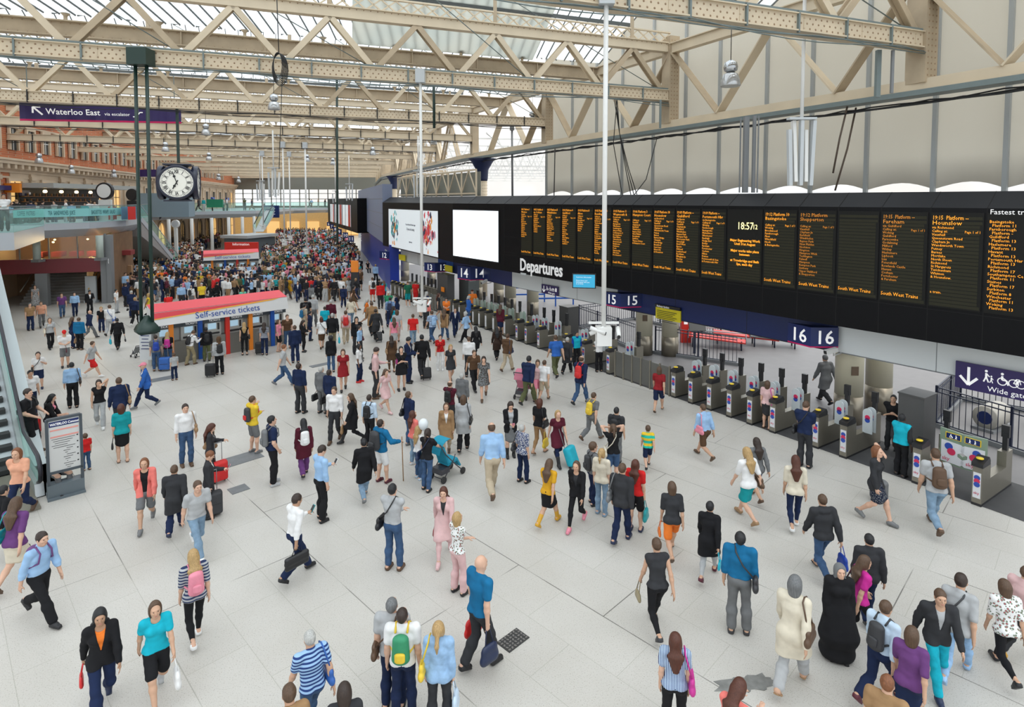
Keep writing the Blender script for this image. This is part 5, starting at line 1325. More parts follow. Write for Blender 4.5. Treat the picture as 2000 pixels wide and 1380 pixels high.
for px, py, lab in ((1085, 598, 'blue tubular perch rail beyond the slender columns'), (1030, 590, 'blue tubular perch rail further beyond the slender columns')):
	c = atz(px, py); rt = thing('perch_rail', lab, 'perch rail', c, .3); R = rotz(.1)
	mb = MB()
	for x in (-1.2, 0, 1.2): mb.bar(c + R @ V(x, 0, 0), c + R @ V(x, 0, 1.1), .09, .09)
	mb.build('post', M_BLUE, rt)
	mb = MB(); mb.bar(c + R @ V(-1.2, 0, 1.05), c + R @ V(1.2, 0, 1.05), .08, .14); mb.bar(c + R @ V(-1.2, 0, .55), c + R @ V(1.2, 0, .55), .08, .1); mb.build('rail', M_BLUE, rt)
sh = thing('train_shed_roof', 'white lattice roof of the train shed seen past the canvas wall', 'roof', (10, 80, 0), kind='structure')
mb = MB(); r3 = random.Random(5)
for Y in (58, 66, 74, 82, 92, 104):
	X0 = -.16 * Y; X1 = .12 * Y + 4; n = int((X1 - X0) / 2.2)
	for z in (10.5, 13.2): mb.bar(V(X0, Y, z), V(X1, Y + 4, z), .14, .14)
	for i in range(n):
		a = X0 + (X1 - X0) * i / n; b_ = X0 + (X1 - X0) * (i + 1) / n; y = Y + 4 * (i / n)
		mb.bar(V(a, y, 10.5), V((a + b_) / 2, y, 13.2), .1, .1); mb.bar(V((a + b_) / 2, y, 13.2), V(b_, y, 10.5), .1, .1)
mb.build('lattice', M_WHITE, sh)
mb = MB()
for i in range(9): X = -12 + i * 3.2; mb.bar(V(X, 56, 13.4), V(X * 1.3 + 4, 106, 14.4), .12, .12)
mb.build('purlin', M_WHITE, sh)
mb = MB(); mb.box((6, 112, 3.2), (70, 1, 6.4)); o = mb.build('wall_back', mat('pale_shed_wall', (.45, .47, .50), .6), None); o['kind'] = 'structure'
for i, x in enumerate((-2, 4.5, 11, 17.5)):
	rt = thing('train', ['white and blue train at the furthest platform', 'white and red train second along', 'white and blue train third along', 'white and red train behind the clad columns'][i], 'train', (x * 1.4 + 4, 76, 0), .12)
	c = V(x * 1.4 + 4, 76, 0); R = rotz(.12)
	mb = MB(); mb.box(c + V(0, 0, 1.6), (2.7, 20, 3.2), R); mb.box(c + V(0, 0, 3.3), (2.2, 20, .4), R); mb.build('body', mat('train_white', (.5, .52, .55), .3), rt)
	mb = MB(); mb.box(c + V(0, 0, .8), (2.74, 20.02, .5), R); mb.build('skirt', M_BLUE if i % 2 == 0 else M_RED, rt)
	mb = MB(); mb.box(c + V(0, -.02, 2.2), (2.2, 20.1, .8), R); mb.build('window', M_BLACK, rt)
gt = thing('lighting_gantry', 'cream tubular gantry standing on top of the advert housing', 'gantry', AP.p(0, ZTT), AP.ang)
gx = Plane(AP.p(-.5, 0, -1.3), AP.p(AP.L, 0, -1.3))
mb = MB()
for z in (7.5, 8.9): mb.bar(gx.p(0, z), gx.p(gx.L, z), .1, .1)
for i in range(8):
	t = gx.L * i / 7; mb.bar(gx.p(t, 7.3), gx.p(t, 8.9), .1, .1)
	if i < 7: mb.bar(gx.p(t, 7.5), gx.p(t + gx.L / 14, 8.9), .06, .06); mb.bar(gx.p(t + gx.L / 14, 8.9), gx.p(t + gx.L / 7, 7.5), .06, .06)
mb.build('frame', M_STEEL, gt)
mb = MB(); gx.box(mb, 0, gx.L, 7.35, 8.8, -.3, -.25); mb.build('back_sheet', mat('olive_grey_sheet', (.22, .23, .20), .6), gt)
# ---------------------------------------------------------------- brick and stone station building on the far side
def brickmat():
	m = bpy.data.materials.new('orange_brick'); m.use_nodes = True; nt = m.node_tree; b = nt.nodes['Principled BSDF']; b.inputs['Roughness'].default_value = .8
	tc = nt.nodes.new('ShaderNodeTexCoord'); br = nt.nodes.new('ShaderNodeTexBrick'); br.inputs['Scale'].default_value = 1; br.inputs['Brick Width'].default_value = .45; br.inputs['Row Height'].default_value = .15; br.inputs['Mortar Size'].default_value = .012
	br.inputs['Color1'].default_value = (.56, .17, .065, 1); br.inputs['Color2'].default_value = (.44, .12, .05, 1); br.inputs['Mortar'].default_value = (.42, .30, .2, 1)
	mp = nt.nodes.new('ShaderNodeMapping'); mp.inputs['Rotation'].default_value = (PI / 2, 0, 0); nt.links.new(tc.outputs['Object'], mp.inputs[0]); nt.links.new(mp.outputs[0], br.inputs['Vector']); nt.links.new(br.outputs['Color'], b.inputs['Base Color'])
	return m
M_BRICK = brickmat(); M_STONE = mat('pale_stone', (.60, .47, .34), .75, noise=.14, nscale=.9); M_WARM = mat('warm_lit_shop', (.6, .4, .2), .6, emit=(1, .62, .22), es=.55)
M_LAMPW = mat('warm_lamp', (1, .8, .5), .5, emit=(1, .72, .35), es=5.0); M_PANEDK = mat('dark_window_glass', (.05, .055, .06), .12)
LP = Plane(LW0 + (LW0 - LW1).normalized() * 10, LW1 + (LW1 - LW0).normalized() * 8)
mb = MB(); LP.box(mb, 0, LP.L, 0, 17, -1, 0); lw = struct(mb, 'wall_left', M_BRICK, 'orange brick and pale stone station building wall')
mb = MB()
for (z0, z1, o) in ((9.1, 9.35, .15), (9.35, 9.7, .4), (9.7, 9.95, .75), (9.95, 10.1, .85), (5.9, 6.1, .12), (8.7, 8.85, .1), (12.6, 12.75, .15)): LP.box(mb, 0, LP.L, z0, z1, 0, o)
for i in range(int(LP.L / .9)): LP.box(mb, .9 * i, .9 * i + .3, 9.4, 9.7, .4, .68)
LP.box(mb, 24, LP.L, 5.6, 9.1, 0, .06); LP.box(mb, 0, LP.L, 0, 5.0, 0, .05)
mb.build('cornice', M_STONE, lw)
sp = 4.6; n = int(LP.L / sp); wi = 1
def window(pl, t, z0, z1, w, arch, name, m_in=M_PANEDK):
	rt = thing(name, None, None, pl.p(t, z0), pl.ang, kind='structure')
	mb = MB(); N = 8
	if arch:
		zc = z1 - w / 2
		out = [(t - w / 2 - .22, z0)] + [(t - (w / 2 + .22) * math.cos(PI * k / N), zc + (w / 2 + .22) * math.sin(PI * k / N)) for k in range(N + 1)] + [(t + w / 2 + .22, z0)]
		inn = [(t - w / 2, z0)] + [(t - (w / 2) * math.cos(PI * k / N), zc + (w / 2) * math.sin(PI * k / N)) for k in range(N + 1)] + [(t + w / 2, z0)]
	else:
		out = [(t - w / 2 - .2, z0), (t - w / 2 - .2, z1 + .2), (t + w / 2 + .2, z1 + .2), (t + w / 2 + .2, z0)]; inn = [(t - w / 2, z0), (t - w / 2, z1), (t + w / 2, z1), (t + w / 2, z0)]
	for k in range(len(out) - 1): mb.prism([pl.p(*out[k], .06), pl.p(*out[k + 1], .06), pl.p(*inn[k + 1], .06), pl.p(*inn[k], .06)], pl.n * .16)
	mb.build('surround', M_STONE, rt)
	mb = MB(); mb.prism([pl.p(a, b_, .03) for a, b_ in inn], pl.n * .05); mb.build('pane', m_in, rt)
	mb = MB(); pl.box(mb, t - .03, t + .03, z0, z1 - .05, .08, .12); pl.box(mb, t - w / 2, t + w / 2, (z0 + z1) / 2, (z0 + z1) / 2 + .06, .08, .12); mb.build('frame', M_WHITE if z0 > 9 else M_DARK, rt)
r6 = random.Random(3)
for i in range(n):
	t = 1.5 + sp * i
	window(LP, t, 6.2, 8.5, 1.6, t < 24, 'window_%d' % wi, M_WARM if r6.random() < .3 and i > 4 else M_PANEDK); wi += 1
	if i < 20: window(LP, t, 10.8, 12.4, .9, False, 'window_%d' % wi); wi += 1; window(LP, t + sp / 2, 10.8, 12.4, .9, False, 'window_%d' % wi); wi += 1
	if i > 6: window(LP, t, .1, 4.2, 2.4, True, 'window_%d' % wi, M_WARM if i % 3 == 0 else M_PANEDK); wi += 1
for i in range(n):
	mb = MB(); t = 1.5 + sp * (i + .5); LP.box(mb, t - .3, t + .3, 5.6, 9.1, .05, .22); LP.box(mb, t - .38, t + .38, 8.6, 8.9, .05, .3)
	o = mb.build('trim_%d' % (i + 1), M_STONE, None); o['kind'] = 'structure'
def wall_sign(px, py0, py1, w, m, lab, txt=None, out=.5):
	t = LP.t_at(px, out); z1 = LP.hit(px, py0, out)[1]; z0 = LP.hit(px, py1, out)[1]
	rt = thing('shop_sign', lab, 'sign', LP.p(t, z0, out), LP.ang)
	mb = MB(); LP.box(mb, t - w / 2, t + w / 2, z0, z1, 0.05, out); mb.build('sign_board', m, rt)
	if txt: text(txt, (z1 - z0) * .6, LP.p(t, z0 + (z1 - z0) * .25, out + .01), -LP.a if (-LP.a).cross(V(0, 0, 1)).dot(LP.n) > 0 else LP.a, (0, 0, 1), M_TXT, rt, align='CENTER', extrude=.002)
wall_sign(12, 362, 371, 1.9, M_NAVY, 'navy shop sign with white writing above the arms-folded man')
wall_sign(62, 372, 382, 2.4, M_NAVY, 'navy shop sign above the café terrace', 'B&W')
wall_sign(43, 358, 376, .3, M_ORANGE, 'orange upright lozenge sign hanging from the brick wall', None, 1.0)
wall_sign(418, 385, 391, 1.5, M_BLUE, 'small blue shop sign on the distant arcade, the first'); wall_sign(447, 386, 391, 1.5, M_BLUE, 'small blue shop sign on the distant arcade, the second')

# ---- balcony with glass balustrade
ZF = 5.6
ed = [(-14, 441), (26, 439), (87, 437), (174, 434), (246, 430), (276, 426), (292, 422)]
E = [atz(x, y, ZF) for x, y in ed]
ed2 = [(318, 414.6), (360, 413.4), (400, 412.6), (450, 411.8), (500, 411)]
E2 = [atz(x, y, ZF) for x, y in ed2]
M_SLAB = mat('pale_grey_balcony_edge', (.42, .45, .49), .4)
def slab_obj(P, back, label):
	rt = thing('balcony', label, 'balcony', P[0], 0, kind='structure')
	B = [p + V(-.25, .6, 0) * 1.0 for p in P]
	mb = MB(); poly = P + back
	mb.prism([p + V(0, 0, -.42) for p in poly], (0, 0, .42)); low = [p + V(-.7, .4, 0) for p in P] + back
	nP = len(P); T = [p + V(0, 0, -.42) for p in P]; Bt = [p + V(0, 0, -.95) for p in low[:nP]]
	mb.add(T + Bt, [(i, i + 1, nP + i + 1, nP + i) for i in range(nP - 1)]); mb.prism([p + V(0, 0, -.95) for p in low], (0, 0, .5))
	mb.build('slab', M_SLAB, rt)
	for i in range(len(P) - 1):
		a, b_ = P[i], P[i + 1]; d = (b_ - a).normalized(); m_ = max(1, int((b_ - a).length / 3))
		for j in range(m_):
			q0 = a.lerp(b_, j / m_) + d * .03; q1 = a.lerp(b_, (j + 1) / m_) - d * .03
			mb = MB(); mb.bar((q0 + q1) / 2 - (q1 - q0) / 2 + V(0, 0, .55), q1 + V(0, 0, .55), .025, 1.1); mb.build('glass_panel', M_GLASSB, rt)
	mb = MB(); mb.tube([p + V(0, 0, 1.12) for p in P], .03, 6); mb.build('handrail', M_GREY, rt)
	return rt
q0 = LP.t_at(-40); 
slab_obj(E, [V(-43, 58, ZF), V(-36, 30, ZF)], 'pale grey balcony edge with glass balustrade in front of the café terrace')
slab_obj(E2 + [atz(575, 406.5, ZF), atz(640, 405.5, ZF), atz(662, 405.5, ZF)], [V(-32, 119, ZF), V(-54, 112, ZF), V(-44.5, 72, ZF)], 'distant balcony running on past the stairs to the end wall')
bd = thing('cafe_banner', 'turquoise band reading PASTRIES TEA SANDWICHES along the terrace glass', 'banner', E[1], 0)
for i, s_ in ((1, 'COFFEE  PASTRIES'), (2, 'TEA  SANDWICHES  JUICE'), (3, 'BAGUETTES  WRAPS  SALAD')):
	a, b_ = E[i], E[i + 1]; d = (b_ - a).normalized(); nn = d.cross(V(0, 0, 1)).normalized()
	mb = MB(); mb.bar(a + V(0, 0, .68) + nn * .03, b_ + V(0, 0, .68) + nn * .03, .012, .52); mb.build('band', mat('turquoise_band', (.25, .60, .60), .5), bd)
	text(s_, .40, a + V(0, 0, .54) + nn * .045 + d * .2, d, (0, 0, 1), mat('dark_teal_print', (.02, .12, .14), .5), bd, extrude=.001, sx=(b_ - a).length * .9 / (.26 * len(s_)) * .82)
for i, (x, m_, lab) in enumerate(((212, M_RED, 'red poster panel on the terrace glass'), (237, mat('blue_poster', (.10, .25, .38), .5), 'blue picture panel on the terrace glass'), (250, M_RED, 'narrow red poster on the end of the terrace glass'))):
	p = atz(x, 431, ZF); rt = thing('terrace_poster', lab, 'poster', p, 0); mb = MB(); w_ = .9 if i != 1 else 1.8
	d = (E[4] - E[3]).normalized(); nn = d.cross(V(0, 0, 1)); mb.bar(p + nn * .02 + V(0, 0, .55), p + nn * .02 + d * w_ + V(0, 0, .55), .03, .95); mb.build('panel', m_, rt)
cx0, cx1 = aty(92, 380, 44), aty(243, 380, 54); cp = Plane(cx0, cx1)
ck = thing('cafe_kiosk', 'black café bar with pale flat canopy on the terrace', 'kiosk', cp.p(0, ZF), cp.ang)
mb = MB(); cp.box(mb, -.5, cp.L + .5, 8.0, 8.35, -3, .8); mb.build('canopy', mat('grey_canopy', (.36, .36, .34), .5), ck)
mb = MB(); cp.box(mb, .3, cp.L, ZF, 8.0, -2.5, -2.2); cp.box(mb, .3, cp.L * .6, ZF, 6.7, -.2, 0); mb.build('bar_counter', mat('black_bar', (.015, .014, .012), .4), ck)
mb = MB()
for z in (6.95, 7.35): cp.box(mb, .5, cp.L * .9, z, z + .04, -2.2, -1.9)
for i in range(26): mb.box(cp.p(.7 + i * cp.L * .9 / 28, 7.1 + .4 * (i % 2), -2.05), (.09, .09, .22))
mb.build('bottle_shelf', mat('amber_bottles', (.35, .16, .05), .3), ck)
mb = MB()
for i in range(5): mb.lathe([(.0, -.12), (.12, -.08), (.14, 0), (.1, .1), (0, .12)], cp.p(1 + i * cp.L / 5.5, 7.75, -.8), 10)
mb.build('lamp_shade', M_LAMPW, ck)
for i, (px, py, r_, m1, m2, lab) in enumerate(((205, 373, .62, M_DARK, M_WHITE, 'round white station-name disc with black rim on a white post'), (259, 380, .5, M_DARK, M_DARK, 'round black disc sign on a dark post by the stairs'), (343, 437, .4, M_WHITE, M_LGREY, 'round white clock-like disc below the far balcony'))):
	Y = (43, 50, 60)[i]; c = aty(px, py, Y); rt = thing('disc_sign', lab, 'sign', (c.x, c.y, ZF if i < 2 else 0), 0)
	Rn = Matrix(((1, 0, 0), (0, 0, -1), (0, 1, 0)))
	mb = MB(); mb.lathe([(r_, -.12), (r_, .12)], c, 26, Rn, False); mb.build('rim', m1, rt)
	mb = MB(); mb.lathe([(r_ * .8, .12), (r_ * .8, .14)], c, 26, Rn, False); mb.build('face', m2, rt)
	mb = MB(); mb.box((c.x, c.y, ((ZF if i < 2 else 0) + c.z - r_) / 2), (.9 if i < 2 else .3, .2, c.z - r_ - (ZF if i < 2 else 0))); mb.build('post', M_WHITE if i != 1 else M_DARK, rt)
# ---- underneath: restaurant front, red fascia, stairs going up
A0 = atz(-30, 592); A1 = atz(214, 588); up_ = Plane(V(-37, 37.5, 0), V(-28.0, 39.5, 0))
B0 = aty(-20, 520, 38.5); B1 = aty(207, 520, 40.5); RP = Plane(B0, B1)
rs_ = thing('restaurant_front', 'glazed restaurant front with warm lamps under the balcony', 'restaurant', RP.o, RP.ang)
zt_, zb_ = 3.15, 2.15
mb = MB(); RP.box(mb, -3, RP.L, zb_ + .05, zt_, -.3, 0); mb.build('red_fascia', mat('dark_red_fascia', (.16, .01, .02), .3), rs_)
mb = MB(); RP.box(mb, -3, RP.L, zt_, 4.7, -.1, -.06); mb.build('glazing', glassmat('shop_glass', (.75, .8, .78), .9, gloss=.05, dif=(.1, .12, .12)), rs_)
mb = MB()
for t in np.linspace(0, RP.L, 5): RP.box(mb, t - .03, t + .03, zt_, 4.7, -.12, 0)
mb.build('mullion', M_GREY, rs_)
mb = MB(); RP.box(mb, -3, RP.L, 0, 4.7, -6.2, -6.0); RP.box(mb, -3, RP.L, zb_ + .4, zb_ + .5, -6, -.3); RP.box(mb, RP.L - .1, RP.L, 0, 4.7, -6, -.4); mb.build('back_wall', mat('brown_brick_interior', (.2, .11, .055), .8, noise=.3, nscale=2), rs_)
mb = MB()
for i in range(14): c = RP.p(r6.uniform(.3, RP.L), r6.uniform(3.7, 4.4), r6.uniform(-5.5, -1)); mb.lathe([(0, -.07), (.07, -.03), (.07, .03), (0, .07)], c, 8)
mb.build('lamp', M_LAMPW, rs_)
for x in (1.5, 5): 
	ld = bpy.data.lights.new('restaurant_lamp', 'POINT'); ld.energy = 260; ld.color = (1, .62, .28); ld.shadow_soft_size = .3; lo = bpy.data.objects.new('restaurant_lamp', ld); COL.objects.link(lo); lo.location = RP.p(x, 4.2, -3)
mb = MB()
for i in range(6): RP.box(mb, 1 + i * 1.1, 1.6 + i * 1.1, 3.0, 3.35, -4.5, -3.5)
mb.build('red_seating', mat('red_seat', (.25, .03, .03), .6), rs_)
for px, lab in ((75, 'pale round pillar in the restaurant window over the stairs'), (197, 'pale round pillar at the end of the restaurant window')):
	t = RP.t_at(px); rt = thing('round_pillar', lab, 'pillar', RP.p(t, 0, .5), 0); mb = MB(); mb.lathe([(.22, 3.2 if px < 100 else 3.2), (.22, 4.7)], RP.p(t, 0, .45), 14); mb.build('shaft', mat('pale_green_pillar', (.40, .46, .42), .4), rt); mb = MB(); mb.box(RP.p(t, 3.1, .3), (.5, .6, .2)); mb.build('bracket', M_GREY, rt)
st = thing('staircase', 'dark grey staircase rising under the red fascia', 'stairs', RP.p(0, 0, -.5), RP.ang)
t0, t1 = RP.t_at(22), RP.t_at(165)
for i in range(12):
	mb = MB(); RP.box(mb, t0, t1, 0, .17 * (i + 1), -.9 - .3 * i, -.6 - .3 * i); mb.build('step', mat('grey_granite_step', (.16, .15, .14), .6), st)
	mb = MB(); RP.box(mb, t0, t1, .17 * (i + 1), .17 * (i + 1) + .012, -.66 - .3 * i, -.6 - .3 * i); mb.build('nosing', M_LGREY, st)
mb = MB(); RP.box(mb, t1 - .1, t1 + 1.4, 0, 2.1, -5, -4.7); mb.prism([RP.p(t1, 0, -.6), RP.p(t1, 1.0, -.6), RP.p(t1, 3.0, -4.5), RP.p(t1, 0, -4.5)], RP.a * .15); mb.build('brick_side_wall', mat('warm_brick', (.42, .25, .13), .8, noise=.2, nscale=3), st)
mb = MB(); mb.tube([RP.p(t1 - .1, .95, -.5), RP.p(t1 - .1, 3.0, -4.2)], .04, 8); mb.build('brass_handrail', mat('brass', (.6, .38, .12), .3, metal=.8), st)
mb = MB(); mb.tube([RP.p(t0 + .1, .95, -.5), RP.p(t0 + .1, 3.0, -4.2)], .04, 8); mb.build('steel_handrail', M_STAIN, st)
mb = MB(); RP.box(mb, RP.t_at(64), RP.t_at(88), 0, 2.2, -.4, .1); o = mb.build('grey_pier', M_GREY, None); tag(o, 'grey square pier standing in the middle of the stairs', 'pier')
mb = MB(); RP.box(mb, RP.t_at(193), RP.t_at(214), 0, 4.7, -.6, .05); o = mb.build('grey_pier', M_GREY, None); tag(o, 'tall grey pier at the end of the red fascia', 'pier')
mb = MB(); c = atz(173, 592); mb.box(c + V(0, .3, 1.0), (.75, .12, 1.7)); mb.box(c + V(0, .3, .08), (.8, .4, .16)); o = mb.build('poster_stand', M_LGREY, None); tag(o, 'white poster stand at the foot of the brick ramp', 'poster stand')
cs = thing('glazed_shop', 'curved glazed shop front receding below the terrace end', 'shop front', B1, 0)
C = [B1 * 1.0, aty(228, 520, 45), aty(246, 520, 52), aty(256, 520, 60)]; C = [V(p.x, p.y, 0) for p in C]
for i in range(3):
	a, b_ = C[i], C[i + 1]
	mb = MB(); mb.bar(a + V(0, 0, 2.9), b_ + V(0, 0, 2.9), .2, .55); mb.build('grey_fascia', M_GREY, cs)
	mb = MB(); mb.bar(a + V(0, 0, 4.0), b_ + V(0, 0, 4.0), .06, 1.5); mb.bar(a + V(0, 0, 1.3), b_ + V(0, 0, 1.3), .06, 2.6); mb.build('glazing', MATS['shop_glass'], cs)
	mb = MB(); mb.bar(a, a + V(0, 0, 4.8), .12, .12); mb.build('mullion', M_GREY, cs)
mb = MB()
for i in range(3): mb.bar(C[i] + V(-2, 1, 1.5), C[i + 1] + V(-2, 1, 1.5), .1, 3.0)
mb.build('warm_interior', mat('warm_interior', (.35, .25, .15), .7, emit=(1, .6, .25), es=.12), cs)
mb = MB(); c = aty(225, 485, 46); mb.box(c, (1.0, .1, 1.6)); o = mb.build('red_light_panel', mat('red_glow', (.6, .06, .03), .5, emit=(1, .12, .04), es=.5), cs)
text('Kitchen & Bar', .5, C[0] + V(.3, -.2, 2.75), (C[1] - C[0]), (0, 0, 1), M_TXT, cs, extrude=.002, sx=.8)
s0, s1 = atz(283, 424, ZF), atz(352, 492, 0); dd = (s1 - s0); 
ss = thing('balcony_staircase', 'long boxed-in staircase slanting down from the balcony end', 'stairs', V(s1.x, s1.y, 0), 0)
lat = V(-1, -.35, 0).normalized() * 2.6
s0 = V(*E[5]); s1 = V(aty(352, 495, 61).x, 61, .1)
mb = MB(); P0 = s0; P1 = s1
mb.prism([P0, P1, P1 + V(0, 0, -.1), P0 + V(0, 0, -1.5)], lat); mb.prism([P0 + V(0, 0, -1.5), P0, P0 + V(-.1, -.1, 0), P0 + V(-.1, -.1, -1.5)], lat); mb.build('boxed_flight', mat('grey_soffit', (.30, .28, .27), .6), ss)
mb = MB(); mb.bar(P0 + V(0, 0, .5), P1 + V(0, 0, .5), .03, 1.0); mb.bar(P0 + lat + V(0, 0, .5), P1 + lat + V(0, 0, .5), .03, 1.0); mb.build('glass_side', M_GLASSB, ss)
mb = MB(); mb.tube([P0 + V(0, 0, 1.05), P1 + V(0, 0, 1.05)], .04, 6); mb.bar(P0 + V(0, 0, -.1), P1 + V(0, 0, -.05), .08, .45); mb.build('edge_beam', M_SLAB, ss)
mb = MB()
for i in range(18):
	p = P0.lerp(P1, (i + .5) / 18); mb.box(p + lat / 2 + V(0, 0, .06), (2.4, .28, .1), rotz(.33))
mb.build('steps', M_GREY, ss)
mb = MB(); c = aty(315, 395, 66); mb.box(c + V(.6, 0, -.3), (5.0, 3, 2.6), rotz(.3)); o = mb.build('lift_housing', mat('blue_grey_housing', (.20, .28, .34), .5), None); tag(o, 'blue-grey box housing behind the balcony above the slanting stairs', 'lift housing')
for i, px in enumerate((329, 374, 413, 446, 473, 496)):
	Y = 71 + 2.6 * i; c = V((px - CX) / FPX * Y, Y, 0); rt = thing('balcony_column', 'slim white column under the far balcony, %s from the slanting stairs' % ['first', 'second', 'third', 'fourth', 'fifth', 'sixth'][i], 'column', c, 0, group='white columns under the far balcony')
	mb = MB(); mb.lathe([(.2, 0), (.2, 4.8)], c, 12); mb.build('shaft', M_WHITE, rt); mb = MB(); mb.lathe([(.3, 0), (.3, .15)], c, 12); mb.build('base', M_GREY, rt)
# ---- far end of the concourse
ew = thing('wall_back', None, None, (-36, 119, 0), 0, kind='structure')
mb = MB(); mb.box((-36, 119.5, 2.5), (46, 1, 5)); mb.build('shop_wall', mat('glowing_tan_shop_wall', (.50, .34, .16), .6, noise=.2, emit=(1, .6, .2), es=.18), ew)  # the shops' orange light is put into the wall as a faint glow
mb = MB()
for i in range(9): mb.box((-48 + i * 4, 118.8, 1.5), (2.4, .3, 2.6))
mb.build('shop_window', M_WARM, ew)
mb = MB(); mb.box((-36, 119.5, 10.4), (46, .6, 2.4)); mb.box((-36, 119.5, 5.7), (46, .6, .5))
for i in range(24): mb.box((-58 + i * 1.9, 119.5, 7.5), (.16, .2, 4))
for z in (7.3, 8.4): mb.box((-36, 119.5, z), (46, .2, .12))
mb.build('end_screen_frame', mat('grey_olive_paint', (.20, .20, .17), .6), ew)
mb = MB(); mb.box((-36, 119.5, 14.2), (46, .3, 5.4)); mb.build('gable_sheet', M_STEEL2, ew)
for i, (px, py, w_, h_, Y, m_, lab, tx) in enumerate(((529, 413, 2.6, 1.9, 92, M_NAVY, 'navy passenger information panel hanging before the end balcony', 'Ticket Hall'), (693, 520, .5, .8, 42, M_ORANGE, 'orange lit kiosk panel by the royal blue hoarding', None), (420, 397, 2.0, 1.0, 74, mat('green_sign', (.02, .25, .14), .5), 'small green sign on the far arcade', None))):
	c = aty(px, py, Y); rt = thing('overhead_sign', lab, 'sign', c, 0); mb = MB(); mb.box(c, (w_, .2, h_)); mb.build('panel', m_, rt)
	if i == 0:
		mb = MB()
		for j in range(6): mb.box(c + V(-.2, -.12, .7 - j * .22), (1.6 + .2 * (j % 2), .02, .06))
		mb.build('printed_lines', M_TXT, rt)
		mb = MB(); mb.bar(c + V(-.9, 0, .9), c + V(-.9, 0, 5), .06, .06); mb.bar(c + V(.9, 0, .9), c + V(.9, 0, 5), .06, .06); mb.build('hanger', M_GREY, rt)
	if i == 1: mb = MB(); mb.box(V(c.x, c.y, (c.z - .4) / 2), (.5, .3, c.z - .4)); mb.build('base', M_DARK, rt)
def far_escalator(a, b_, lab):
	rt = thing('escalator', lab, 'escalator', V(a.x, a.y, 0), 0); l = V(1.1, .2, 0)
	mb = MB(); mb.prism([a, b_, b_ + V(0, 0, -.7), a + V(0, 0, -.05)], l); mb.build('truss_case', M_LGREY, rt)
	mb = MB(); mb.bar(a + V(0, 0, .5), b_ + V(0, 0, .5), .04, .9); mb.bar(a + l + V(0, 0, .5), b_ + l + V(0, 0, .5), .04, .9); mb.build('balustrade', M_GLASSB, rt)
	mb = MB(); mb.tube([a + V(0, 0, 1), b_ + V(0, 0, 1)], .06, 6); mb.tube([a + l + V(0, 0, 1), b_ + l + V(0, 0, 1)], .06, 6); mb.build('handrail', M_DARK, rt)
far_escalator(aty(497, 452, 78), atz(517, 412, ZF), 'distant escalator climbing to the end balcony')

# ---- escalator at the picture's edge
eb = atz(88, 968); ed_ = V(-.725, .689, 0).normalized(); el = V(-.689, -.725, 0).normalized(); sl = math.radians(30)
es = thing('escalator', 'escalator with glass balustrade rising past the information board', 'escalator', eb, 0)
def ep(r, z, o): return eb + ed_ * r + el * o + V(0, 0, z)
def ez(r): return 0 if r < 2.2 else (r - 2.2) * math.tan(sl)
M_STEP = mat('grooved_step', (.035, .035, .035), .6); M_SKIRT = mat('steel_skirt', (.42, .44, .44), .3, metal=.6)
Rr = 12.5
for o_, nm in ((0.0, 'a'), (1.35, 'b')):
	mb = MB(); rr = [-.2, 2.2, Rr]; poly = [ep(r, ez(r) + .02, o_) for r in (.0, 2.2, Rr)] + [ep(r, ez(r) + .30, o_) for r in (Rr, 2.2, .1)]
	mb.prism(poly, el * .18); mb.build('deck_panel', M_SKIRT, es)
	poly = [ep(r, ez(r) + .30, o_ + .07) for r in (.1, 2.2, Rr)] + [ep(r, ez(r) + .95, o_ + .07) for r in (Rr, 2.4, .2)]
	mb = MB(); mb.prism(poly, el * .02); mb.build('balustrade', M_GLASSB, es)
	pts = [ep(.15, .32, o_ + .09), ep(-.12, .45, o_ + .09), ep(-.2, .65, o_ + .09), ep(-.1, .86, o_ + .09), ep(.15, .97, o_ + .09), ep(2.2, .98, o_ + .09)] + [ep(r, ez(r) + .98, o_ + .09) for r in (2.6, 5, 8, Rr)]
	mb = MB(); mb.tube(pts, .048, 10); mb.build('handrail', mat('rubber_handrail', (.012, .012, .02), .35), es)
mb = MB()
mb.prism([ep(0, 0, -.35), ep(2.2, 0, -.35), ep(Rr, ez(Rr), -.35), ep(Rr, ez(Rr) - .9, -.35), ep(1.7 + .9 / math.tan(sl), 0, -.35)], el * 2.2); mb.build('outer_casing', mat('pale_casing', (.46, .50, .52), .35), es)
for i in range(26):
	r = 2.0 + i * .4; mb = MB(); z = max(0, ez(r)); mb.box(ep(r + .2, z + .1, .77), (1.0, .40, .12), rotz(math.atan2(el.y, el.x))); mb.build('step', M_STEP, es)
mb = MB(); mb.box(ep(.6, .03, .77), (1.2, 2.6, .05), rotz(math.atan2(el.y, el.x))); mb.build('landing_plate', M_STAIN, es)
lc = aty(10, 452, 28); rt = thing('escalator_landing', 'pale grey landing with glass side at the top of the escalator', 'landing', (lc.x, lc.y, 0), 0, kind='structure')
cn = atz(27, 453, 5.6); mb = MB(); P = [V(cn.x, cn.y, 0), V(cn.x - 4, cn.y - 2.5, 0), V(cn.x - 9, cn.y + 4, 0), V(cn.x - 4.5, cn.y + 7.5, 0)]
mb.prism([p + V(0, 0, 4.75) for p in P], (0, 0, .85)); mb.build('slab', M_SLAB, rt)
mb = MB(); mb.bar(P[0] + V(0, 0, 6.1), P[1] + V(0, 0, 6.1), .03, 1.05); mb.bar(P[0] + V(0, 0, 6.1), P[3] + V(0, 0, 6.1), .03, 1.05); mb.build('glass_panel', M_GLASSB, rt)
mb = MB(); mb.tube([P[3] + V(0, 0, 6.65), P[0] + V(0, 0, 6.65), P[1] + V(0, 0, 6.65)], .03, 6); mb.build('handrail', M_GREY, rt)

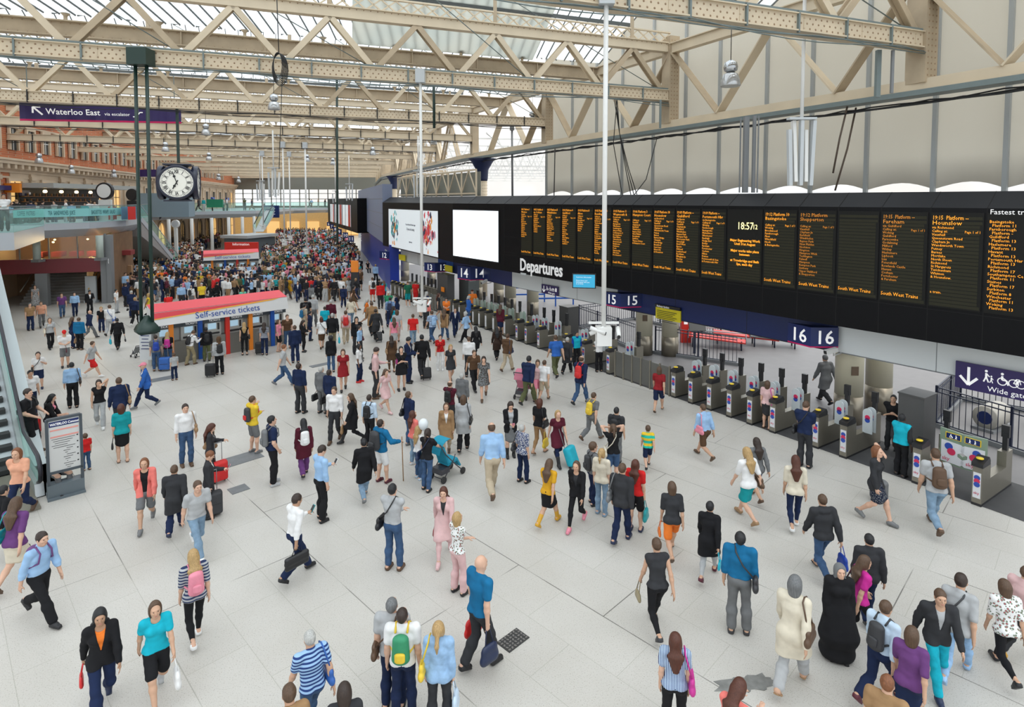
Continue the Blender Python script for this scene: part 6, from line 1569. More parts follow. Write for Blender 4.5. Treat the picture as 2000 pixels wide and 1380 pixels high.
# ---- free-standing concourse information board
a, b_ = atz(97, 977), atz(163, 959); ip = Plane(a, b_)
ib = thing('information_board', 'free-standing grey framed board headed WATERLOO Concourse', 'information board', a, ip.ang)
zt = 1.92
M_FR = mat('slate_frame', (.06, .075, .09), .4)
mb = MB()
for t in (0, ip.L): ip.box(mb, t - .03, t + .03, .1, zt, -.09, 0)
ip.box(mb, 0, ip.L, zt - .04, zt + .02, -.09, 0); ip.box(mb, 0, ip.L, .60, .66, -.09, 0); mb.build('frame', M_FR, ib)
mb = MB(); ip.box(mb, 0, ip.L, .66, zt - .04, -.06, -.02); pn = mb.build('map_panel', mat('white_map_panel', (.60, .61, .60), .3), ib)
mb = MB(); ip.box(mb, -.03, ip.L + .03, 0, .34, -.28, .02); ip.box(mb, -.04, ip.L + .04, 0, .05, -.42, .1); mb.build('base_plinth', mat('slate_base', (.12, .15, .17), .4), ib)
mb = MB(); ip.box(mb, .04, ip.L - .04, zt - .19, zt - .07, -.02, -.014); mb.build('header_strip', M_NAVY, ib)
rd = ip.a if ip.a.cross(V(0, 0, 1)).dot(ip.n) > 0 else -ip.a
text('WATERLOO Concourse', .082, ip.p(.06 if rd.dot(ip.a) > 0 else ip.L - .06, zt - .16, -.012), rd, (0, 0, 1), M_TXT, ib, extrude=.001, sx=.72, bold=.001)
mb = MB()
for j, (x0, x1, z) in enumerate(((.06, .9, zt - .26), (.06, .9, zt - .42))): ip.box(mb, x0, min(x1, ip.L - .05), z - .035, z, -.02, -.015)
mb.build('pink_bar', mat('pink_bar', (.72, .30, .26), .5), ib)
mb = MB()
for j in range(15):
	x0 = .3 if j > 4 else .08; ip.box(mb, x0 + .03 * (j % 3), ip.L - .12 - .05 * (j % 4), zt - .5 - j * .052, zt - .49 - j * .052, -.02, -.016)
	if j % 3 == 0: ip.box(mb, ip.L - .09, ip.L - .06, zt - .5 - j * .052, zt - .47 - j * .052, -.02, -.016)
mb.build('small_print', M_DARK, ib)

# ---- self-service ticket machines under a red and white canopy
def stand(a, b_, cols, lab, unit_n, det=True, top=2.35):
	pl = Plane(a, b_); rt = thing('ticket_machine_stand', lab, 'ticket machines', pl.o, pl.ang); rd = pl.a if pl.a.cross(V(0, 0, 1)).dot(pl.n) > 0 else -pl.a
	fl_ = rd.dot(pl.a) > 0
	mb = MB(); pl.box(mb, 0, pl.L, 0, top - .35, -.75, -.3); mb.build('back_cabinet', mat('pale_machine_back', (.48, .48, .46), .4), rt)
	mb = MB(); pl.box(mb, .05, pl.L - .05, 0, .95, -.3, 0); mb.build('counter', mat('machine_counter', (.22, .21, .19), .4, metal=.4), rt)
	mb = MB(); pl.box(mb, .0, pl.L, top - .80, top - .56, -.3, -.04); mb.build('dark_strip', M_FR, rt)
	P = [pl.p(0, top - .58, .26), pl.p(0, top - .02, .12), pl.p(0, top + .22, -.75), pl.p(0, top - .42, -.75)]
	mb = MB(); mb.prism(P, pl.a * pl.L); cn_ = mb.build('canopy', mat('white_canopy', (.68, .68, .68), .4), rt)
	mb = MB(); nn = (P[2] - P[1]).cross(pl.a).normalized(); nn = nn if nn.z > 0 else -nn
	mb.prism([P[1] + nn * .01, P[1] + pl.a * pl.L + nn * .01, P[2] + pl.a * pl.L + nn * .01, P[2] + nn * .01], nn * .01); mb.build('red_top', mat('coral_red', (.72, .06, .08), .45), cn_)
	fn = (P[1] - P[0]).cross(pl.a).normalized(); fn = fn if fn.dot(pl.n) > 0 else -fn
	N = 16
	for (m_, f0, f1) in ((mat('coral_red', ()), lambda q: .98, lambda q: .55 + .5 * q if q < .9 else .98), (mat('orange_swoosh', (.85, .42, .05), .45), lambda q: .55 + .5 * q if q < .9 else 1.0, lambda q: .48 + .46 * q if q < .9 else 1.0)):
		mb = MB()
		for k in range(N):
			qa, qb = k / N, (k + 1) / N
			if f0(qa) - f1(qa) < .01: continue
			def pt(q, h): 
				t = pl.L * q if fl_ else pl.L * (1 - q); return P[0].lerp(P[1], min(h, 1)) + pl.a * t + fn * .012
			mb.prism([pt(qa, f0(qa)), pt(qb, f0(qb)), pt(qb, f1(qb)), pt(qa, f1(qa))], fn * .004)
		mb.build('swoosh', m_, cn_)
	text('Self-service tickets', .40, P[0].lerp(P[1], .2) + pl.a * pl.L * .52 + fn * .02, rd, (P[1] - P[0]), mat('blue_print', (.02, .07, .32), .5), cn_, align='CENTER', extrude=.002, sx=.95)
	u = pl.L / unit_n
	for i in range(unit_n):
		t = u * (i + .5)
		mb = MB(); pl.box(mb, t - u * .36, t + u * .36, .95, 1.75, -.3, -.06); un = mb.build('ticket_machine', mat('machine_face', (.40, .40, .38), .4), rt)
		mb = MB(); pl.box(mb, t - u * .22, t + u * .14, 1.25, 1.52, -.06, -.045); mb.build('screen', mat('machine_screen', (.30, .45, .55), .2, emit=(.45, .65, .8), es=.35), un)
		mb = MB(); pl.box(mb, t - u * .28, t + u * .28, 1.02, 1.10, -.06, -.03); pl.box(mb, t + u * .2, t + u * .28, 1.2, 1.5, -.06, -.04); mb.build('ticket_tray', M_DARK, un)
		if det: text('TICKETS', .13, pl.p(t - u * .18 if fl_ else t + u * .18, top - .74, -.03), rd, (0, 0, 1), M_TXT, un, extrude=.001)
	for (q, m_) in cols:
		t = pl.L * q if fl_ else pl.L * (1 - q); mb = MB(); pl.box(mb, t - .09, t + .09, 0, top - .54, -.1, .06); mb.build('coloured_post', m_, rt)
	return rt, pl
sa, sb = atz(300, 717), atz(560, 670)
stand(sa, sb, ((.12, M_ORANGE), (.32, M_BLUE), (.52, M_RED), (.70, M_ORANGE), (.88, M_BLUE)), 'nearest row of self-service ticket machines under a red and white canopy', 6)
sa, sb = aty(398, 530, 51), aty(506, 530, 53); sa.z = sb.z = 0
stand(sa, sb, ((.15, M_ORANGE), (.38, M_BLUE), (.6, M_RED), (.8, M_ORANGE)), 'second row of self-service ticket machines further down the concourse', 5, False, 2.45)
mb = MB(); c = atz(281, 718); mb.box(c + V(0, .2, 1.25), (.5, .1, 1.9)); o = mb.build('timetable_board', mat('timetable_white', (.62, .64, .66), .4), None); tag(o, 'white timetable panel at the end of the ticket machines', 'panel')
mb = MB()
for j in range(9): mb.box(c + V(0, .14, 1.9 - j * .14), (.36 - .08 * (j % 2), .01, .03))
mb.build('printed_lines', M_NAVY, bpy.data.objects['timetable_board']).parent = o
c = V(-32.8, 74, 0); k_ = thing('kiosk', 'grey-roofed kiosk with a long red panel in mid concourse', 'kiosk', c, .1)
mb = MB(); mb.box(c + V(0, 0, 1.2), (3.4, 5, 2.4), rotz(-.3)); mb.build('walls', mat('slate_wall', (.10, .12, .13), .5), k_)
mb = MB(); mb.box(c + V(0, 0, 2.65), (4.0, 5.6, .35), rotz(-.3)); mb.build('roof', mat('pale_roof', (.42, .44, .45), .5), k_)
rk = aty(472, 477, 66); mb = MB(); mb.box(rk + V(0, 0, -.3), (3.7, .3, 1.1)); mb.build('red_panel', M_RED, k_); text('Information', .4, rk + V(0, -.2, -.1), (1, 0, 0), (0, 0, 1), M_TXT, k_, align='CENTER')
mb = MB(); mb.box((rk.x, rk.y, (rk.z - .85) / 2), (3.5, .2, rk.z - .85)); mb.build('red_panel_legs', M_DARK, k_)

# ---------------------------------------------------------------- things hanging from the roof
cc0 = aty(345, 356, 28) + V(-.32, .78, 0); RC = .70
ck = thing('station_clock', 'four-faced black station clock with white dials hanging from the roof', 'clock', cc0, 0)
fa = math.radians(4)
def clock_face(ang):
	R = rotz(ang); cen = cc0 + R @ V(0, -.80, 0)
	Rn = R @ Matrix(((1, 0, 0), (0, 0, -1), (0, 1, 0)))
	mb = MB(); mb.lathe([(RC - .06, -.26), (RC + .10, -.2), (RC + .12, 0), (RC + .06, .07), (RC, .02)], cen, 40, Rn); rim = mb.build('rim', mat('clock_rim', (.02, .025, .05), .35), ck)
	mb = MB(); mb.lathe([(RC, .0), (RC, .025)], cen, 40, Rn, False); dial = mb.build('dial', mat('clock_dial', (.72, .72, .66), .5, emit=(1, 1, .92), es=.15), ck)
	def P(r, a, d=.03): return cen + Rn @ V(r * math.sin(a), r * math.cos(a), d)
	mb = MB()
	for k in range(60): a = k * PI / 30; mb.bar(P(RC * .90, a), P(RC * .97, a), .014 if k % 5 else .03, .004, R @ V(0, -1, 0))
	for k in range(40):
		a, b_ = k * PI / 20, (k + 1) * PI / 20
		for rr in (.60, .88): mb.bar(P(RC * rr, a), P(RC * rr, b_), .008, .004, R @ V(0, -1, 0))
	mb.build('minute_track', M_DARK, dial)
	for k, nm in enumerate(['XII', 'I', 'II', 'III', 'IIII', 'V', 'VI', 'VII', 'VIII', 'IX', 'X', 'XI']):
		a = k * PI / 6; x = R @ V(math.cos(a), 0, -math.sin(a)); u = R @ V(math.sin(a), 0, math.cos(a))
		text(nm, RC * .30, P(RC * .635, a, .035), x, u, M_DARK, dial, align='CENTER', extrude=.002, sx=.72, bold=.008, name='numeral')
	for nm, a, L_, w_ in (('hour_hand', math.radians(208.5), .50, .05), ('minute_hand', math.radians(342), .78, .035)):
		mb = MB(); mb.bar(P(-.12, a, .05), P(RC * L_, a, .05), w_, .012, R @ V(0, -1, 0)); mb.lathe([(.06, 0), (.06, .012)], P(RC * L_ * .55, a, .045), 12, Rn, False); mb.build(nm, M_DARK, ck)
for q in range(4): clock_face(fa + q * PI / 2 + math.radians(18))
R = rotz(fa + math.radians(18)); mb = MB(); mb.box(cc0, (1.05, 1.05, 1.2), R); mb.box(cc0 + V(0, 0, .86), (1.2, 1.2, .07), R); mb.box(cc0 - V(0, 0, .86), (1.2, 1.2, .07), R); mb.lathe([(.5, -.86), (.3, -.6)], cc0, 12); mb.lathe([(.3, .6), (.5, .86)], cc0, 12); mb.build('case', mat('clock_rim', ()), ck)
mb = MB(); mb.bar(cc0 + V(0, 0, .95), V(cc0.x, cc0.y, 11.6), .1, .1); mb.build('suspension_rod', M_DGREEN, ck)
tp = TR[1][0] + TR[1][1] * 20.4 + V(.0, -.35, 0)
Pt = aty(275, 112, tp.y); gp = thing('suspension_tubes', 'pair of dark green tubes hung from the truss with a hooded pod at the foot', 'suspension tube', Pt, 0)
mb = MB(); mb.box(Pt, (.62, .5, .52)); mb.build('clamp_box', M_DGREEN, gp)
pb_ = aty(287, 635, tp.y)
for dx in (-.18, .18): mb = MB(); mb.tube([Pt + V(dx, 0, 0), V(pb_.x + dx, pb_.y, pb_.z)], .055, 8); mb.build('tube', M_DGREEN, gp)
mb = MB(); mb.lathe([(.42, -.22), (.44, -.14), (.36, 0), (.12, .25), (.1, .32)], pb_, 4); mb.lathe([(.34, -.26), (.34, -.22)], pb_, 4); mb.build('hood', M_DGREEN, gp)
for (px, y0, y1, Y, lab) in ((658, 150, 475, 36, 'dark green slim tube hanging in the middle of the hall'), (1000, 250, 386, 40, 'dark tube dropping from the truss end to the board roof'), (847, 140, 250, 30, 'short grey tube hanging below a truss')):
	a, b_ = aty(px, y0, Y), aty(px + 1, y1, Y); rt = thing('hanging_tube', lab, 'tube', a, 0); mb = MB(); mb.tube([a, b_], .07, 8); mb.build('tube', M_GREY if px == 1000 else M_DGREEN, rt); mb = MB(); mb.box(a, (.3, .3, .3)); mb.build('clamp', M_GREY, rt)
def snap(px, Y):
	best = 9e9; r = (px - CX) / FPX
	for e, u in TR:
		t = (e.x - r * e.y) / (r * u.y - u.x); y = e.y + u.y * t
		if abs(y - Y) < abs(best - Y): best = y
	return best
def mast(px, py0, px1, py1, Y, lab, cams=3, w=.055):
	Y = snap(px, Y) - .38
	a, b_ = aty(px, py0, Y), aty(px1, py1, Y); b_.x = a.x; a.z = ZL + .2
	rt = thing('camera_mast', lab, 'camera mast', a, 0)
	mb = MB(); mb.tube([a, b_], w, 10); mb.build('pole', M_WHITE, rt)
	mb = MB(); mb.box(a, (.34, .3, .5)); mb.build('clamp_box', M_LGREY, rt)
	mb = MB(); mb.box(b_ - V(0, 0, .18), (.34, .30, .42)); mb.box(b_ + V(0, 0, .12), (.7, .05, .05)); mb.build('junction_box', M_WHITE, rt)
	for i in range(cams):
		d = V(math.cos(i * 2.2 + .2), math.sin(i * 2.2 + .2) * .6 - .3, -.35).normalized(); c = b_ + V((i - 1) * .32, -.08, .02)
		mb = MB(); mb.tube([c, c + d * .36], .05, 8); cb = mb.build('camera', M_WHITE, rt); mb = MB(); mb.tube([c + d * .36, c + d * .38], .042, 8); mb.build('lens', M_DARK, cb)
mast(1184, 12, 1178, 640, TR[0][0].y - 1.8, 'tall white camera mast hanging in front of the departures board', 3)
mast(821, 150, 821, 588, 23.0, 'white camera mast hanging before the advert screen', 3)
mast(595, 250, 596, 487, 46, 'white camera mast hanging over the mid concourse crowd', 2, .07)
mast(553, 330, 554, 470, 52, 'slim white mast far down the hall, by the antenna cluster', 1, .06)
mast(565, 330, 566, 462, 62, 'slimmest distant white mast', 1, .06)
mast(512, 320, 513, 440, 60, 'distant white mast before the navy information panel', 1, .06)
def antenna(px, y0, y1, Y, top, lab, n=5, w=.34):
	Y = snap(px, Y) - (.38 if px < 1500 else -.38); a, b_ = aty(px, y0, Y), aty(px, y1, Y); rt = thing('antenna_cluster', lab, 'antenna', a, 0)
	mb = MB(); mb.tube([V(a.x, a.y, ZL + (.2 if px < 1500 else 1.6)), V(a.x, a.y, a.z - .2)], .05, 8); mb.build('mast', M_WHITE, rt)
	mb = MB(); mb.box(a + V(0, 0, -.05), (w * 2.2, .2, .06)); mb.build('bracket', M_LGREY, rt)
	for i in range(n):
		x = (i / (n - 1) - .5) * 2 * w; sl_ = -x * .3
		mb = MB(); mb.bar(V(a.x + x, a.y + .12 * (i % 2), a.z - .1 - .25 * (i % 3 == 0)), V(a.x + x + sl_ * .6, a.y, b_.z + .1 * (i % 2)), .14, .09, (1, 0, 0)); mb.build('antenna_panel', M_WHITE if i % 2 else M_LGREY, rt)
antenna(1566, 228, 362, TR[0][0].y + .4, -40, 'cluster of white antenna panels hanging before the canvas wall')
antenna(534, 326, 385, 42, 250, 'white antenna cluster hanging in mid hall, left of the slim masts', 4)
antenna(508, 352, 392, 60, 300, 'small distant white antenna cluster', 4)
antenna(817, 332, 390, 40, 280, 'white antenna cluster above the advert screen', 4)
antenna(682, 358, 392, 62, 320, 'small white antenna cluster over the grey-blue panels', 3); antenna(655, 372, 396, 74, 330, 'smallest white antenna cluster over the red and white screens', 3)
def bell(px, py, Y, lab):
	c = aty(px, py, Y); rt = thing('bell_lamp', lab, 'lamp', c, 0, group='bell lamps hanging from the trusses')
	mb = MB(); mb.lathe([(.27, -.38), (.275, -.36), (.25, -.2), (.2, -.05), (.12, 0)], c, 18); mb.build('glass_bell', M_SHADE, rt)
	mb = MB(); mb.lathe([(.09, 0), (.18, .06), (.2, .16), (.17, .28), (.07, .34), (.03, .36)], c, 16); mb.build('gear_housing', M_CHROME, rt)
	mb = MB(); mb.tube([c + V(0, 0, .34), c + V(0, 0, 1.2)], .012, 5); mb.build('chain', M_CABLE, rt)
	mb = MB(); mb.lathe([(.02, -.25), (.07, -.2), (.07, -.08), (.03, -.02)], c, 10); mb.build('bulb', mat('unlit_bulb', (.75, .75, .70), .3), rt)
LMP = [(1427, 142, 17.0, 'large silver bell lamp hanging before the canvas wall'), (535, 198, 28, 'silver bell lamp hanging near the cable coil'), (402, 252, 38, 'bell lamp hanging to the right of the purple banner'), (1040, 228, 36, 'bell lamp hanging beside the end of a truss'),
 (847, 272, 46, 'bell lamp hanging above the advert screen mast'), (728, 294, 52, 'bell lamp over the grey-blue panels'), (323, 286, 46, 'bell lamp above the station clock'), (76, 308, 44, 'bell lamp in front of the brick wall'), (139, 330, 50, 'bell lamp over the café kiosk'), (408, 305, 56, 'bell lamp just beyond the clock'),
 (600, 308, 60, 'distant bell lamp, over the white masts'), (427, 345, 70, 'distant bell lamp over the far balcony'), (466, 350, 76, 'distant bell lamp further over the far balcony'), (222, 338, 56, 'bell lamp above the round white disc sign'), (650, 315, 64, 'distant bell lamp beside the dark green tube')]
for a in LMP: bell(*a)
ba = aty(38, 216, 27.0); bb = aty(354, 224, 31.2); bz = (ba.z + bb.z) / 2; bp = Plane(ba, bb)
bn = thing('hanging_banner', 'long purple banner reading Waterloo East via escalator', 'banner', V(ba.x, ba.y, bz), bp.ang)
za, zb2 = ba.z, bb.z
za = aty(38, 217, ba.y).z; zc = aty(354, 225, bb.y).z
HB = .43
def bq(t, h, o=0): q = t / bp.L; return bp.p(t, za + (zc - za) * q + h, o)
mb = MB(); N = 60
for i in range(N):
	t0, t1 = bp.L * i / N, bp.L * (i + 1) / N; o0, o1 = .03 * math.sin(i * .9), .03 * math.sin((i + 1) * .9)
	mb.add([bq(t0, -HB + .06, o0), bq(t1, -HB + .06, o1), bq(t1, HB, o1), bq(t0, HB, o0), bq(t0, -HB + .06, o0 - .01), bq(t1, -HB + .06, o1 - .01), bq(t1, HB, o1 - .01), bq(t0, HB, o0 - .01)], [(0, 1, 2, 3), (7, 6, 5, 4)], True)
mb.build('cloth', M_SIGN, bn)
mb = MB()
for i in range(N):
	t0, t1 = bp.L * i / N, bp.L * (i + 1) / N; o0, o1 = .03 * math.sin(i * .9) + .004, .03 * math.sin((i + 1) * .9) + .004
	mb.quad(bq(t0, -HB, o0), bq(t1, -HB, o1), bq(t1, -HB + .09, o1), bq(t0, -HB + .09, o0))
mb.build('red_edge', mat('crimson_line', ()), bn)
rd = bp.a if bp.a.cross(V(0, 0, 1)).dot(bp.n) > 0 else -bp.a
slope = (bq(bp.L, 0) - bq(0, 0)).normalized()
tW = lambda q: bp.t_at(q) if True else 0
text('Waterloo East', .38, bq(tW(98), -.11, .06), slope, (0, 0, 1), M_TXT, bn, extrude=.002, sx=.92, bold=.004)
text('via escalator', .22, bq(tW(211), -.11, .06), slope, (0, 0, 1), M_TXT, bn, extrude=.002, sx=.95)
mb = MB(); c = bq(tW(82), .03, .06); x = slope; u = V(0, 0, 1)
mb.bar(c + x * .17 - u * .17, c - x * .15 + u * .15, .07, .01, bp.n); mb.bar(c - x * .18 + u * .18, c + x * .10 + u * .18, .07, .01, bp.n); mb.bar(c - x * .18 + u * .18, c - x * .18 - u * .10, .07, .01, bp.n)
c = bq(tW(275), -.02, .06); mb.bar(c + x * -.2 - u * .12, c + x * -.08 - u * .12, .05, .01, bp.n); mb.bar(c - x * .08 - u * .12, c + x * .1 + u * .1, .05, .01, bp.n); mb.bar(c + x * .1 + u * .1, c + x * .22 + u * .1, .05, .01, bp.n)
mb.lathe([(.04, 0), (.04, .005)], c + u * .16, 8, Matrix(((x.x, 0, bp.n.x), (x.y, 0, bp.n.y), (x.z, 1, 0))), False); mb.build('arrow_symbol', M_TXT, bn)
mb = MB(); mb.tube([bq(0, HB, 0), bq(bp.L, HB, 0)], .03, 6); mb.bar(bq(.3, HB), bq(.3, HB + 1.6), .03, .03); mb.bar(bq(bp.L - .3, HB), bq(bp.L - .3, HB + 1.6), .03, .03); mb.build('hanging_rail', M_GREEN, bn)
bp2 = aty(330, 338, 62); mb = MB(); mb.box(bp2, (6.5, .06, .75)); o = mb.build('hanging_banner', M_SIGN, None); tag(o, 'distant purple banner partly hidden behind the station clock', 'banner')
c = aty(545, 128, 19.6); co = thing('cable_coil', 'coil of black cable slung from the truss', 'cable', c, 0); mb = MB(); r8 = random.Random(2)
for k in range(7):
	rx, rz = .14 + .02 * k, .40 + .02 * k; mb.tube([c + V(rx * math.cos(a), .03 * k - .1, rz * math.sin(a) - .02 * k) for a in np.linspace(0, 2 * PI, 22)], .014, 5)
mb.tube([c + V(0, 0, .4), aty(540, -20, 19.6)], .016, 5); mb.tube([c + V(.1, 0, -.3), aty(545, 330, 19.6)], .012, 5); mb.build('loops', M_CABLE, co)
for i, (pts, Y, lab) in enumerate((([(1205, 190), (1210, 260), (1222, 330), (1232, 380)], 27, 'bundle of black cables dropping behind the tall camera mast'), ([(1205, 195), (1198, 280), (1216, 384)], 27.2, 'looping black cable beside the dropping bundle'), ([(1283, 270), (1262, 350), (1236, 384)], 26.5, 'black cable pair slanting down to the board roof'), ([(1655, 208), (1640, 270), (1627, 338)], 19.2, 'slim brown stay rod with end plate before the canvas'), ([(1672, 210), (1655, 290), (1631, 372)], 19.2, 'slim brown stay rod reaching down to the board'), ([(1084, 290), (1083, 340), (1082, 385)], 34, 'black cable hanging straight beside the canvas edge'))):
	rt = thing('hanging_cable', lab, 'cable', aty(*pts[0], Y), 0); mb = MB()
	for q in range(3 if i == 0 else 1): mb.tube([aty(x + q * 3 * (j - 1), y, Y) for j, (x, y) in enumerate(pts)], .02 if i < 3 else .03, 5)
	mb.build('strand', M_CABLE if i < 3 or i == 5 else mat('brown_rod', (.10, .07, .05), .6), rt)
for i, (px, y0, y1, Y, w_, lab) in enumerate(((1458, 228, 376, 20.6, .16, 'grey steel post rising from the board to the cable tray'), (1474, 226, 376, 20.4, .10, 'slim grey ladder post beside the grey steel post'), (1482, 226, 376, 20.3, .04, 'thin rod beside the ladder post'), (1447, 230, 376, 20.7, .04, 'thin rod on the open side of the grey steel post'), (1716, 98, 190, 17.2, .12, 'grey conduit post between truss and tray, the thicker'), (1744, 98, 182, 17.0, .07, 'grey conduit post between truss and tray, the thinner'), (1290, 195, 250, 26.0, .08, 'grey conduit post under the end of the second truss'))):
	a, b_ = aty(px, y0, Y), aty(px, y1, Y); rt = thing('duct_post', lab, 'post', b_, 0); mb = MB(); mb.bar(a, V(a.x, a.y, b_.z), w_, w_); mb.build('shaft', M_GREY if i not in (4, 6) else M_GREEN, rt)
def cover(px, py, w, d, m, name, lab, ang=math.radians(45)):
	c = atz(px, py); rt = thing(name, lab, 'floor cover', c, ang); R = rotz(ang)
	mb = MB(); mb.box(c + V(0, 0, .006), (w, d, .012), R); mb.build('plate', m, rt)
	return rt, c, R
M_MH = mat('worn_grey_plate', (.16, .17, .18), .5, noise=.25, nscale=5)
cover(470, 896, 1.05, .62, M_MH, 'floor_plate', 'grey floor plate beside the man in the yellow hoodie'); cover(466, 955, .42, .36, M_MH, 'floor_plate', 'small grey floor plate before the navy-shirted man')
cover(315, 740, 1.1, .5, M_MH, 'floor_plate', 'grey floor mat behind the pink-capped walker')
rt, c, R = cover(1002, 1250, .46, .30, mat('black_iron', (.03, .03, .03), .5), 'drain_cover', 'ornate black iron drain cover in the open floor')
mb = MB()
for i in range(7):
	for j in range(5): mb.box(c + R @ V(-.192 + i * .064, -.116 + j * .058, .015), (.042, .026, .008), R @ rotz((i * 7 + j * 5) % 3))
mb.build('raised_pattern', mat('worn_iron', (.16, .15, .14), .5), rt)
cover(628, 712, 1.0, .35, M_MH, 'floor_plate', 'grey floor plate far out in the crowd')
r4 = random.Random(8); c = atz(1455, 1335); P = []
for k in range(40): a = 2 * PI * k / 40; r_ = .26 * (1 + .3 * math.sin(2 * a + 1) + .08 * math.sin(9 * a)) * r4.uniform(.88, 1.12); P.append(c + V(math.cos(a) * r_ * 1.3 + .1 * math.sin(a), math.sin(a) * r_ * .75, .003))
mb = MB(); mb.prism(P, (0, 0, .004)); o = mb.build('floor_patch', mat('grey_stain', (.20, .20, .19), .6, noise=.5, nscale=8), None); tag(o, 'ragged grey patch worn into the floor near the bottom edge', 'floor stain')
# ---------------------------------------------------------------- bags and things people carry
M_BAG = tinted('bag_fabric', .6, 'plain'); M_BAGL = tinted('bag_leather', .4, 'plain')
BG = {}
def fmesh(key, lo, hi, h, fn, m):
	if key not in BG:
		F = Field(lo, hi, h); fn(F); BG[key] = npmesh(key[0], F.mesh(), m)
	return BG[key]
def bag_root(name, label, cat, o):
	r = bpy.data.objects.new(name, None); COL.objects.link(r); r.location = o.location; r.rotation_euler = o.rotation_euler; r.scale = o.scale
	r['label'] = label; r['category'] = cat; WM[r.name] = WM[o.name]; r.empty_display_size = .2
	return r
def bag_part(nm, me, r, col):
	c = bpy.data.objects.new(nm, me); COL.objects.link(c); c.parent = r; c.color = cc(col); return c
def tubes(key, lines, w, m):
	if key not in BG:
		mb = MB()
		for L_ in lines: mb.tube(L_, w, 6)
		me = bpy.data.meshes.new(key[0]); me.from_pydata([tuple(v) for v in mb.v], [], mb.f); me.polygons.foreach_set('use_smooth', mb.sm); me.materials.append(m); BG[key] = me
	return BG[key]
def give(kind, col, o, s, sk, who, h, col2=None):
	u, fw = s.up, s.fw; lo, hi = s.box(.4); cn = {'petrol': 'dark teal', 'maroon': 'dark red', 'silver': 'silver grey', 'paleblue': 'pale blue', 'lightblue': 'light blue', 'lightgrey': 'pale grey'}.get(col, col)
	hh = max(h, .014)
	if kind in ('rp', 'bigrp'):
		f = 1.35 if kind == 'bigrp' else 1
		r = bag_root('rucksack', '%s rucksack on the back of the %s' % (cn, who), 'rucksack', o)
		def fn(F):
			d = .165 + (.05 if f > 1 else 0)
			F.cone(s.pel + u * .13 - fw * d, s.pel + u * (.40 + .08 * (f - 1)) - fw * d, .085 * f, .075 * f, .03, (1, 0, 0), 1.55)
		bag_part('bag_body', fmesh(('bag_body', sk, kind, hh), lo, hi, hh, fn, M_BAG), r, col)
		def fp(F): F.cone(s.pel + u * .15 - fw * (.25 * f), s.pel + u * .24 - fw * (.25 * f), .03 * f, .03 * f, .02, (1, 0, 0), 2.6)
		bag_part('front_pocket', fmesh(('front_pocket', sk, kind, hh), lo, hi, hh, fp, M_BAG), r, col2 or col)
		for sg in (-1, 1):
			L_ = [s.pel + u * .46 - fw * .11 + V(sg * .085, 0, 0), s.pel + u * .545 + V(sg * .09, 0, 0), s.pel + u * .46 + fw * .125 + V(sg * .095, 0, 0), s.pel + u * .30 + fw * .13 + V(sg * .12, 0, 0), s.pel + u * .2 - fw * .02 + V(sg * .165, 0, 0), s.pel + u * .16 - fw * .13 + V(sg * .10, 0, 0)]
			bag_part('strap', tubes(('strap', sk, sg), [L_], .016, M_BAG), r, col2 or col)
		return r
	side = -1 if kind.endswith('L') else 1; k0 = kind.rstrip('LR'); key = 'L' if side < 0 else 'R'
	if k0 in ('hb', 'tote', 'brief', 'shop'):
		nm, cat = {'hb': ('handbag', 'handbag'), 'tote': ('tote_bag', 'tote bag'), 'brief': ('briefcase', 'briefcase'), 'shop': ('shopping_bag', 'shopping bag')}[k0]
		r = bag_root(nm, '%s %s held by the %s' % (cn, cat, who), cat, o); p = s.wr[key] + s.hdir[key] * .085
		hd = .16 if k0 != 'brief' else .06; sz = {'hb': (.06, .13, .10), 'tote': (.07, .17, .16), 'brief': (.055, .2, .14), 'shop': (.06, .14, .17)}[k0]
		c = p - V(0, 0, hd + sz[2]) + V(side * .03, 0, 0)
		if k0 in ('brief',): 
			def fn(F): F.cone(c - V(0, sz[1], sz[2] * .6), c + V(0, sz[1], -sz[2] * .6), .05, .05, .02); F.cone(c - V(0, sz[1], -sz[2] * .5), c + V(0, sz[1], sz[2] * .5), .05, .05, .03); F.cone(c - V(0, sz[1], 0), c + V(0, sz[1], 0), .055, .055, .03)
		else:
			def fn(F): F.cone(c - V(0, sz[1] * .6, sz[2] * .4), c + V(0, sz[1] * .6, -sz[2] * .4), sz[2] * .5, sz[2] * .5, .05, (1, 0, 0), .6); F.cone(c + V(0, -sz[1] * .45, sz[2] * .3), c + V(0, sz[1] * .45, sz[2] * .3), sz[2] * .5, sz[2] * .5, .05, (1, 0, 0), .5)
		bag_part('bag_body', fmesh((nm + '_body', sk, kind, hh), lo, hi, hh, fn, M_BAGL), r, col)
		t = c + V(0, 0, sz[2] * .85); bag_part('handle', tubes(('handle', sk, kind), [[t + V(0, -sz[1] * .5, 0), p + V(0, -.03, 0), p + V(0, .03, 0), t + V(0, sz[1] * .5, 0)]], .009, M_BAGL), r, col2 or col)
		return r
	if k0 in ('sb', 'cross', 'hip'):
		big = k0 != 'hip'
		r = bag_root('shoulder_bag', '%s shoulder bag worn by the %s' % (cn, who), 'shoulder bag', o)
		c = s.pel + V(side * .235, -.03, .02 if k0 != 'sb' else .08)
		def fn(F):
			a = .12 if big else .09
			F.cone(c - V(0, a, .05), c + V(0, a, -.05), .075, .075, .04, (1, 0, 0), .65); F.cone(c - V(0, a * .8, -.06), c + V(0, a * .8, .06), .06, .06, .04, (1, 0, 0), .65)
		bag_part('bag_body', fmesh(('shoulder_bag_body', sk, kind, hh), lo, hi, hh, fn, M_BAGL), r, col)
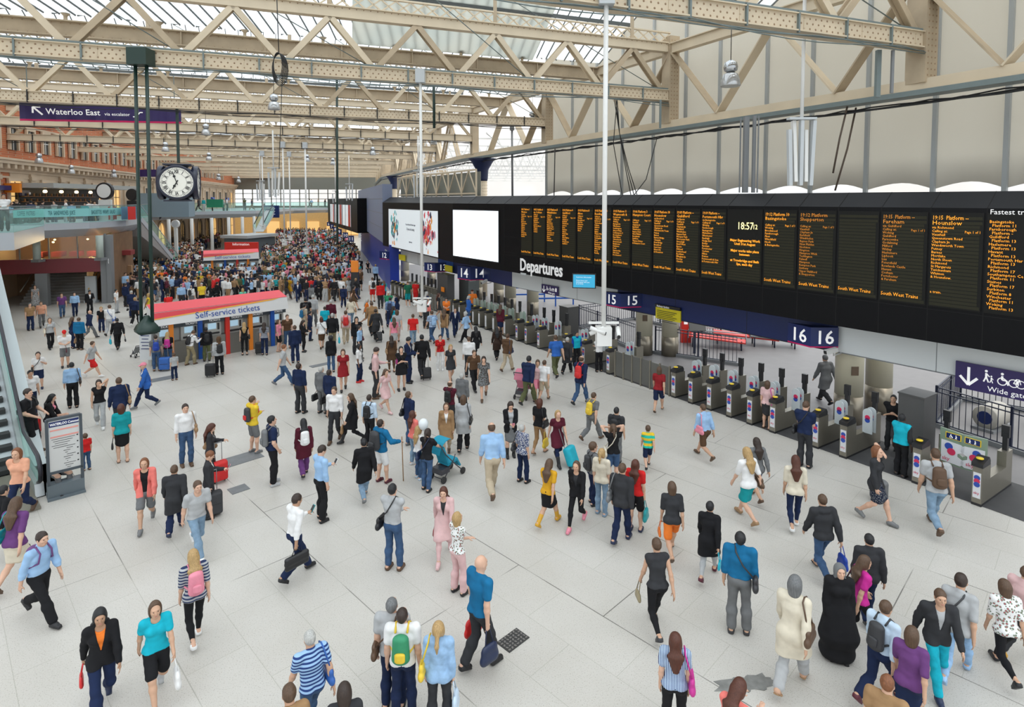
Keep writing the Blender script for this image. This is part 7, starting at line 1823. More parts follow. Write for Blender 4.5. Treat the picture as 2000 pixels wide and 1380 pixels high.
		if k0 == 'sb': sh = s.sh[key] + V(-side * .03, 0, .075); L_ = [c + V(0, -.1, .1), sh + V(0, -.09, -.03), sh, sh + V(0, .09, -.03), c + V(0, .1, .1)]
		else:
			o_ = -side; sh = s.pel + u * .545 + V(o_ * .075, 0, 0)
			L_ = [c + V(-side * .02, -.10, .09), s.pel + u * .28 - fw * .135 + V(side * .05, 0, 0), s.pel + u * .47 - fw * .11 + V(o_ * .06, 0, 0), sh, s.pel + u * .46 + fw * .125 + V(o_ * .05, 0, 0), s.pel + u * .28 + fw * .15 + V(side * .05, 0, 0), c + V(-side * .02, .10, .09)]
		bag_part('strap', tubes(('strap', sk, kind), [L_], .013, M_BAGL), r, col2 or col)
		return r
	if k0 == 'ph':
		r = bag_root('phone', '%s phone in the hand of the %s' % (cn, who), 'phone', o); d = s.hdir[key]; p = s.wr[key] + d * .12 + V(0, 0, .035)
		kk = ('phone', sk, kind)
		if kk not in BG:
			mb = MB(); mb.box(p, (.075, .012, .15), Matrix.Rotation(-.6, 3, 'X')); mb.m(1).box(p + Matrix.Rotation(-.6, 3, 'X') @ V(0, -.007, 0), (.066, .003, .13), Matrix.Rotation(-.6, 3, 'X'))
			me = bpy.data.meshes.new('phone'); me.from_pydata([tuple(v) for v in mb.v], [], mb.f); me.materials.append(M_BAGL); me.materials.append(M_DARK); me.polygons.foreach_set('material_index', mb.mi); BG[kk] = me
		bag_part('handset', BG[kk], r, col); return r
	if k0 == 'stick':
		r = bag_root('walking_staff', 'tall wooden walking staff held by the %s' % who, 'walking staff', o); p = s.wr['R'] + s.hdir['R'] * .08
		bag_part('shaft', tubes(('shaft', sk), [[V(p.x + .02, p.y + .02, 0), p + V(0, 0, .12)]], .016, M_BAGL), r, 'tan'); return r
# ---------------------------------------------------------------- the people, read off the photograph
PP = '''
77 760 686 180 strap b short:darkbrown tee:white shorts:navy shoe:navy 0 cross:black | boy in white t-shirt and navy shorts with camera strap, alone near the escalator side
128 718 642 180 both m cap:red tee:white shorts:grey shoe:black 0 hbL:maroon | man in red cap, white t-shirt and grey shorts facing the camera
143 797 705 0 stand m short:black shirt:lightblue trousers:black shoe:black 1 sbR:darkbrown | man in light blue shirt seen from behind with brown shoulder bag
180 738 683 250 walk m short:brown tee:lightgrey shorts:red shoe:white 0 | person in pale grey t-shirt and red shorts striding past
196 835 737 180 ear f long:darkbrown tank:black trousers:lightgrey shoe:white 1 | woman in black top and pale grey trousers with phone at her ear
236 845 733 10 stroll m short:brown jacket:navy trousers:charcoal shoe:black 1 sbR:tan | man in navy jacket with tan strap behind the woman in teal
240 905 786 0 stand f bob:auburn blouse:teal skirt:black sandal:brown 0 hbL:black | woman in teal blouse and black skirt seen from behind
287 797 702 100 walk f cap:pink cardigan:blue jeans:navy shoe:grey 0 w:white sbR:tan | woman in pink cap and blue jacket walking
306 725 652 0 stand m short:darkbrown tee:grey jeans:denim shoe:brown 0 rp:royal | man in grey t-shirt with royal blue rucksack at the ticket machines
329 718 657 350 stand f long:blonde tee:black jeans:denim shoe:black 0 rp:magenta | blonde woman with pink rucksack at the ticket machines
341 743 688 20 stand b short:brown tee:lightgrey jeans:navy shoe:brown 0 | toddler in pale grey t-shirt and jeans beside the blue suitcase
372 713 645 310 reach m short:brown shirt:white trousers:khaki shoe:brown 0 rp:black | man in white shirt and khaki trousers leaning to the ticket machine
62 885 755 240 lean m short:darkbrown tee:black trousers:black shoe:brown 0 rp:charcoal | man in black t-shirt leaning against the escalator with dark rucksack
62 812 742 200 stand m short:black tee:white trousers:navy shoe:black 1 | dark-haired man half hidden behind the escalator side
98 845 758 250 sit f long:black cardigan:black leggings:black shoe:brown 0 w:pink | woman in black cardigan and pink top sitting beside the escalator
112 958 880 200 sit f long:brown blouse:charcoal:speckle leggings:grey shoe:black 0 | person in speckled grey sitting behind the information board
169 921 845 20 stand b short:brown tee:red jeans:denim shoe:brown 0 | small boy in red t-shirt beside the information board
42 1016 865 150 walk f bob:ginger tee:peach jeans:navy shoe:brown 1 | woman in peach top and navy jeans stepping off the escalator
33 1150 965 320 walk f long:brown blouse:purple skirt:cream shoe:brown 0 sbL:teal | woman in purple top and cream skirt near the escalator foot
6 1095 975 300 walk f short:black jacket:black trousers:black shoe:black 1 | person in black jacket at the picture edge below the escalator
80 1215 1030 215 stride m short:darkbrown shirt:lightblue trousers:black shoe:black 0 rp:purple | man in light blue shirt striding with purple-grey rucksack
287 1030 885 170 walk f bob:ginger cardigan:coral shorts:grey shoe:grey 1 w:black | woman in coral cardigan and grey shorts walking towards the camera
365 912 785 190 stand m short:darkbrown shirt:white jeans:denim shoe:brown 0 sbL:tan | man in white shirt and jeans with tan bag facing the camera
343 1045 905 350 walk m short:brown coat:charcoal trousers:navy boot:navy 1 w:white | person in long charcoal coat beside the man with the black suitcase
410 1012 885 265 phone m short:ginger jacket:charcoal trousers:charcoal shoe:black 0 w:white phL:pink | ginger-haired man in charcoal jacket holding a pink phone
386 1085 930 200 stride m short:brown tee:lightgrey jeans:paledenim shoe:white 0 | person in pale jeans striding towards the camera behind the charcoal coat
413 945 825 265 phone f long:auburn cardigan:charcoal leggings:darkbrown boot:darkbrown 0 w:grey sbL:tan | woman with long auburn hair and tan bag looking at her phone
495 885 770 300 chin m short:brown hoodie:yellow shorts:grey shoe:grey 0 rp:charcoal:red | man in bright yellow hoodie and grey shorts
533 948 808 285 pocket m short:black tee:navy trousers:black shoe:lightgrey 0 rp:grey | dark-haired man in navy t-shirt with hands in pockets
553 755 668 270 walk m short:ginger tee:lightgrey jeans:denim shoe:grey 0 | man in pale grey t-shirt and jeans walking across
586 808 705 320 up m short:darkbrown shirt:navy trousers:charcoal shoe:black 1 | man in navy shirt and charcoal trousers looking up at the board
629 808 712 320 up m short:silver jacket:grey trousers:grey shoe:black 0 briefL:black | grey-haired man in grey suit with black briefcase
645 815 718 320 up m short:darkbrown jacket:navy trousers:black shoe:black 0 briefL:black | man in dark navy suit beside the grey-suited man
655 862 750 160 stroll m short:brown shirt:white jeans:charcoal boot:brown 0 toteL:tan | man in open white shirt carrying a tan tote
690 866 762 100 walk f long:brown coat:black leggings:black boot:black 0 | woman in short black coat and black boots
671 763 678 180 stroll f long:brown dress:darkred - shoe:black 0 | woman in sleeveless dark red dress facing the camera
647 727 660 0 stand f curly:black cardigan:black jeans:denim shoe:black 1 | woman with curly black hair in black cardigan
702 747 672 250 stand f pony:black blouse:white jeans:navy shoe:red 3 hipL:grey | woman in white top, navy jeans and red shoes
734 778 675 270 phone m short:darkbrown shirt:palepink trousers:charcoal shoe:brown 0 sbL:charcoal phL:black | man in pale pink shirt looking at his phone
722 872 770 330 stand m short:darkbrown shirt:paleblue trousers:black shoe:black 1 rp:black | man in pale blue shirt with black rucksack
745 945 815 310 staff m short:darkbrown hoodie:petrol shorts:white shoe:maroon 0 bigrp:charcoal stick:tan | hiker in teal hoodie and white shorts with large rucksack
713 980 880 10 walk m short:black coat:black jeans:paledenim shoe:grey 1 | person in short black coat and pale jeans behind the hiker
595 932 820 10 stroll f long:black coat:maroon trousers:purple shoe:black 1 rp:white | woman with long black hair, dark red coat and white rucksack
628 1018 866 300 phone m short:darkbrown shirt:lightblue trousers:black shoe:black 0 phL:white | man in light blue shirt and black trousers checking his phone
752 805 722 220 walk f long:brown dress:palepink - shoe:palepink 0 | woman in pale pink dress passing behind the man in navy blazer
784 762 674 190 cross f pony:black dress:black - shoe:black 0 hipL:black | woman in black dress standing with arms folded
797 748 655 250 both m short:black jacket:navy trousers:navy shoe:black 1 | man in navy suit behind the woman in the black dress
765 727 657 10 stand f long:darkbrown coat:brown leggings:brown shoe:brown 0 sbL:tan toteR:magenta | woman in brown coat with pink bag
478 694 628 0 stand f long:blonde tank:black leggings:black shoe:black 0 hipR:black | blonde woman in black with bare arms at the ticket machines
517 694 633 350 stand f long:darkbrown tee:lightgrey:stripe_h jeans:navy shoe:black 0 | woman in striped grey t-shirt and jeans with black suitcase
404 706 640 10 stand m short:black jacket:black trousers:olive shoe:black 3 rp:black | man in black jacket and rucksack facing the ticket machines
429 732 655 10 stand m scarf:brown hoodie:lightgrey trousers:black shoe:black 1 rp:black | person with brown hood and black rucksack beside a small black case
577 709 633 10 stand m short:brown jacket:navy trousers:navy shoe:black 0 | man in navy suit with his back turned, past the ticket machines end
545 687 625 250 stand f bob:brown blouse:pink skirt:black sandal:brown 0 | woman in pink blouse and black skirt at the ticket machines end
562 681 612 200 stand m short:brown tee:brown jeans:denim shoe:brown 0 | man in brown t-shirt behind the woman in pink blouse
592 688 624 250 both f long:darkbrown cardigan:black leggings:black shoe:black 0 | woman in black cardigan with long brown hair reading her phone
606 666 609 280 stand m short:black jacket:navy trousers:navy shoe:black 0 | man in dark navy suit just past the woman in black cardigan
595 655 592 300 stand m short:black tee:beige shorts:beige shoe:brown 1 rp:petrol | man in beige t-shirt with dark teal rucksack
629 683 616 5 walk f bob:auburn blouse:white skirt:brown shoe:brown 0 crossR:black | woman in white blouse and brown skirt seen from behind
650 682 608 0 walk m short:silver jacket:black trousers:khaki shoe:black 0 shopR:turquoise | white-haired man in black jacket carrying a turquoise bag
635 655 598 0 stand m short:darkbrown tee:turquoise jeans:denim shoe:black 0 | man in turquoise t-shirt seen from behind
647 648 583 0 stroll m short:silver shirt:maroon trousers:charcoal shoe:black 0 | white-haired man in dark red shirt walking away
676 673 603 0 walk f short:brown tee:palepink trousers:beige shoe:beige 0 rp:red | person with bright red rucksack and beige trousers
697 692 611 190 stand f long:black jacket:black trousers:charcoal shoe:black 1 | woman with long black hair in black jacket behind the pale blue shirt
703 702 636 250 stand m short:darkbrown shirt:lightblue trousers:charcoal shoe:brown 0 sbL:maroon | man in light blue shirt with dark red bag
800 872 760 300 up m short:brown jacket:navy jeans:denim shoe:grey 0 sbL:black | man in navy blazer and jeans looking up
808 912 800 300 up f long:auburn tee:coral jeans:paledenim shoe:white 0 | woman with long auburn hair and coral top looking up
818 937 830 310 stand g long:blonde tee:white jeans:denim shoe:paleblue 0 | blonde girl in jeans beside the stroller
834 959 838 330 push f pony:darkbrown tee:black jeans:denim shoe:black 0 hipL:navy | woman in black top pushing the turquoise stroller
879 838 745 330 chin m balding:brown tee:maroon trousers:charcoal shoe:black 0 rp:black | balding man in dark red t-shirt with black rucksack
903 818 725 330 up m short:silver jacket:grey trousers:charcoal shoe:black 0 | white-haired man in dark grey jacket looking up
905 882 768 350 stroll f bob:brown coat:lightgrey trousers:black shoe:black 0 sbR:black | woman in pale grey coat and black trousers with black bag
872 890 785 180 stroll f bob:brown coat:tan leggings:beige shoe:brown 1 w:white | person in tan coat and white top facing the camera
945 780 690 180 walk f long:darkbrown dress:grey:floral - shoe:brown 0 | woman in grey floral dress walking towards the camera
925 762 678 200 walk m short:brown tee:brown trousers:black shoe:black 1 | person in brown t-shirt and cropped black trousers
916 737 655 0 stand m short:brown shirt:white trousers:charcoal shoe:black 0 | man in white shirt seen from behind near the gates
880 747 674 200 stroll f long:blonde dress:charcoal - shoe:brown 0 | blonde woman in charcoal dress
860 724 652 190 stand f short:darkbrown tee:red:floral trousers:white shoe:white 0 | woman in red and white patterned top with white trousers
825 740 649 10 walk m short:black jacket:black jeans:charcoal shoe:black 1 | man in black jacket pulling a small black case
807 677 610 0 walk m short:brown tee:red jeans:paledenim shoe:brown 0 | man in bright red t-shirt walking away
776 672 600 0 walk f bob:brown tee:lightgrey skirt:palepink shoe:brown 0 | person in pale grey t-shirt and pink skirt walking away
889 657 597 185 walk m short:darkbrown jacket:navy trousers:navy shoe:black 0 w:white | man in navy suit walking from the gates towards the camera
930 702 634 20 walk f long:black coat:black leggings:black shoe:black 1 | woman in long black coat near the gates
971 704 642 10 walk f long:black coat:darkbrown trousers:black boot:black 1 | woman with long black hair going to the gates
990 727 648 330 walk m short:brown hoodie:brown trousers:beige shoe:brown 1 sbR:navy | person in brown hoodie and beige trousers with navy bag
997 892 780 190 both f long:darkbrown cardigan:black skirt:grey boot:black 0 w:lightgrey phL:pink | woman in black cardigan and grey skirt holding a pink phone
1020 945 825 320 up f short:silver blouse:white:speckle jeans:navy shoe:black 0 sbL:charcoal | white-haired woman in speckled blouse and navy jeans looking up
962 972 820 10 stride m balding:brown shirt:lightblue trousers:beige shoe:brown 0 | man in light blue shirt and beige trousers striding away
1053 887 775 330 stroll f bob:auburn tee:black leggings:tan sandal:brown 1 sbR:black shopR:yellow | woman in black top carrying a yellow shopping bag
1088 907 795 200 walk f bob:blonde dress:maroon leggings:navy boot:black 0 | blonde woman in dark red dress pulling a teal case
1031 792 690 330 walk m short:black hoodie:navy trousers:olive shoe:black 1 | person in navy hoodie pushing past with a pushchair
1050 782 698 180 walk f pony:brown tank:palepink shorts:pink shoe:brown 1 | woman in pink vest top beside the man in white t-shirt
1062 785 707 340 walk m short:brown tee:white shorts:beige shoe:brown 1 | man in white printed t-shirt seen from behind
1133 792 690 330 walk m balding:brown jacket:navy jeans:denim shoe:black 0 rp:red | man in navy jacket and jeans with bright red rucksack
1086 738 650 20 walk m short:brown tee:blue trousers:olive shoe:black 1 | man in blue t-shirt walking to the gates
1107 732 655 340 walk m short:silver coat:charcoal trousers:black shoe:black 0 | grey-haired person in long charcoal coat at the gates
1126 716 645 210 stand m short:black vest:turquoise trousers:black shoe:black 2 s:royal | gate steward in turquoise vest over royal blue sleeves
1170 727 655 20 cross m short:black shirt:white trousers:black shoe:black 1 | man in crisp white shirt and black trousers standing at the gates
1155 862 768 320 stride m short:brown tee:grey trousers:grey shoe:brown 0 rp:yellow | person with bright yellow rucksack striding
1157 987 860 300 stand b short:brown tee:grey jeans:navy shoe:black 0 rp:charcoal | boy in grey t-shirt with dark rucksack beside the woman in white blouse
1174 1007 880 340 stand f pony:blonde blouse:cream jeans:paledenim shoe:paledenim 0 hbR:black | blonde woman in cream blouse and pale jeans with her back turned
1197 947 833 10 photo f pony:brown tee:black shorts:denim shoe:brown 0 crossL:cream | woman in black t-shirt lifting her hands to take a picture
1203 905 803 340 stand m short:black tee:charcoal trousers:grey shoe:black 1 rp:black | man in charcoal t-shirt with black rucksack behind the picture-taker
1265 918 828 5 walk b short:brown tee:yellow:band shorts:navy shoe:black 0 | boy in yellow and turquoise striped t-shirt
1376 897 787 40 stride m short:brown shirt:lightblue shorts:brown shoe:brown 1 sbL:pink | man in light blue shirt with a pink bag hurrying to the gates
1070 1030 905 330 walk f long:brown tee:mustard skirt:black boot:mustard 1 | woman in mustard top, black skirt and mustard boots
1127 1030 898 160 walk f bob:brown jacket:black leggings:black shoe:pink 1 | woman in black leather jacket and leggings with pink shoes
1240 1040 892 345 up f long:auburn tee:red shorts:black shoe:navy 0 shopR:teal | woman with long auburn hair, red t-shirt and black shorts
1213 1062 900 340 stroll m short:brown jacket:charcoal jeans:navy boot:navy 1 sbL:grey | man in charcoal jacket with striped grey bag
1312 1090 940 10 stride f bob:brown blouse:charcoal shorts:orange sandal:brown 1 hbL:orange | woman with orange bag striding away with bare legs
1383 1134 988 350 walk f short:black coat:black leggings:lightgrey shoe:maroon 1 hbR:turquoise | woman in black coat and dark red trainers
1460 1022 868 40 walk f long:blonde blouse:white skirt:teal shoe:tan 0 crossR:brown | blonde woman in white top and teal skirt
1478 980 850 30 walk f long:darkbrown cardigan:grey skirt:denim shoe:brown 1 | dark-haired woman in grey cardigan behind the woman in teal skirt
1442 1240 1030 0 up m short:black shirt:petrol trousers:grey shoe:charcoal 1 crossR:charcoal | man in dark blue shirt and grey trousers looking up at the board
1283 1240 1045 20 walk f short:brown tank:charcoal leggings:black shoe:charcoal 1 hbL:khaki | person in charcoal top and black leggings with khaki bag
1570 915 780 340 both m short:brown tee:navy trousers:charcoal shoe:black 0 hipL:black | man in navy t-shirt and charcoal trousers at a ticket gate
1497 838 742 340 stand f bob:brown tee:palepink skirt:charcoal shoe:brown 0 sbR:magenta | woman with pink bag passing through the ticket gates
1551 1036 885 10 stroll f long:auburn blouse:cream leggings:navy shoe:white 1 | woman with long auburn hair, cream top and navy leggings
1606 1130 960 30 walk m short:brown hoodie:charcoal jeans:denim sandal:black 1 shopR:royal | person in charcoal hoodie with a royal blue bag
1708 1021 832 250 ear f bob:ginger cardigan:charcoal skirt:grey:speckle shoe:grey 0 | ginger-haired woman in charcoal cardigan and speckled skirt with phone at ear
1758 932 805 330 stand m short:black vest:turquoise trousers:black shoe:black 4 s:charcoal | gate steward in bright turquoise vest at the wide gate
1742 878 768 170 cross m short:black tee:black trousers:charcoal shoe:black 1 | man in black t-shirt leaning behind the gates by the column
1778 890 788 200 stand f long:black tee:black trousers:black shoe:black 3 | dark-haired woman standing before the tall charcoal cabinet
1826 1040 868 20 stride m short:brown tee:lightgrey jeans:paledenim shoe:brown 1 rp:brown | person in pale jeans striding to the wide gate
1612 790 688 40 walk m short:grey coat:grey trousers:charcoal shoe:black 1 | person in grey coat walking beyond the gates below sign 16
1286 806 712 350 walk f bob:brown tee:darkred shorts:navy sandal:brown 1 | woman in dark red t-shirt and navy shorts near the glass fence
1316 1452 1230 5 up f long:auburn tee:paleblue:stripe_v trousers:black shoe:black 0 sbR:magenta | woman with long auburn hair and striped top at the bottom edge
1545 1352 1112 345 walk f bob:grey coat:cream trousers:lightgrey sandal:tan 1 sbR:brown | woman in cream coat and pale trousers
1635 1288 1108 200 stand f scarf:grey robe:black - shoe:black 0 | woman in long black robe and grey headscarf
1676 1262 1085 300 walk f long:brown tee:magenta leggings:black shoe:red 1 sbL:maroon | woman in magenta top with dark red bag beside the black robe
1694 1215 1072 20 stroll m short:black jacket:charcoal trousers:navy shoe:black 1 | dark-haired person in charcoal jacket beyond the black robe
1716 1375 1170 330 stride m short:brown shirt:paleblue trousers:navy shoe:maroon 1 rp:charcoal | man in pale blue shirt with charcoal rucksack leaning into his stride
1772 1440 1235 350 walk f bob:brown blouse:purple skirt:navy shoe:black 1 | person in dark purple top and navy skirt at the bottom edge
1826 1345 1135 200 walk m short:brown jacket:charcoal jeans:turquoise shoe:navy 1 | man in charcoal jacket and bright blue jeans
1866 1330 1118 350 stride f short:darkbrown blouse:lightgrey jeans:lightblue shoe:lightblue 1 crossL:charcoal | person in pale grey top behind the bright blue jeans
1962 1325 1148 30 stride f bob:brown blouse:white:floral leggings:black shoe:black 1 | woman in floral white top and black leggings at the picture edge
1992 1290 1120 330 walk m short:brown tee:palepink jeans:charcoal shoe:mustard 1 | person in pink t-shirt at the far side edge
1725 1560 1350 350 stand m short:ginger tee:tan jeans:denim shoe:brown 0 | head of a person with curly ginger hair at the bottom edge
1422 1580 1366 330 reach f long:auburn tank:coral shorts:denim shoe:brown 0 | auburn-haired person reaching up, cut by the bottom edge
577 1132 958 300 walkphone m short:darkbrown shirt:white trousers:navy shoe:black 2 briefR:black phL:teal | man in white shirt and navy trousers with briefcase and phone
768 1116 940 330 cross m short:black shirt:lightgrey jeans:denim shoe:brown 0 crossL:black | man in pale grey shirt and jeans with arms folded
894 1162 998 310 cross f bob:blonde tank:white:floral trousers:palepink shoe:black 0 | woman in pink floral sleeveless top and pale trousers
936 1308 1078 310 stroll m bald:brown tee:petrol trousers:charcoal shoe:black 0 shopL:red shopR:navy | bald man in dark blue t-shirt carrying a bright red bag
768 1388 1158 345 up m short:grey tee:lightgrey jeans:navy shoe:black 0 hipL:brown | grey-haired person in pale grey t-shirt behind the green rucksack
788 1408 1178 350 up m short:darkbrown tee:white jeans:navy shoe:black 0 rp:green:yellow | young man in white t-shirt with green and yellow rucksack
858 1430 1205 350 up f pony:blonde jacket:lightblue:denim jeans:charcoal shoe:black 0 sbL:yellow shopR:paleblue | blonde woman in light blue denim jacket with yellow bag
868 1092 945 170 walk f long:auburn coat:palepink leggings:palepink shoe:palepink 0 hbR:darkred | woman in pale pink coat with dark red bag
612 1450 1232 20 walk m short:silver tee:lightblue:stripe_h jeans:denim shoe:brown 1 sbR:blue | white-haired person in blue t-shirt at the bottom edge
676 1580 1350 0 stand f bob:darkbrown tee:charcoal trousers:black shoe:black 0 | dark head of a person just inside the bottom edge
572 1600 1330 10 walk f short:brown tee:tan trousers:lightgrey shoe:brown 1 | person in tan top beside the white-haired one at the bottom edge
202 1392 1172 180 walk f long:black jacket:black trousers:navy shoe:navy 2 w:orange hbR:red | woman in open black jacket over orange top with red bag
308 1368 1160 185 walk f bob:brown tee:turquoise shorts:black shoe:lightgrey 1 shopL:white | woman in bright turquoise t-shirt and black shorts
383 1258 1068 10 stroll f long:blonde blouse:lightgrey:stripe_h leggings:black shoe:white 0 rp:pink | blonde woman in grey striped top and black leggings
70 603 562 180 stand f bob:brown longdress:lightgrey:floral - shoe:brown 0 | woman in long patterned dress below the restaurant stairs
122 621 571 180 stroll m short:brown tee:purple jeans:denim shoe:brown 0 | man in purple-grey t-shirt before the stairs
147 619 575 180 stroll m short:darkbrown shirt:lightblue jeans:navy shoe:black 0 | man in light blue shirt before the stairs
176 614 567 200 phone m short:black jacket:black trousers:black shoe:black 2 w:white | man in black suit beside the white poster stand
175 663 603 300 walk m bald:brown jacket:navy trousers:grey shoe:black 0 | bald man in navy jacket and grey trousers reading
60 646 590 200 stand m short:grey tee:tan trousers:navy shoe:black 0 | man in tan t-shirt standing under the restaurant
82 640 592 180 walk m short:brown tee:peach jeans:grey shoe:black 1 | man in peach t-shirt beside the one in tan
99 682 625 190 stroll f bob:brown tee:lightgrey trousers:black shoe:black 1 sbR:cream | woman in pale grey t-shirt and black trousers with cream bag
143 681 622 300 stand f long:brown cardigan:navy jeans:navy shoe:black 0 shopR:tan | woman in navy cardigan holding a tan box bag
156 684 618 330 stand m short:brown hoodie:petrol trousers:black shoe:brown 1 | person in dark teal hoodie behind the tan box bag
215 657 592 340 walk m short:brown shirt:white trousers:lightgrey shoe:black 0 crossR:blue | man in white shirt and pale trousers with blue strap
231 684 618 10 walk m short:black jacket:black trousers:black shoe:black 1 hbR:charcoal shopL:turquoise | man in black suit hurrying with a turquoise parcel
199 649 598 180 stand b short:blonde tee:black trousers:navy shoe:brown 0 | blond child in black t-shirt in front of the ramp
228 612 572 250 stand m short:black tee:white trousers:lightgrey shoe:black 1 | man in white t-shirt looking at a phone by the grey pier
258 621 566 330 stand m short:silver jacket:navy trousers:navy shoe:black 0 hbL:black | grey-haired man in navy suit near the green tubes
246 600 552 320 stand m short:darkbrown jacket:navy trousers:charcoal shoe:black 0 | man in navy jacket behind the grey-haired one
332 608 581 20 crouch m short:brown tee:red shorts:charcoal shoe:black 0 | person in bright red t-shirt crouching in the crowd
355 604 553 350 stand m balding:grey shirt:lightblue trousers:charcoal shoe:black 0 | broad man in blue-grey shirt seen from behind
374 603 557 330 stand m balding:grey shirt:white trousers:grey shoe:black 0 rp:black | man in white shirt and black rucksack beside the blue-grey shirt
395 602 551 20 stand m cap:lightgrey tee:yellow shorts:black shoe:white 0 | cyclist in pale helmet and yellow t-shirt with his bicycle
475 610 563 10 stand f bob:blonde tee:mint skirt:mint shoe:brown 0 crossL:brown | woman in bright mint top seen from behind
425 596 549 300 stand m short:black jacket:black trousers:black shoe:black 1 | man in black suit in front of the second ticket machines
455 566 515 320 stand m short:brown jacket:navy trousers:navy shoe:black 0 | man in navy suit standing before the distant ticket machines
473 560 514 330 stand m short:brown shirt:white trousers:charcoal shoe:black 0 | man in white shirt before the distant ticket machines
487 560 512 20 stand m short:darkbrown shirt:lightblue trousers:beige shoe:black 0 | man in blue shirt before the distant ticket machines
500 583 540 320 up m short:black tee:white trousers:black shoe:black 1 | man in white t-shirt in the trio watching the board
512 588 553 330 stand m short:brown tee:white trousers:navy shoe:black 0 | second man in white t-shirt in the trio watching the board
526 588 552 280 stand f bob:brown tee:lightgrey trousers:navy shoe:black 0 | woman in pale grey t-shirt in the trio watching the board
603 552 516 0 stand m short:brown jacket:navy trousers:navy shoe:black 0 | man in navy jacket with his back turned, mid crowd
668 548 513 0 walk m short:brown shirt:lightblue trousers:black shoe:black 0 | man in light blue shirt walking off towards the far end
661 583 543 5 walk m short:darkbrown shirt:white trousers:charcoal shoe:black 0 rp:black | man in white shirt with black rucksack walking off
582 590 548 180 walk m short:black jacket:navy trousers:navy shoe:black 1 w:white | man in navy suit walking towards the camera, mid crowd
559 574 535 300 stand m short:brown tee:olive trousers:olive shoe:brown 0 | man in olive green beside the pink balloon-like bag
635 575 535 0 stand m short:black jacket:charcoal jeans:denim shoe:black 2 | man in charcoal jacket and jeans walking off, mid crowd
615 577 530 350 walk m short:brown shirt:lightgrey trousers:navy shoe:black 0 | man in pale grey shirt walking off, mid crowd
598 648 575 5 stand m short:black tee:black trousers:charcoal shoe:black 1 rp:black | man in black t-shirt waiting beside the beige one
612 640 571 340 stroll m short:silver shirt:lightgrey trousers:grey shoe:black 0 | grey-haired man in striped grey shirt
686 640 572 10 walk f bob:brown blouse:cream jeans:paledenim shoe:brown 0 sbR:tan | woman in cream blouse and pale jeans with tan bag
671 602 560 350 walk m short:black jacket:navy trousers:navy shoe:black 1 | man in navy suit beside the woman in cream blouse
727 657 572 10 walk m short:brown coat:tan trousers:black shoe:black 0 | man in tan coat walking off near the gates
735 668 600 20 walk m short:darkbrown coat:charcoal trousers:black shoe:black 1 hbR:black | man in charcoal coat beside the tan coat
762 640 577 350 walk m short:black shirt:lightblue:stripe_h trousers:navy shoe:black 1 rp:navy | person in striped blue shirt with navy rucksack
770 684 618 10 stand f long:brown tee:pink skirt:lightgrey shoe:brown 0 | woman in pink t-shirt waiting in the middle of the crowd
728 590 540 20 stand m short:brown tee:white shorts:red shoe:black 1 rp:black | man in white t-shirt and red shorts near the royal blue hoarding
741 586 545 340 stand m short:black tee:black trousers:charcoal shoe:black 1 | man in black t-shirt near the royal blue hoarding
718 533 518 200 sit f bob:black tank:black trousers:charcoal shoe:black 0 | person in black sitting on the floor by the royal blue hoarding
773 560 533 200 stand m short:black vest:turquoise trousers:black shoe:black 2 | distant gate steward in turquoise vest below sign 12
797 600 548 20 stand m cap:brown tee:green:stripe_h shorts:teal shoe:white 0 | person in striped green t-shirt at the far gates
812 596 547 330 stand m short:brown tee:red shorts:red shoe:white 0 | person all in bright red at the far gates
845 672 603 30 walk m short:brown tee:paleblue:stripe_h jeans:denim shoe:brown 1 rp:lightblue | person in pale striped t-shirt with blue rucksack, heading to the gates
868 668 600 340 walk f long:brown cardigan:tan jeans:denim shoe:brown 1 | woman in tan cardigan heading to the gates
822 622 568 20 walk f bob:darkbrown dress:black - shoe:black 0 | woman in short black dress beside the far gates
10 452 377 180 cross m short:black shirt:white trousers:black shoe:black 2 | man in white shirt with arms folded on the escalator landing
'''
ALLP = []
def parse(line):
	a, lab = line.split('|'); f = a.split(); lab = lab.strip()
	px, py, hd, face = map(float, f[:4]); pose, sex = f[4], f[5]
	hs, hc = f[6].split(':'); t = f[7].split(':'); b = f[8].split(':'); sh = f[9].split(':'); skin = int(f[10]); ex = f[11:]
	return px, py, hd, face, pose, sex, hs, hc, t, b, sh, skin, ex, lab
EXCL = []
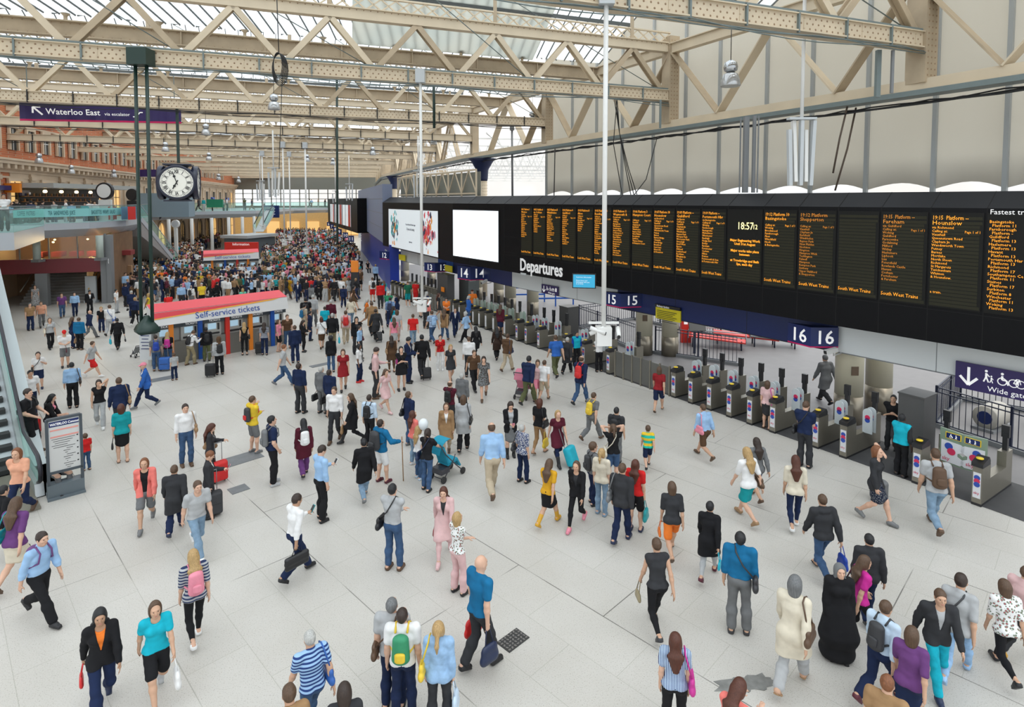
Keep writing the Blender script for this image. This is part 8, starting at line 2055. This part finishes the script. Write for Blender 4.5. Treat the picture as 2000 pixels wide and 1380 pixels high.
for line in PP.strip().splitlines():
	px, py, hd, face, pose, sex, hs, hc, t, b, sh, skin, ex, lab = parse(line)
	z0 = 5.6 if px == 10 else 0.0
	g = atz(px, py - (3 if py > 900 else 1), z0)
	if pose == 'staff' or True:
		top = aty(px, hd, g.y).z - z0
	child = sex in 'bg'; fem = sex in 'fg'
	H = top * (1.0 if pose not in ('stride',) else 1.04)
	if pose == 'sit': H = 1.68
	if pose == 'crouch': H = 1.75
	H = min(max(H, 1.55 if not child else .95), 1.90 if not fem else 1.78) if not child else min(max(H, .98), 1.5)
	yaw = math.radians(face) - math.atan2(g.x, g.y)
	scale = 8208 / 7.1 / max(g.y, 1)
	h = .0115 if scale > 58 else (.0165 if scale > 34 else .026)
	kw = {}
	under = None; sleeves = None
	for e in ex:
		q = e.split(':')
		if q[0] == 'w': under = q[1]
		if q[0] == 's': sleeves = q[1]
	nbottom = None if b[0] == '-' else b[0]
	if t[0] in ('jacket', 'coat', 'cardigan') and not under: under = 'lightgrey' if not fem else 'charcoal'
	grip = (1 if any(e.split(':')[0] in ('hbL', 'toteL', 'briefL', 'shopL', 'phL') for e in ex) else 0, 1 if any(e.split(':')[0] in ('hbR', 'toteR', 'briefR', 'shopR', 'stick') for e in ex) else 0)
	if pose in ('push', 'pull', 'phone', 'both', 'walkphone', 'ear', 'photo'): grip = (1, 1)
	topst = t[0]
	o, s, M = person(g, yaw, H, pose, fem, child, hs, hc, topst, t[1], t[2] if len(t) > 2 else '', nbottom, b[1] if len(b) > 1 else 'black', b[2] if len(b) > 2 else None, sh[0], sh[1], skin, h, False, under or (sleeves if sleeves else None), lab, None, grip)
	if sleeves:
		for c in o.children:
			if c.name.startswith('shirt'): c.data = gm('top', s, (pose, fem, child), h, 'shirt', M_CLOTH)
	who = ' '.join(lab.split()[:9])
	for cutw in (' seen', ' facing', ' looking', ' at the', ' beside', ' walking', ' striding', ' near', ' before', ' who', ' with his', ' passing', ' standing', ' and his', ' behind', ' leaning', ' in the trio', ' alone', ','):
		if cutw in who and who.index(cutw) > 12: who = who[:who.index(cutw)]
	who = who.strip()
	while who.split()[-1] in ('and', 'with', 'in', 'the', 'a', 'his', 'her', 'of', 'over', 'to', 'at', 'on', 'bright', 'pale', 'dark', 'long', 'black', 'light', 'navy', 'grey'): who = ' '.join(who.split()[:-1])
	for e in ex:
		q = e.split(':')
		if q[0] in ('w', 's'): continue
		give(q[0], q[1], o, s, (pose, fem, child), who, h, q[2] if len(q) > 2 else None)
	EXCL.append((px, py)); ALLP.append(o)

# ---- things standing or rolling beside them
def suitcase(px, py, w, d, hgt, col, lab, ang=.5, tilt=0.0, handle=.45):
	c = atz(px, py); r = thing('suitcase', lab, 'suitcase', c, ang)
	R = rotz(ang) @ Matrix.Rotation(tilt, 3, 'X')
	def T(x, y, z): return c + R @ V(x, y, z)
	def fn(F):
		for z in np.linspace(.11, hgt - .05, 7): F.cone((-w / 2 + .05, 0, z), (w / 2 - .05, 0, z), .05, .05, .05, (0, 1, 0), d / .1)
	F = Field((-w, -d, -.02), (w, d, hgt + .1), .014); fn(F); me = npmesh('shell', F.mesh(), M_BAG)
	b = bpy.data.objects.new('shell', me); COL.objects.link(b); b.parent = r; b.rotation_euler = (tilt, 0, 0); b.color = cc(col)
	mb = MB()
	for x in (-w * .25, w * .25): mb.tube([T(x, d * .3, hgt), T(x, d * .3, hgt + handle)], .009, 6)
	mb.tube([T(-w * .27, d * .3, hgt + handle), T(w * .27, d * .3, hgt + handle)], .014, 6); mb.build('telescopic_handle', M_GREY, r)
	for x in (-w * .38, w * .38): mb = MB(); mb.lathe([(.035, -.015), (.035, .015)], T(x, d * .25, .035), 10, R @ Matrix.Rotation(PI / 2, 3, 'Y')); mb.build('wheel', M_DARK, r)
	mb = MB(); mb.box(T(0, -d / 2 - .0, hgt * .55), (w * .7, .012, .02), R); mb.build('zip', M_DARK, r)
	return r
suitcase(430, 942, .36, .22, .56, 'red', 'bright red suitcase beside the woman with the tan bag', .9)
suitcase(418, 1008, .36, .24, .58, 'charcoal', 'black suitcase with raised handle beside the ginger-haired man', .7)
suitcase(411, 736, .38, .24, .55, 'black', 'black suitcase standing behind the hooded person', .2)
suitcase(507, 692, .36, .24, .58, 'black', 'black suitcase beside the woman in striped grey t-shirt', .3)
suitcase(322, 724, .40, .28, .58, 'blue', 'bright blue suitcase beside the royal blue rucksack', .3)
suitcase(834, 742, .36, .24, .5, 'black', 'small black case trailing behind the man in black jacket', .3, -.3)
suitcase(1122, 912, .36, .22, .56, 'turquoise', 'turquoise case pulled by the blonde woman', 1.0, -.35, .5)
suitcase(66, 850, .36, .24, .55, 'red', 'red suitcase tucked beside the escalator', .4)
suitcase(1716, 978, .36, .24, .50, 'grey', 'blue-grey suitcase behind the ginger-haired woman at the gates', .4)
suitcase(740, 668, .34, .22, .52, 'charcoal', 'dark case rolling behind the charcoal coat', .3, -.3)
def stroller(px, py, ang, lab, m1, s_=1.0, folded=False):
	c = atz(px, py); r = thing('pushchair', lab, 'pushchair', c, ang); R = rotz(ang)
	def T(x, y, z): return c + R @ V(x * s_, y * s_, z * s_)
	MF = mat('pushchair_tube', (.05, .05, .06), .35)
	mb = MB()
	for x in (-.22, .22):
		mb.tube([T(x, -.42, 1.0), T(x, -.25, .72), T(x, .1, .35), T(x, .38, .09)], .014, 6); mb.tube([T(x, -.32, .09), T(x, .05, .5), T(x, .1, .62)], .014, 6)
	mb.tube([T(-.22, -.42, 1.0), T(.22, -.42, 1.0)], .018, 6); mb.tube([T(-.22, -.32, .09), T(.22, -.32, .09)], .012, 6); mb.build('frame', MF, r)
	mb = MB(); mb.prism([T(-.18, -.12, .42), T(-.18, .22, .46), T(-.18, .22, .40), T(-.18, -.12, .36)], R @ V(.36 * s_, 0, 0)); mb.prism([T(-.18, -.12, .40), T(-.18, -.30, .88), T(-.18, -.25, .9), T(-.18, -.07, .42)], R @ V(.36 * s_, 0, 0)); mb.prism([T(-.16, .2, .44), T(-.16, .34, .2), T(-.16, .38, .22), T(-.16, .24, .46)], R @ V(.32 * s_, 0, 0)); mb.build('seat', m1, r)
	if not folded:
		mb = MB(); N = 6
		for k in range(N):
			a0, a1 = PI * (.95 - .55 * k / N), PI * (.95 - .55 * (k + 1) / N)
			p = [T(x, -.12 + .33 * math.cos(a) * 1.0, .70 + .36 * math.sin(a)) for a in (a0, a1) for x in (-.2, .2)]
			mb.add([p[0], p[1], p[3], p[2]] + [q + V(0, 0, -.012) for q in (p[0], p[1], p[3], p[2])], [(0, 1, 2, 3), (7, 6, 5, 4)], True)
		mb.build('hood', m1, r)
		mb = MB(); mb.box(T(0, -.2, .26), (.34 * s_, .3 * s_, .14 * s_), R); mb.build('basket', MF, r)
	for x in (-.22, .22):
		for y in (-.32, .38): mb = MB(); mb.lathe([(.085 * s_, -.02), (.085 * s_, .02)], T(x, y, .085), 14, R @ Matrix.Rotation(PI / 2, 3, 'Y')); mb.build('wheel', M_DARK, r)
M_TQ = mat('turquoise_fabric', (.01, .28, .42), .8); M_PK = mat('pink_fabric', (.55, .18, .25), .8)
stroller(872, 930, math.radians(-38), 'turquoise hooded pushchair in front of the woman in black', M_TQ, 1.0)
stroller(1022, 775, math.radians(-20), 'dark pushchair with pink seat moving towards the gates', M_PK, 1.0)
stroller(266, 697, math.radians(60), 'small folded grey pushchair beside the timetable panel', M_GREY, .55, True)
c = aty(827, 828, atz(815, 935).y); rt = thing('balloon', 'white balloon held by the blonde girl', 'balloon', c, 0); mb = MB()
mb.lathe([(0, -.16), (.03, -.155), (.09, -.11), (.125, -.03), (.125, .04), (.09, .11), (.04, .14), (0, .145)], c, 18); mb.build('skin', mat('balloon_white', (.72, .76, .78), .3), rt)
mb = MB(); mb.tube([c - V(0, 0, .16), c - V(-.02, 0, .5)], .004, 4); mb.build('string', M_WHITE, rt)
def bicycle(px, py, ang, lab):
	c = atz(px, py); r = thing('bicycle', lab, 'bicycle', c, ang); R = rotz(ang)
	def T(x, z): return c + R @ V(x, 0, z)
	for x in (-.5, .5):
		mb = MB(); mb.tube([T(x + .31 * math.cos(a), .33 + .31 * math.sin(a)) for a in np.linspace(0, 2 * PI, 19)], .022, 6)
		for a in np.linspace(0, PI, 7)[:-1]: mb.tube([T(x + .3 * math.cos(a), .33 + .3 * math.sin(a)), T(x - .3 * math.cos(a), .33 - .3 * math.sin(a))], .004, 4)
		mb.build('wheel', M_DARK, r)
	mb = MB()
	for a, b_ in (((-.5, .33), (-.12, .32)), ((-.12, .32), (-.2, .78)), ((-.5, .33), (-.2, .74)), ((-.2, .72), (.35, .76)), ((-.12, .32), (.36, .68)), ((.34, .86), (.5, .33))): mb.tube([T(*a), T(*b_)], .02, 6)
	mb.build('frame', M_FR, r)
	mb = MB(); mb.box(T(-.22, .84), (.24, .13, .05), R); mb.build('saddle', M_DARK, r)
	mb = MB(); mb.tube([T(.34, .84), T(.33, .98)], .015, 6); mb.bar(c + R @ V(.33, -.25, .98), c + R @ V(.33, .25, .98), .03, .03); mb.build('handlebar', M_DARK, r)
bicycle(412, 603, .1, 'bicycle held by the cyclist in the yellow t-shirt')
# ---------------------------------------------------------------- the rest of the crowd down the concourse
rc = random.Random(21)
NAMEC = dict(black='black', charcoal='charcoal', grey='grey', lightgrey='pale grey', white='white', cream='cream', beige='beige', tan='tan', brown='brown', navy='navy', blue='blue', lightblue='light blue', denim='denim blue', teal='teal', turquoise='turquoise', green='green', olive='olive', khaki='khaki', yellow='yellow', mustard='mustard', orange='orange', coral='coral', red='bright red', maroon='dark red', pink='pink', magenta='magenta', purple='purple', mint='mint')
TC = ['black', 'black', 'charcoal', 'navy', 'navy', 'white', 'white', 'lightgrey', 'lightblue', 'grey', 'cream', 'red', 'maroon', 'blue', 'teal', 'pink', 'tan', 'olive', 'coral', 'purple', 'yellow', 'green', 'turquoise', 'mustard', 'brown', 'orange', 'beige']
BC_ = ['black', 'black', 'navy', 'charcoal', 'denim', 'denim', 'grey', 'beige', 'khaki', 'brown']
def zone(px, py):
	if py < 492: z = 'at the far end'
	elif px < 330: z = 'below the slanting stairs'
	elif px < 400: z = 'beside the second ticket machines'
	elif px < 515: z = 'in front of the second ticket machines'
	elif px < 580: z = 'under the slim white masts'
	elif px < 640: z = 'under the hanging camera mast'
	elif px < 700: z = 'by the grey-blue panels'
	else: z = 'near the far gates'
	return z
ZONES = [((250, 512, 430, 592), 46), ((430, 512, 560, 588), 36), ((555, 502, 705, 565), 46), ((560, 560, 700, 610), 6), ((240, 590, 300, 640), 6), ((700, 545, 770, 640), 9), ((760, 600, 900, 660), 7), ((700, 600, 1000, 700), 8)]
used = {o['label'] for o in ALLP}; N0 = len(ALLP); tot = 300 - N0; spots = list(EXCL); zi = 0; cand = []
for (x0, y0, x1, y1), n in ZONES: cand += [(x0, y0, x1, y1)] * n
rc.shuffle(cand)
tries = 0; placed = 0
while placed < tot and tries < 4000:
	tries += 1
	x0, y0, x1, y1 = cand[tries % len(cand)]
	px, py = rc.uniform(x0, x1), y1 - (y1 - y0) * rc.random() ** .8
	sc_ = (py - 391) / 7.1
	if 395 < px < 512 and 488 < py < 552: continue
	if 296 < px < 566 and py > 590: continue
	if any(abs(px - a) < sc_ * .30 and abs(py - b) < sc_ * .34 for a, b in spots): continue
	fem = rc.random() < .45; hs = rc.choice(['long', 'pony', 'bob', 'long', 'bun'] if fem else ['short', 'short', 'short', 'balding', 'cap']); hc = rc.choice(['darkbrown', 'darkbrown', 'black', 'brown', 'blonde', 'silver', 'auburn'])
	top = rc.choice(['tee', 'blouse', 'cardigan', 'dress', 'tank'] if fem else ['tee', 'shirt', 'shirt', 'jacket', 'hoodie']); tc = rc.choice(TC); bt = rc.choice(['jeans', 'leggings', 'skirt', 'trousers'] if fem else ['trousers', 'trousers', 'jeans', 'shorts']); bc = rc.choice(BC_)
	if top == 'jacket': tc = rc.choice(['navy', 'black', 'charcoal', 'grey', 'navy', 'brown'])
	pose = rc.choice(['stand', 'stand', 'up', 'phone', 'cross', 'walk', 'stroll', 'walk', 'both']); face = rc.choice([0, 20, 340, 0, 180, 200, 300, 270, 60])
	hn = {'silver': 'grey', 'darkbrown': 'dark'}.get(hc, hc); bag = rc.random() < .3
	fc = 'seen from behind' if face in (0, 20, 340) else ('facing the camera' if face in (180, 200) else 'side-on')
	tn = {'tee': 't-shirt', 'tank': 'vest top'}.get(top, top)
	lb = '%s-haired %s in %s %s%s, %s, %s' % (hn, 'woman' if fem else 'man', NAMEC[tc], tn, '' if top == 'dress' else ' and %s %s' % (NAMEC[bc], bt), fc, zone(px, py))
	if hs == 'cap': lb = '%s in %s cap, %s %s and %s %s, %s, %s' % ('man', {'silver': 'grey', 'blonde': 'beige', 'darkbrown': 'dark brown', 'auburn': 'reddish'}.get(hc, hc), NAMEC[tc], tn, NAMEC[bc], bt, fc, zone(px, py))
	if lb in used or len(lb.split()) > 16: continue
	used.add(lb); spots.append((px, py)); placed += 1
	g = atz(px, py)
	if (g - LP.o).dot(LP.n) < 1.2: continue
	yaw = math.radians(face) - math.atan2(g.x, g.y)
	person(g, yaw, rc.uniform(1.58, 1.72) if fem else rc.uniform(1.68, 1.85), pose, fem, False, hs, hc, top, tc, '', None if top == 'dress' else bt, bc, None, 'shoe', rc.choice(['black', 'brown', 'white']), rc.choice([0, 0, 0, 1, 1, 2, 3]), .026, False, 'white' if top in ('jacket', 'cardigan') else None, lb)
MS = [mat('crowd_' + c, COLS[c], .9) for c in ('black', 'navy', 'charcoal', 'white', 'lightgrey', 'lightblue', 'maroon', 'red', 'teal', 'tan', 'pink', 'olive', 'darkbrown')] + [mat('crowd_skin', SKINS[0], .7), mat('crowd_skin_dark', SKINS[3], .7)]
protos = []
for pose in ('stand', 'walk', 'cross'):
	s = Skel(pose); hh = .05
	protos.append((body_mesh(s, hh, (0, 0), False), top_mesh(s, hh, 'shirt'), bottom_mesh(s, hh, 'trousers'), hair_mesh(s, .04, 'short')))
VV, QQ, MI = [], [], []; off = 0
def far_fig(g, z0=0.0):
	global off
	pr = protos[rc.randrange(3)]; a = rc.uniform(0, 2 * PI); k = rc.uniform(.93, 1.05); c, s_ = math.cos(a) * k, math.sin(a) * k
	cols = (13 if rc.random() < .8 else 14, rc.choice([0, 0, 0, 1, 1, 1, 2, 2, 3, 3, 3, 4, 5, 5, 6, 9, 9, 11, 8, 7, 10]), rc.choice([0, 1, 2, 0, 4, 9]), rc.choice([12, 12, 0, 9]))
	for (v, q), m_ in zip(pr, cols):
		w = np.empty_like(v); w[:, 0] = v[:, 0] * c - v[:, 1] * s_ + g.x; w[:, 1] = v[:, 0] * s_ + v[:, 1] * c + g.y; w[:, 2] = v[:, 2] * k + z0
		VV.append(w); QQ.append(q + off); MI.append(np.full(len(q), m_, np.int32)); off += len(v)
def emit_crowd(label):
	global VV, QQ, MI, off
	v = np.concatenate(VV); q = np.concatenate(QQ); me = npmesh('crowd', (v, q), MS[0])
	for m_ in MS[1:]: me.materials.append(m_)
	me.polygons.foreach_set('material_index', np.concatenate(MI)); o = link('crowd', me); o['kind'] = 'stuff'; o['label'] = label; VV, QQ, MI, off = [], [], [], 0
sp2 = list(spots); n = 0; t_ = 0
while n < 1000 and t_ < 40000:
	t_ += 1; py = 430 + 160 * rc.random() ** 1.4; x0 = 300 if py < 470 else 245; x1 = min(700, 640 + (py - 430) * .75)
	px = rc.uniform(x0, x1); sc_ = (py - 391) / 7.1
	if 395 < px < 512 and 488 < py < 552: continue
	g = atz(px, py)
	if 430 < px < 540 and 452 < py < 497: continue
	if g.y > 117 or (g - LP.o).dot(LP.n) < 1.2: continue
	if any(abs(px - a) < sc_ * .2 and abs(py - b) < sc_ * (.2 if py < 520 else .3) for a, b in sp2): continue
	sp2.append((px, py)); far_fig(g); n += 1
emit_crowd('dense distant crowd filling the far end of the concourse')
for i in range(46):  # people along the balconies and on the café terrace
	if i < 20: q = E2[0].lerp(E2[4], rc.random()) if rc.random() < .6 else V(-44 + rc.random() * 12, 117, 0); g = V(q.x - .5, q.y + 1.2, 0)
	else: q = E[1].lerp(E[4], rc.random()); g = V(q.x - .5 - rc.random() * 2, q.y + .3 + rc.random(), 0)
	far_fig(g, ZF - (.25 if i >= 20 else 0))
emit_crowd('small figures along the balconies and seated on the terrace')

bpy.context.view_layer.update(); _dg = bpy.context.evaluated_depsgraph_get()
for o in [o for o in S.objects if o.type == 'FONT']:
	me = bpy.data.meshes.new_from_object(o.evaluated_get(_dg)); me.name = 'lettering'
	n = bpy.data.objects.new(o.name + '_', me); COL.objects.link(n); n.parent = o.parent; n.matrix_basis = o.matrix_basis.copy()
	nm = o.name.split('.')[0]; bpy.data.objects.remove(o); n.name = nm
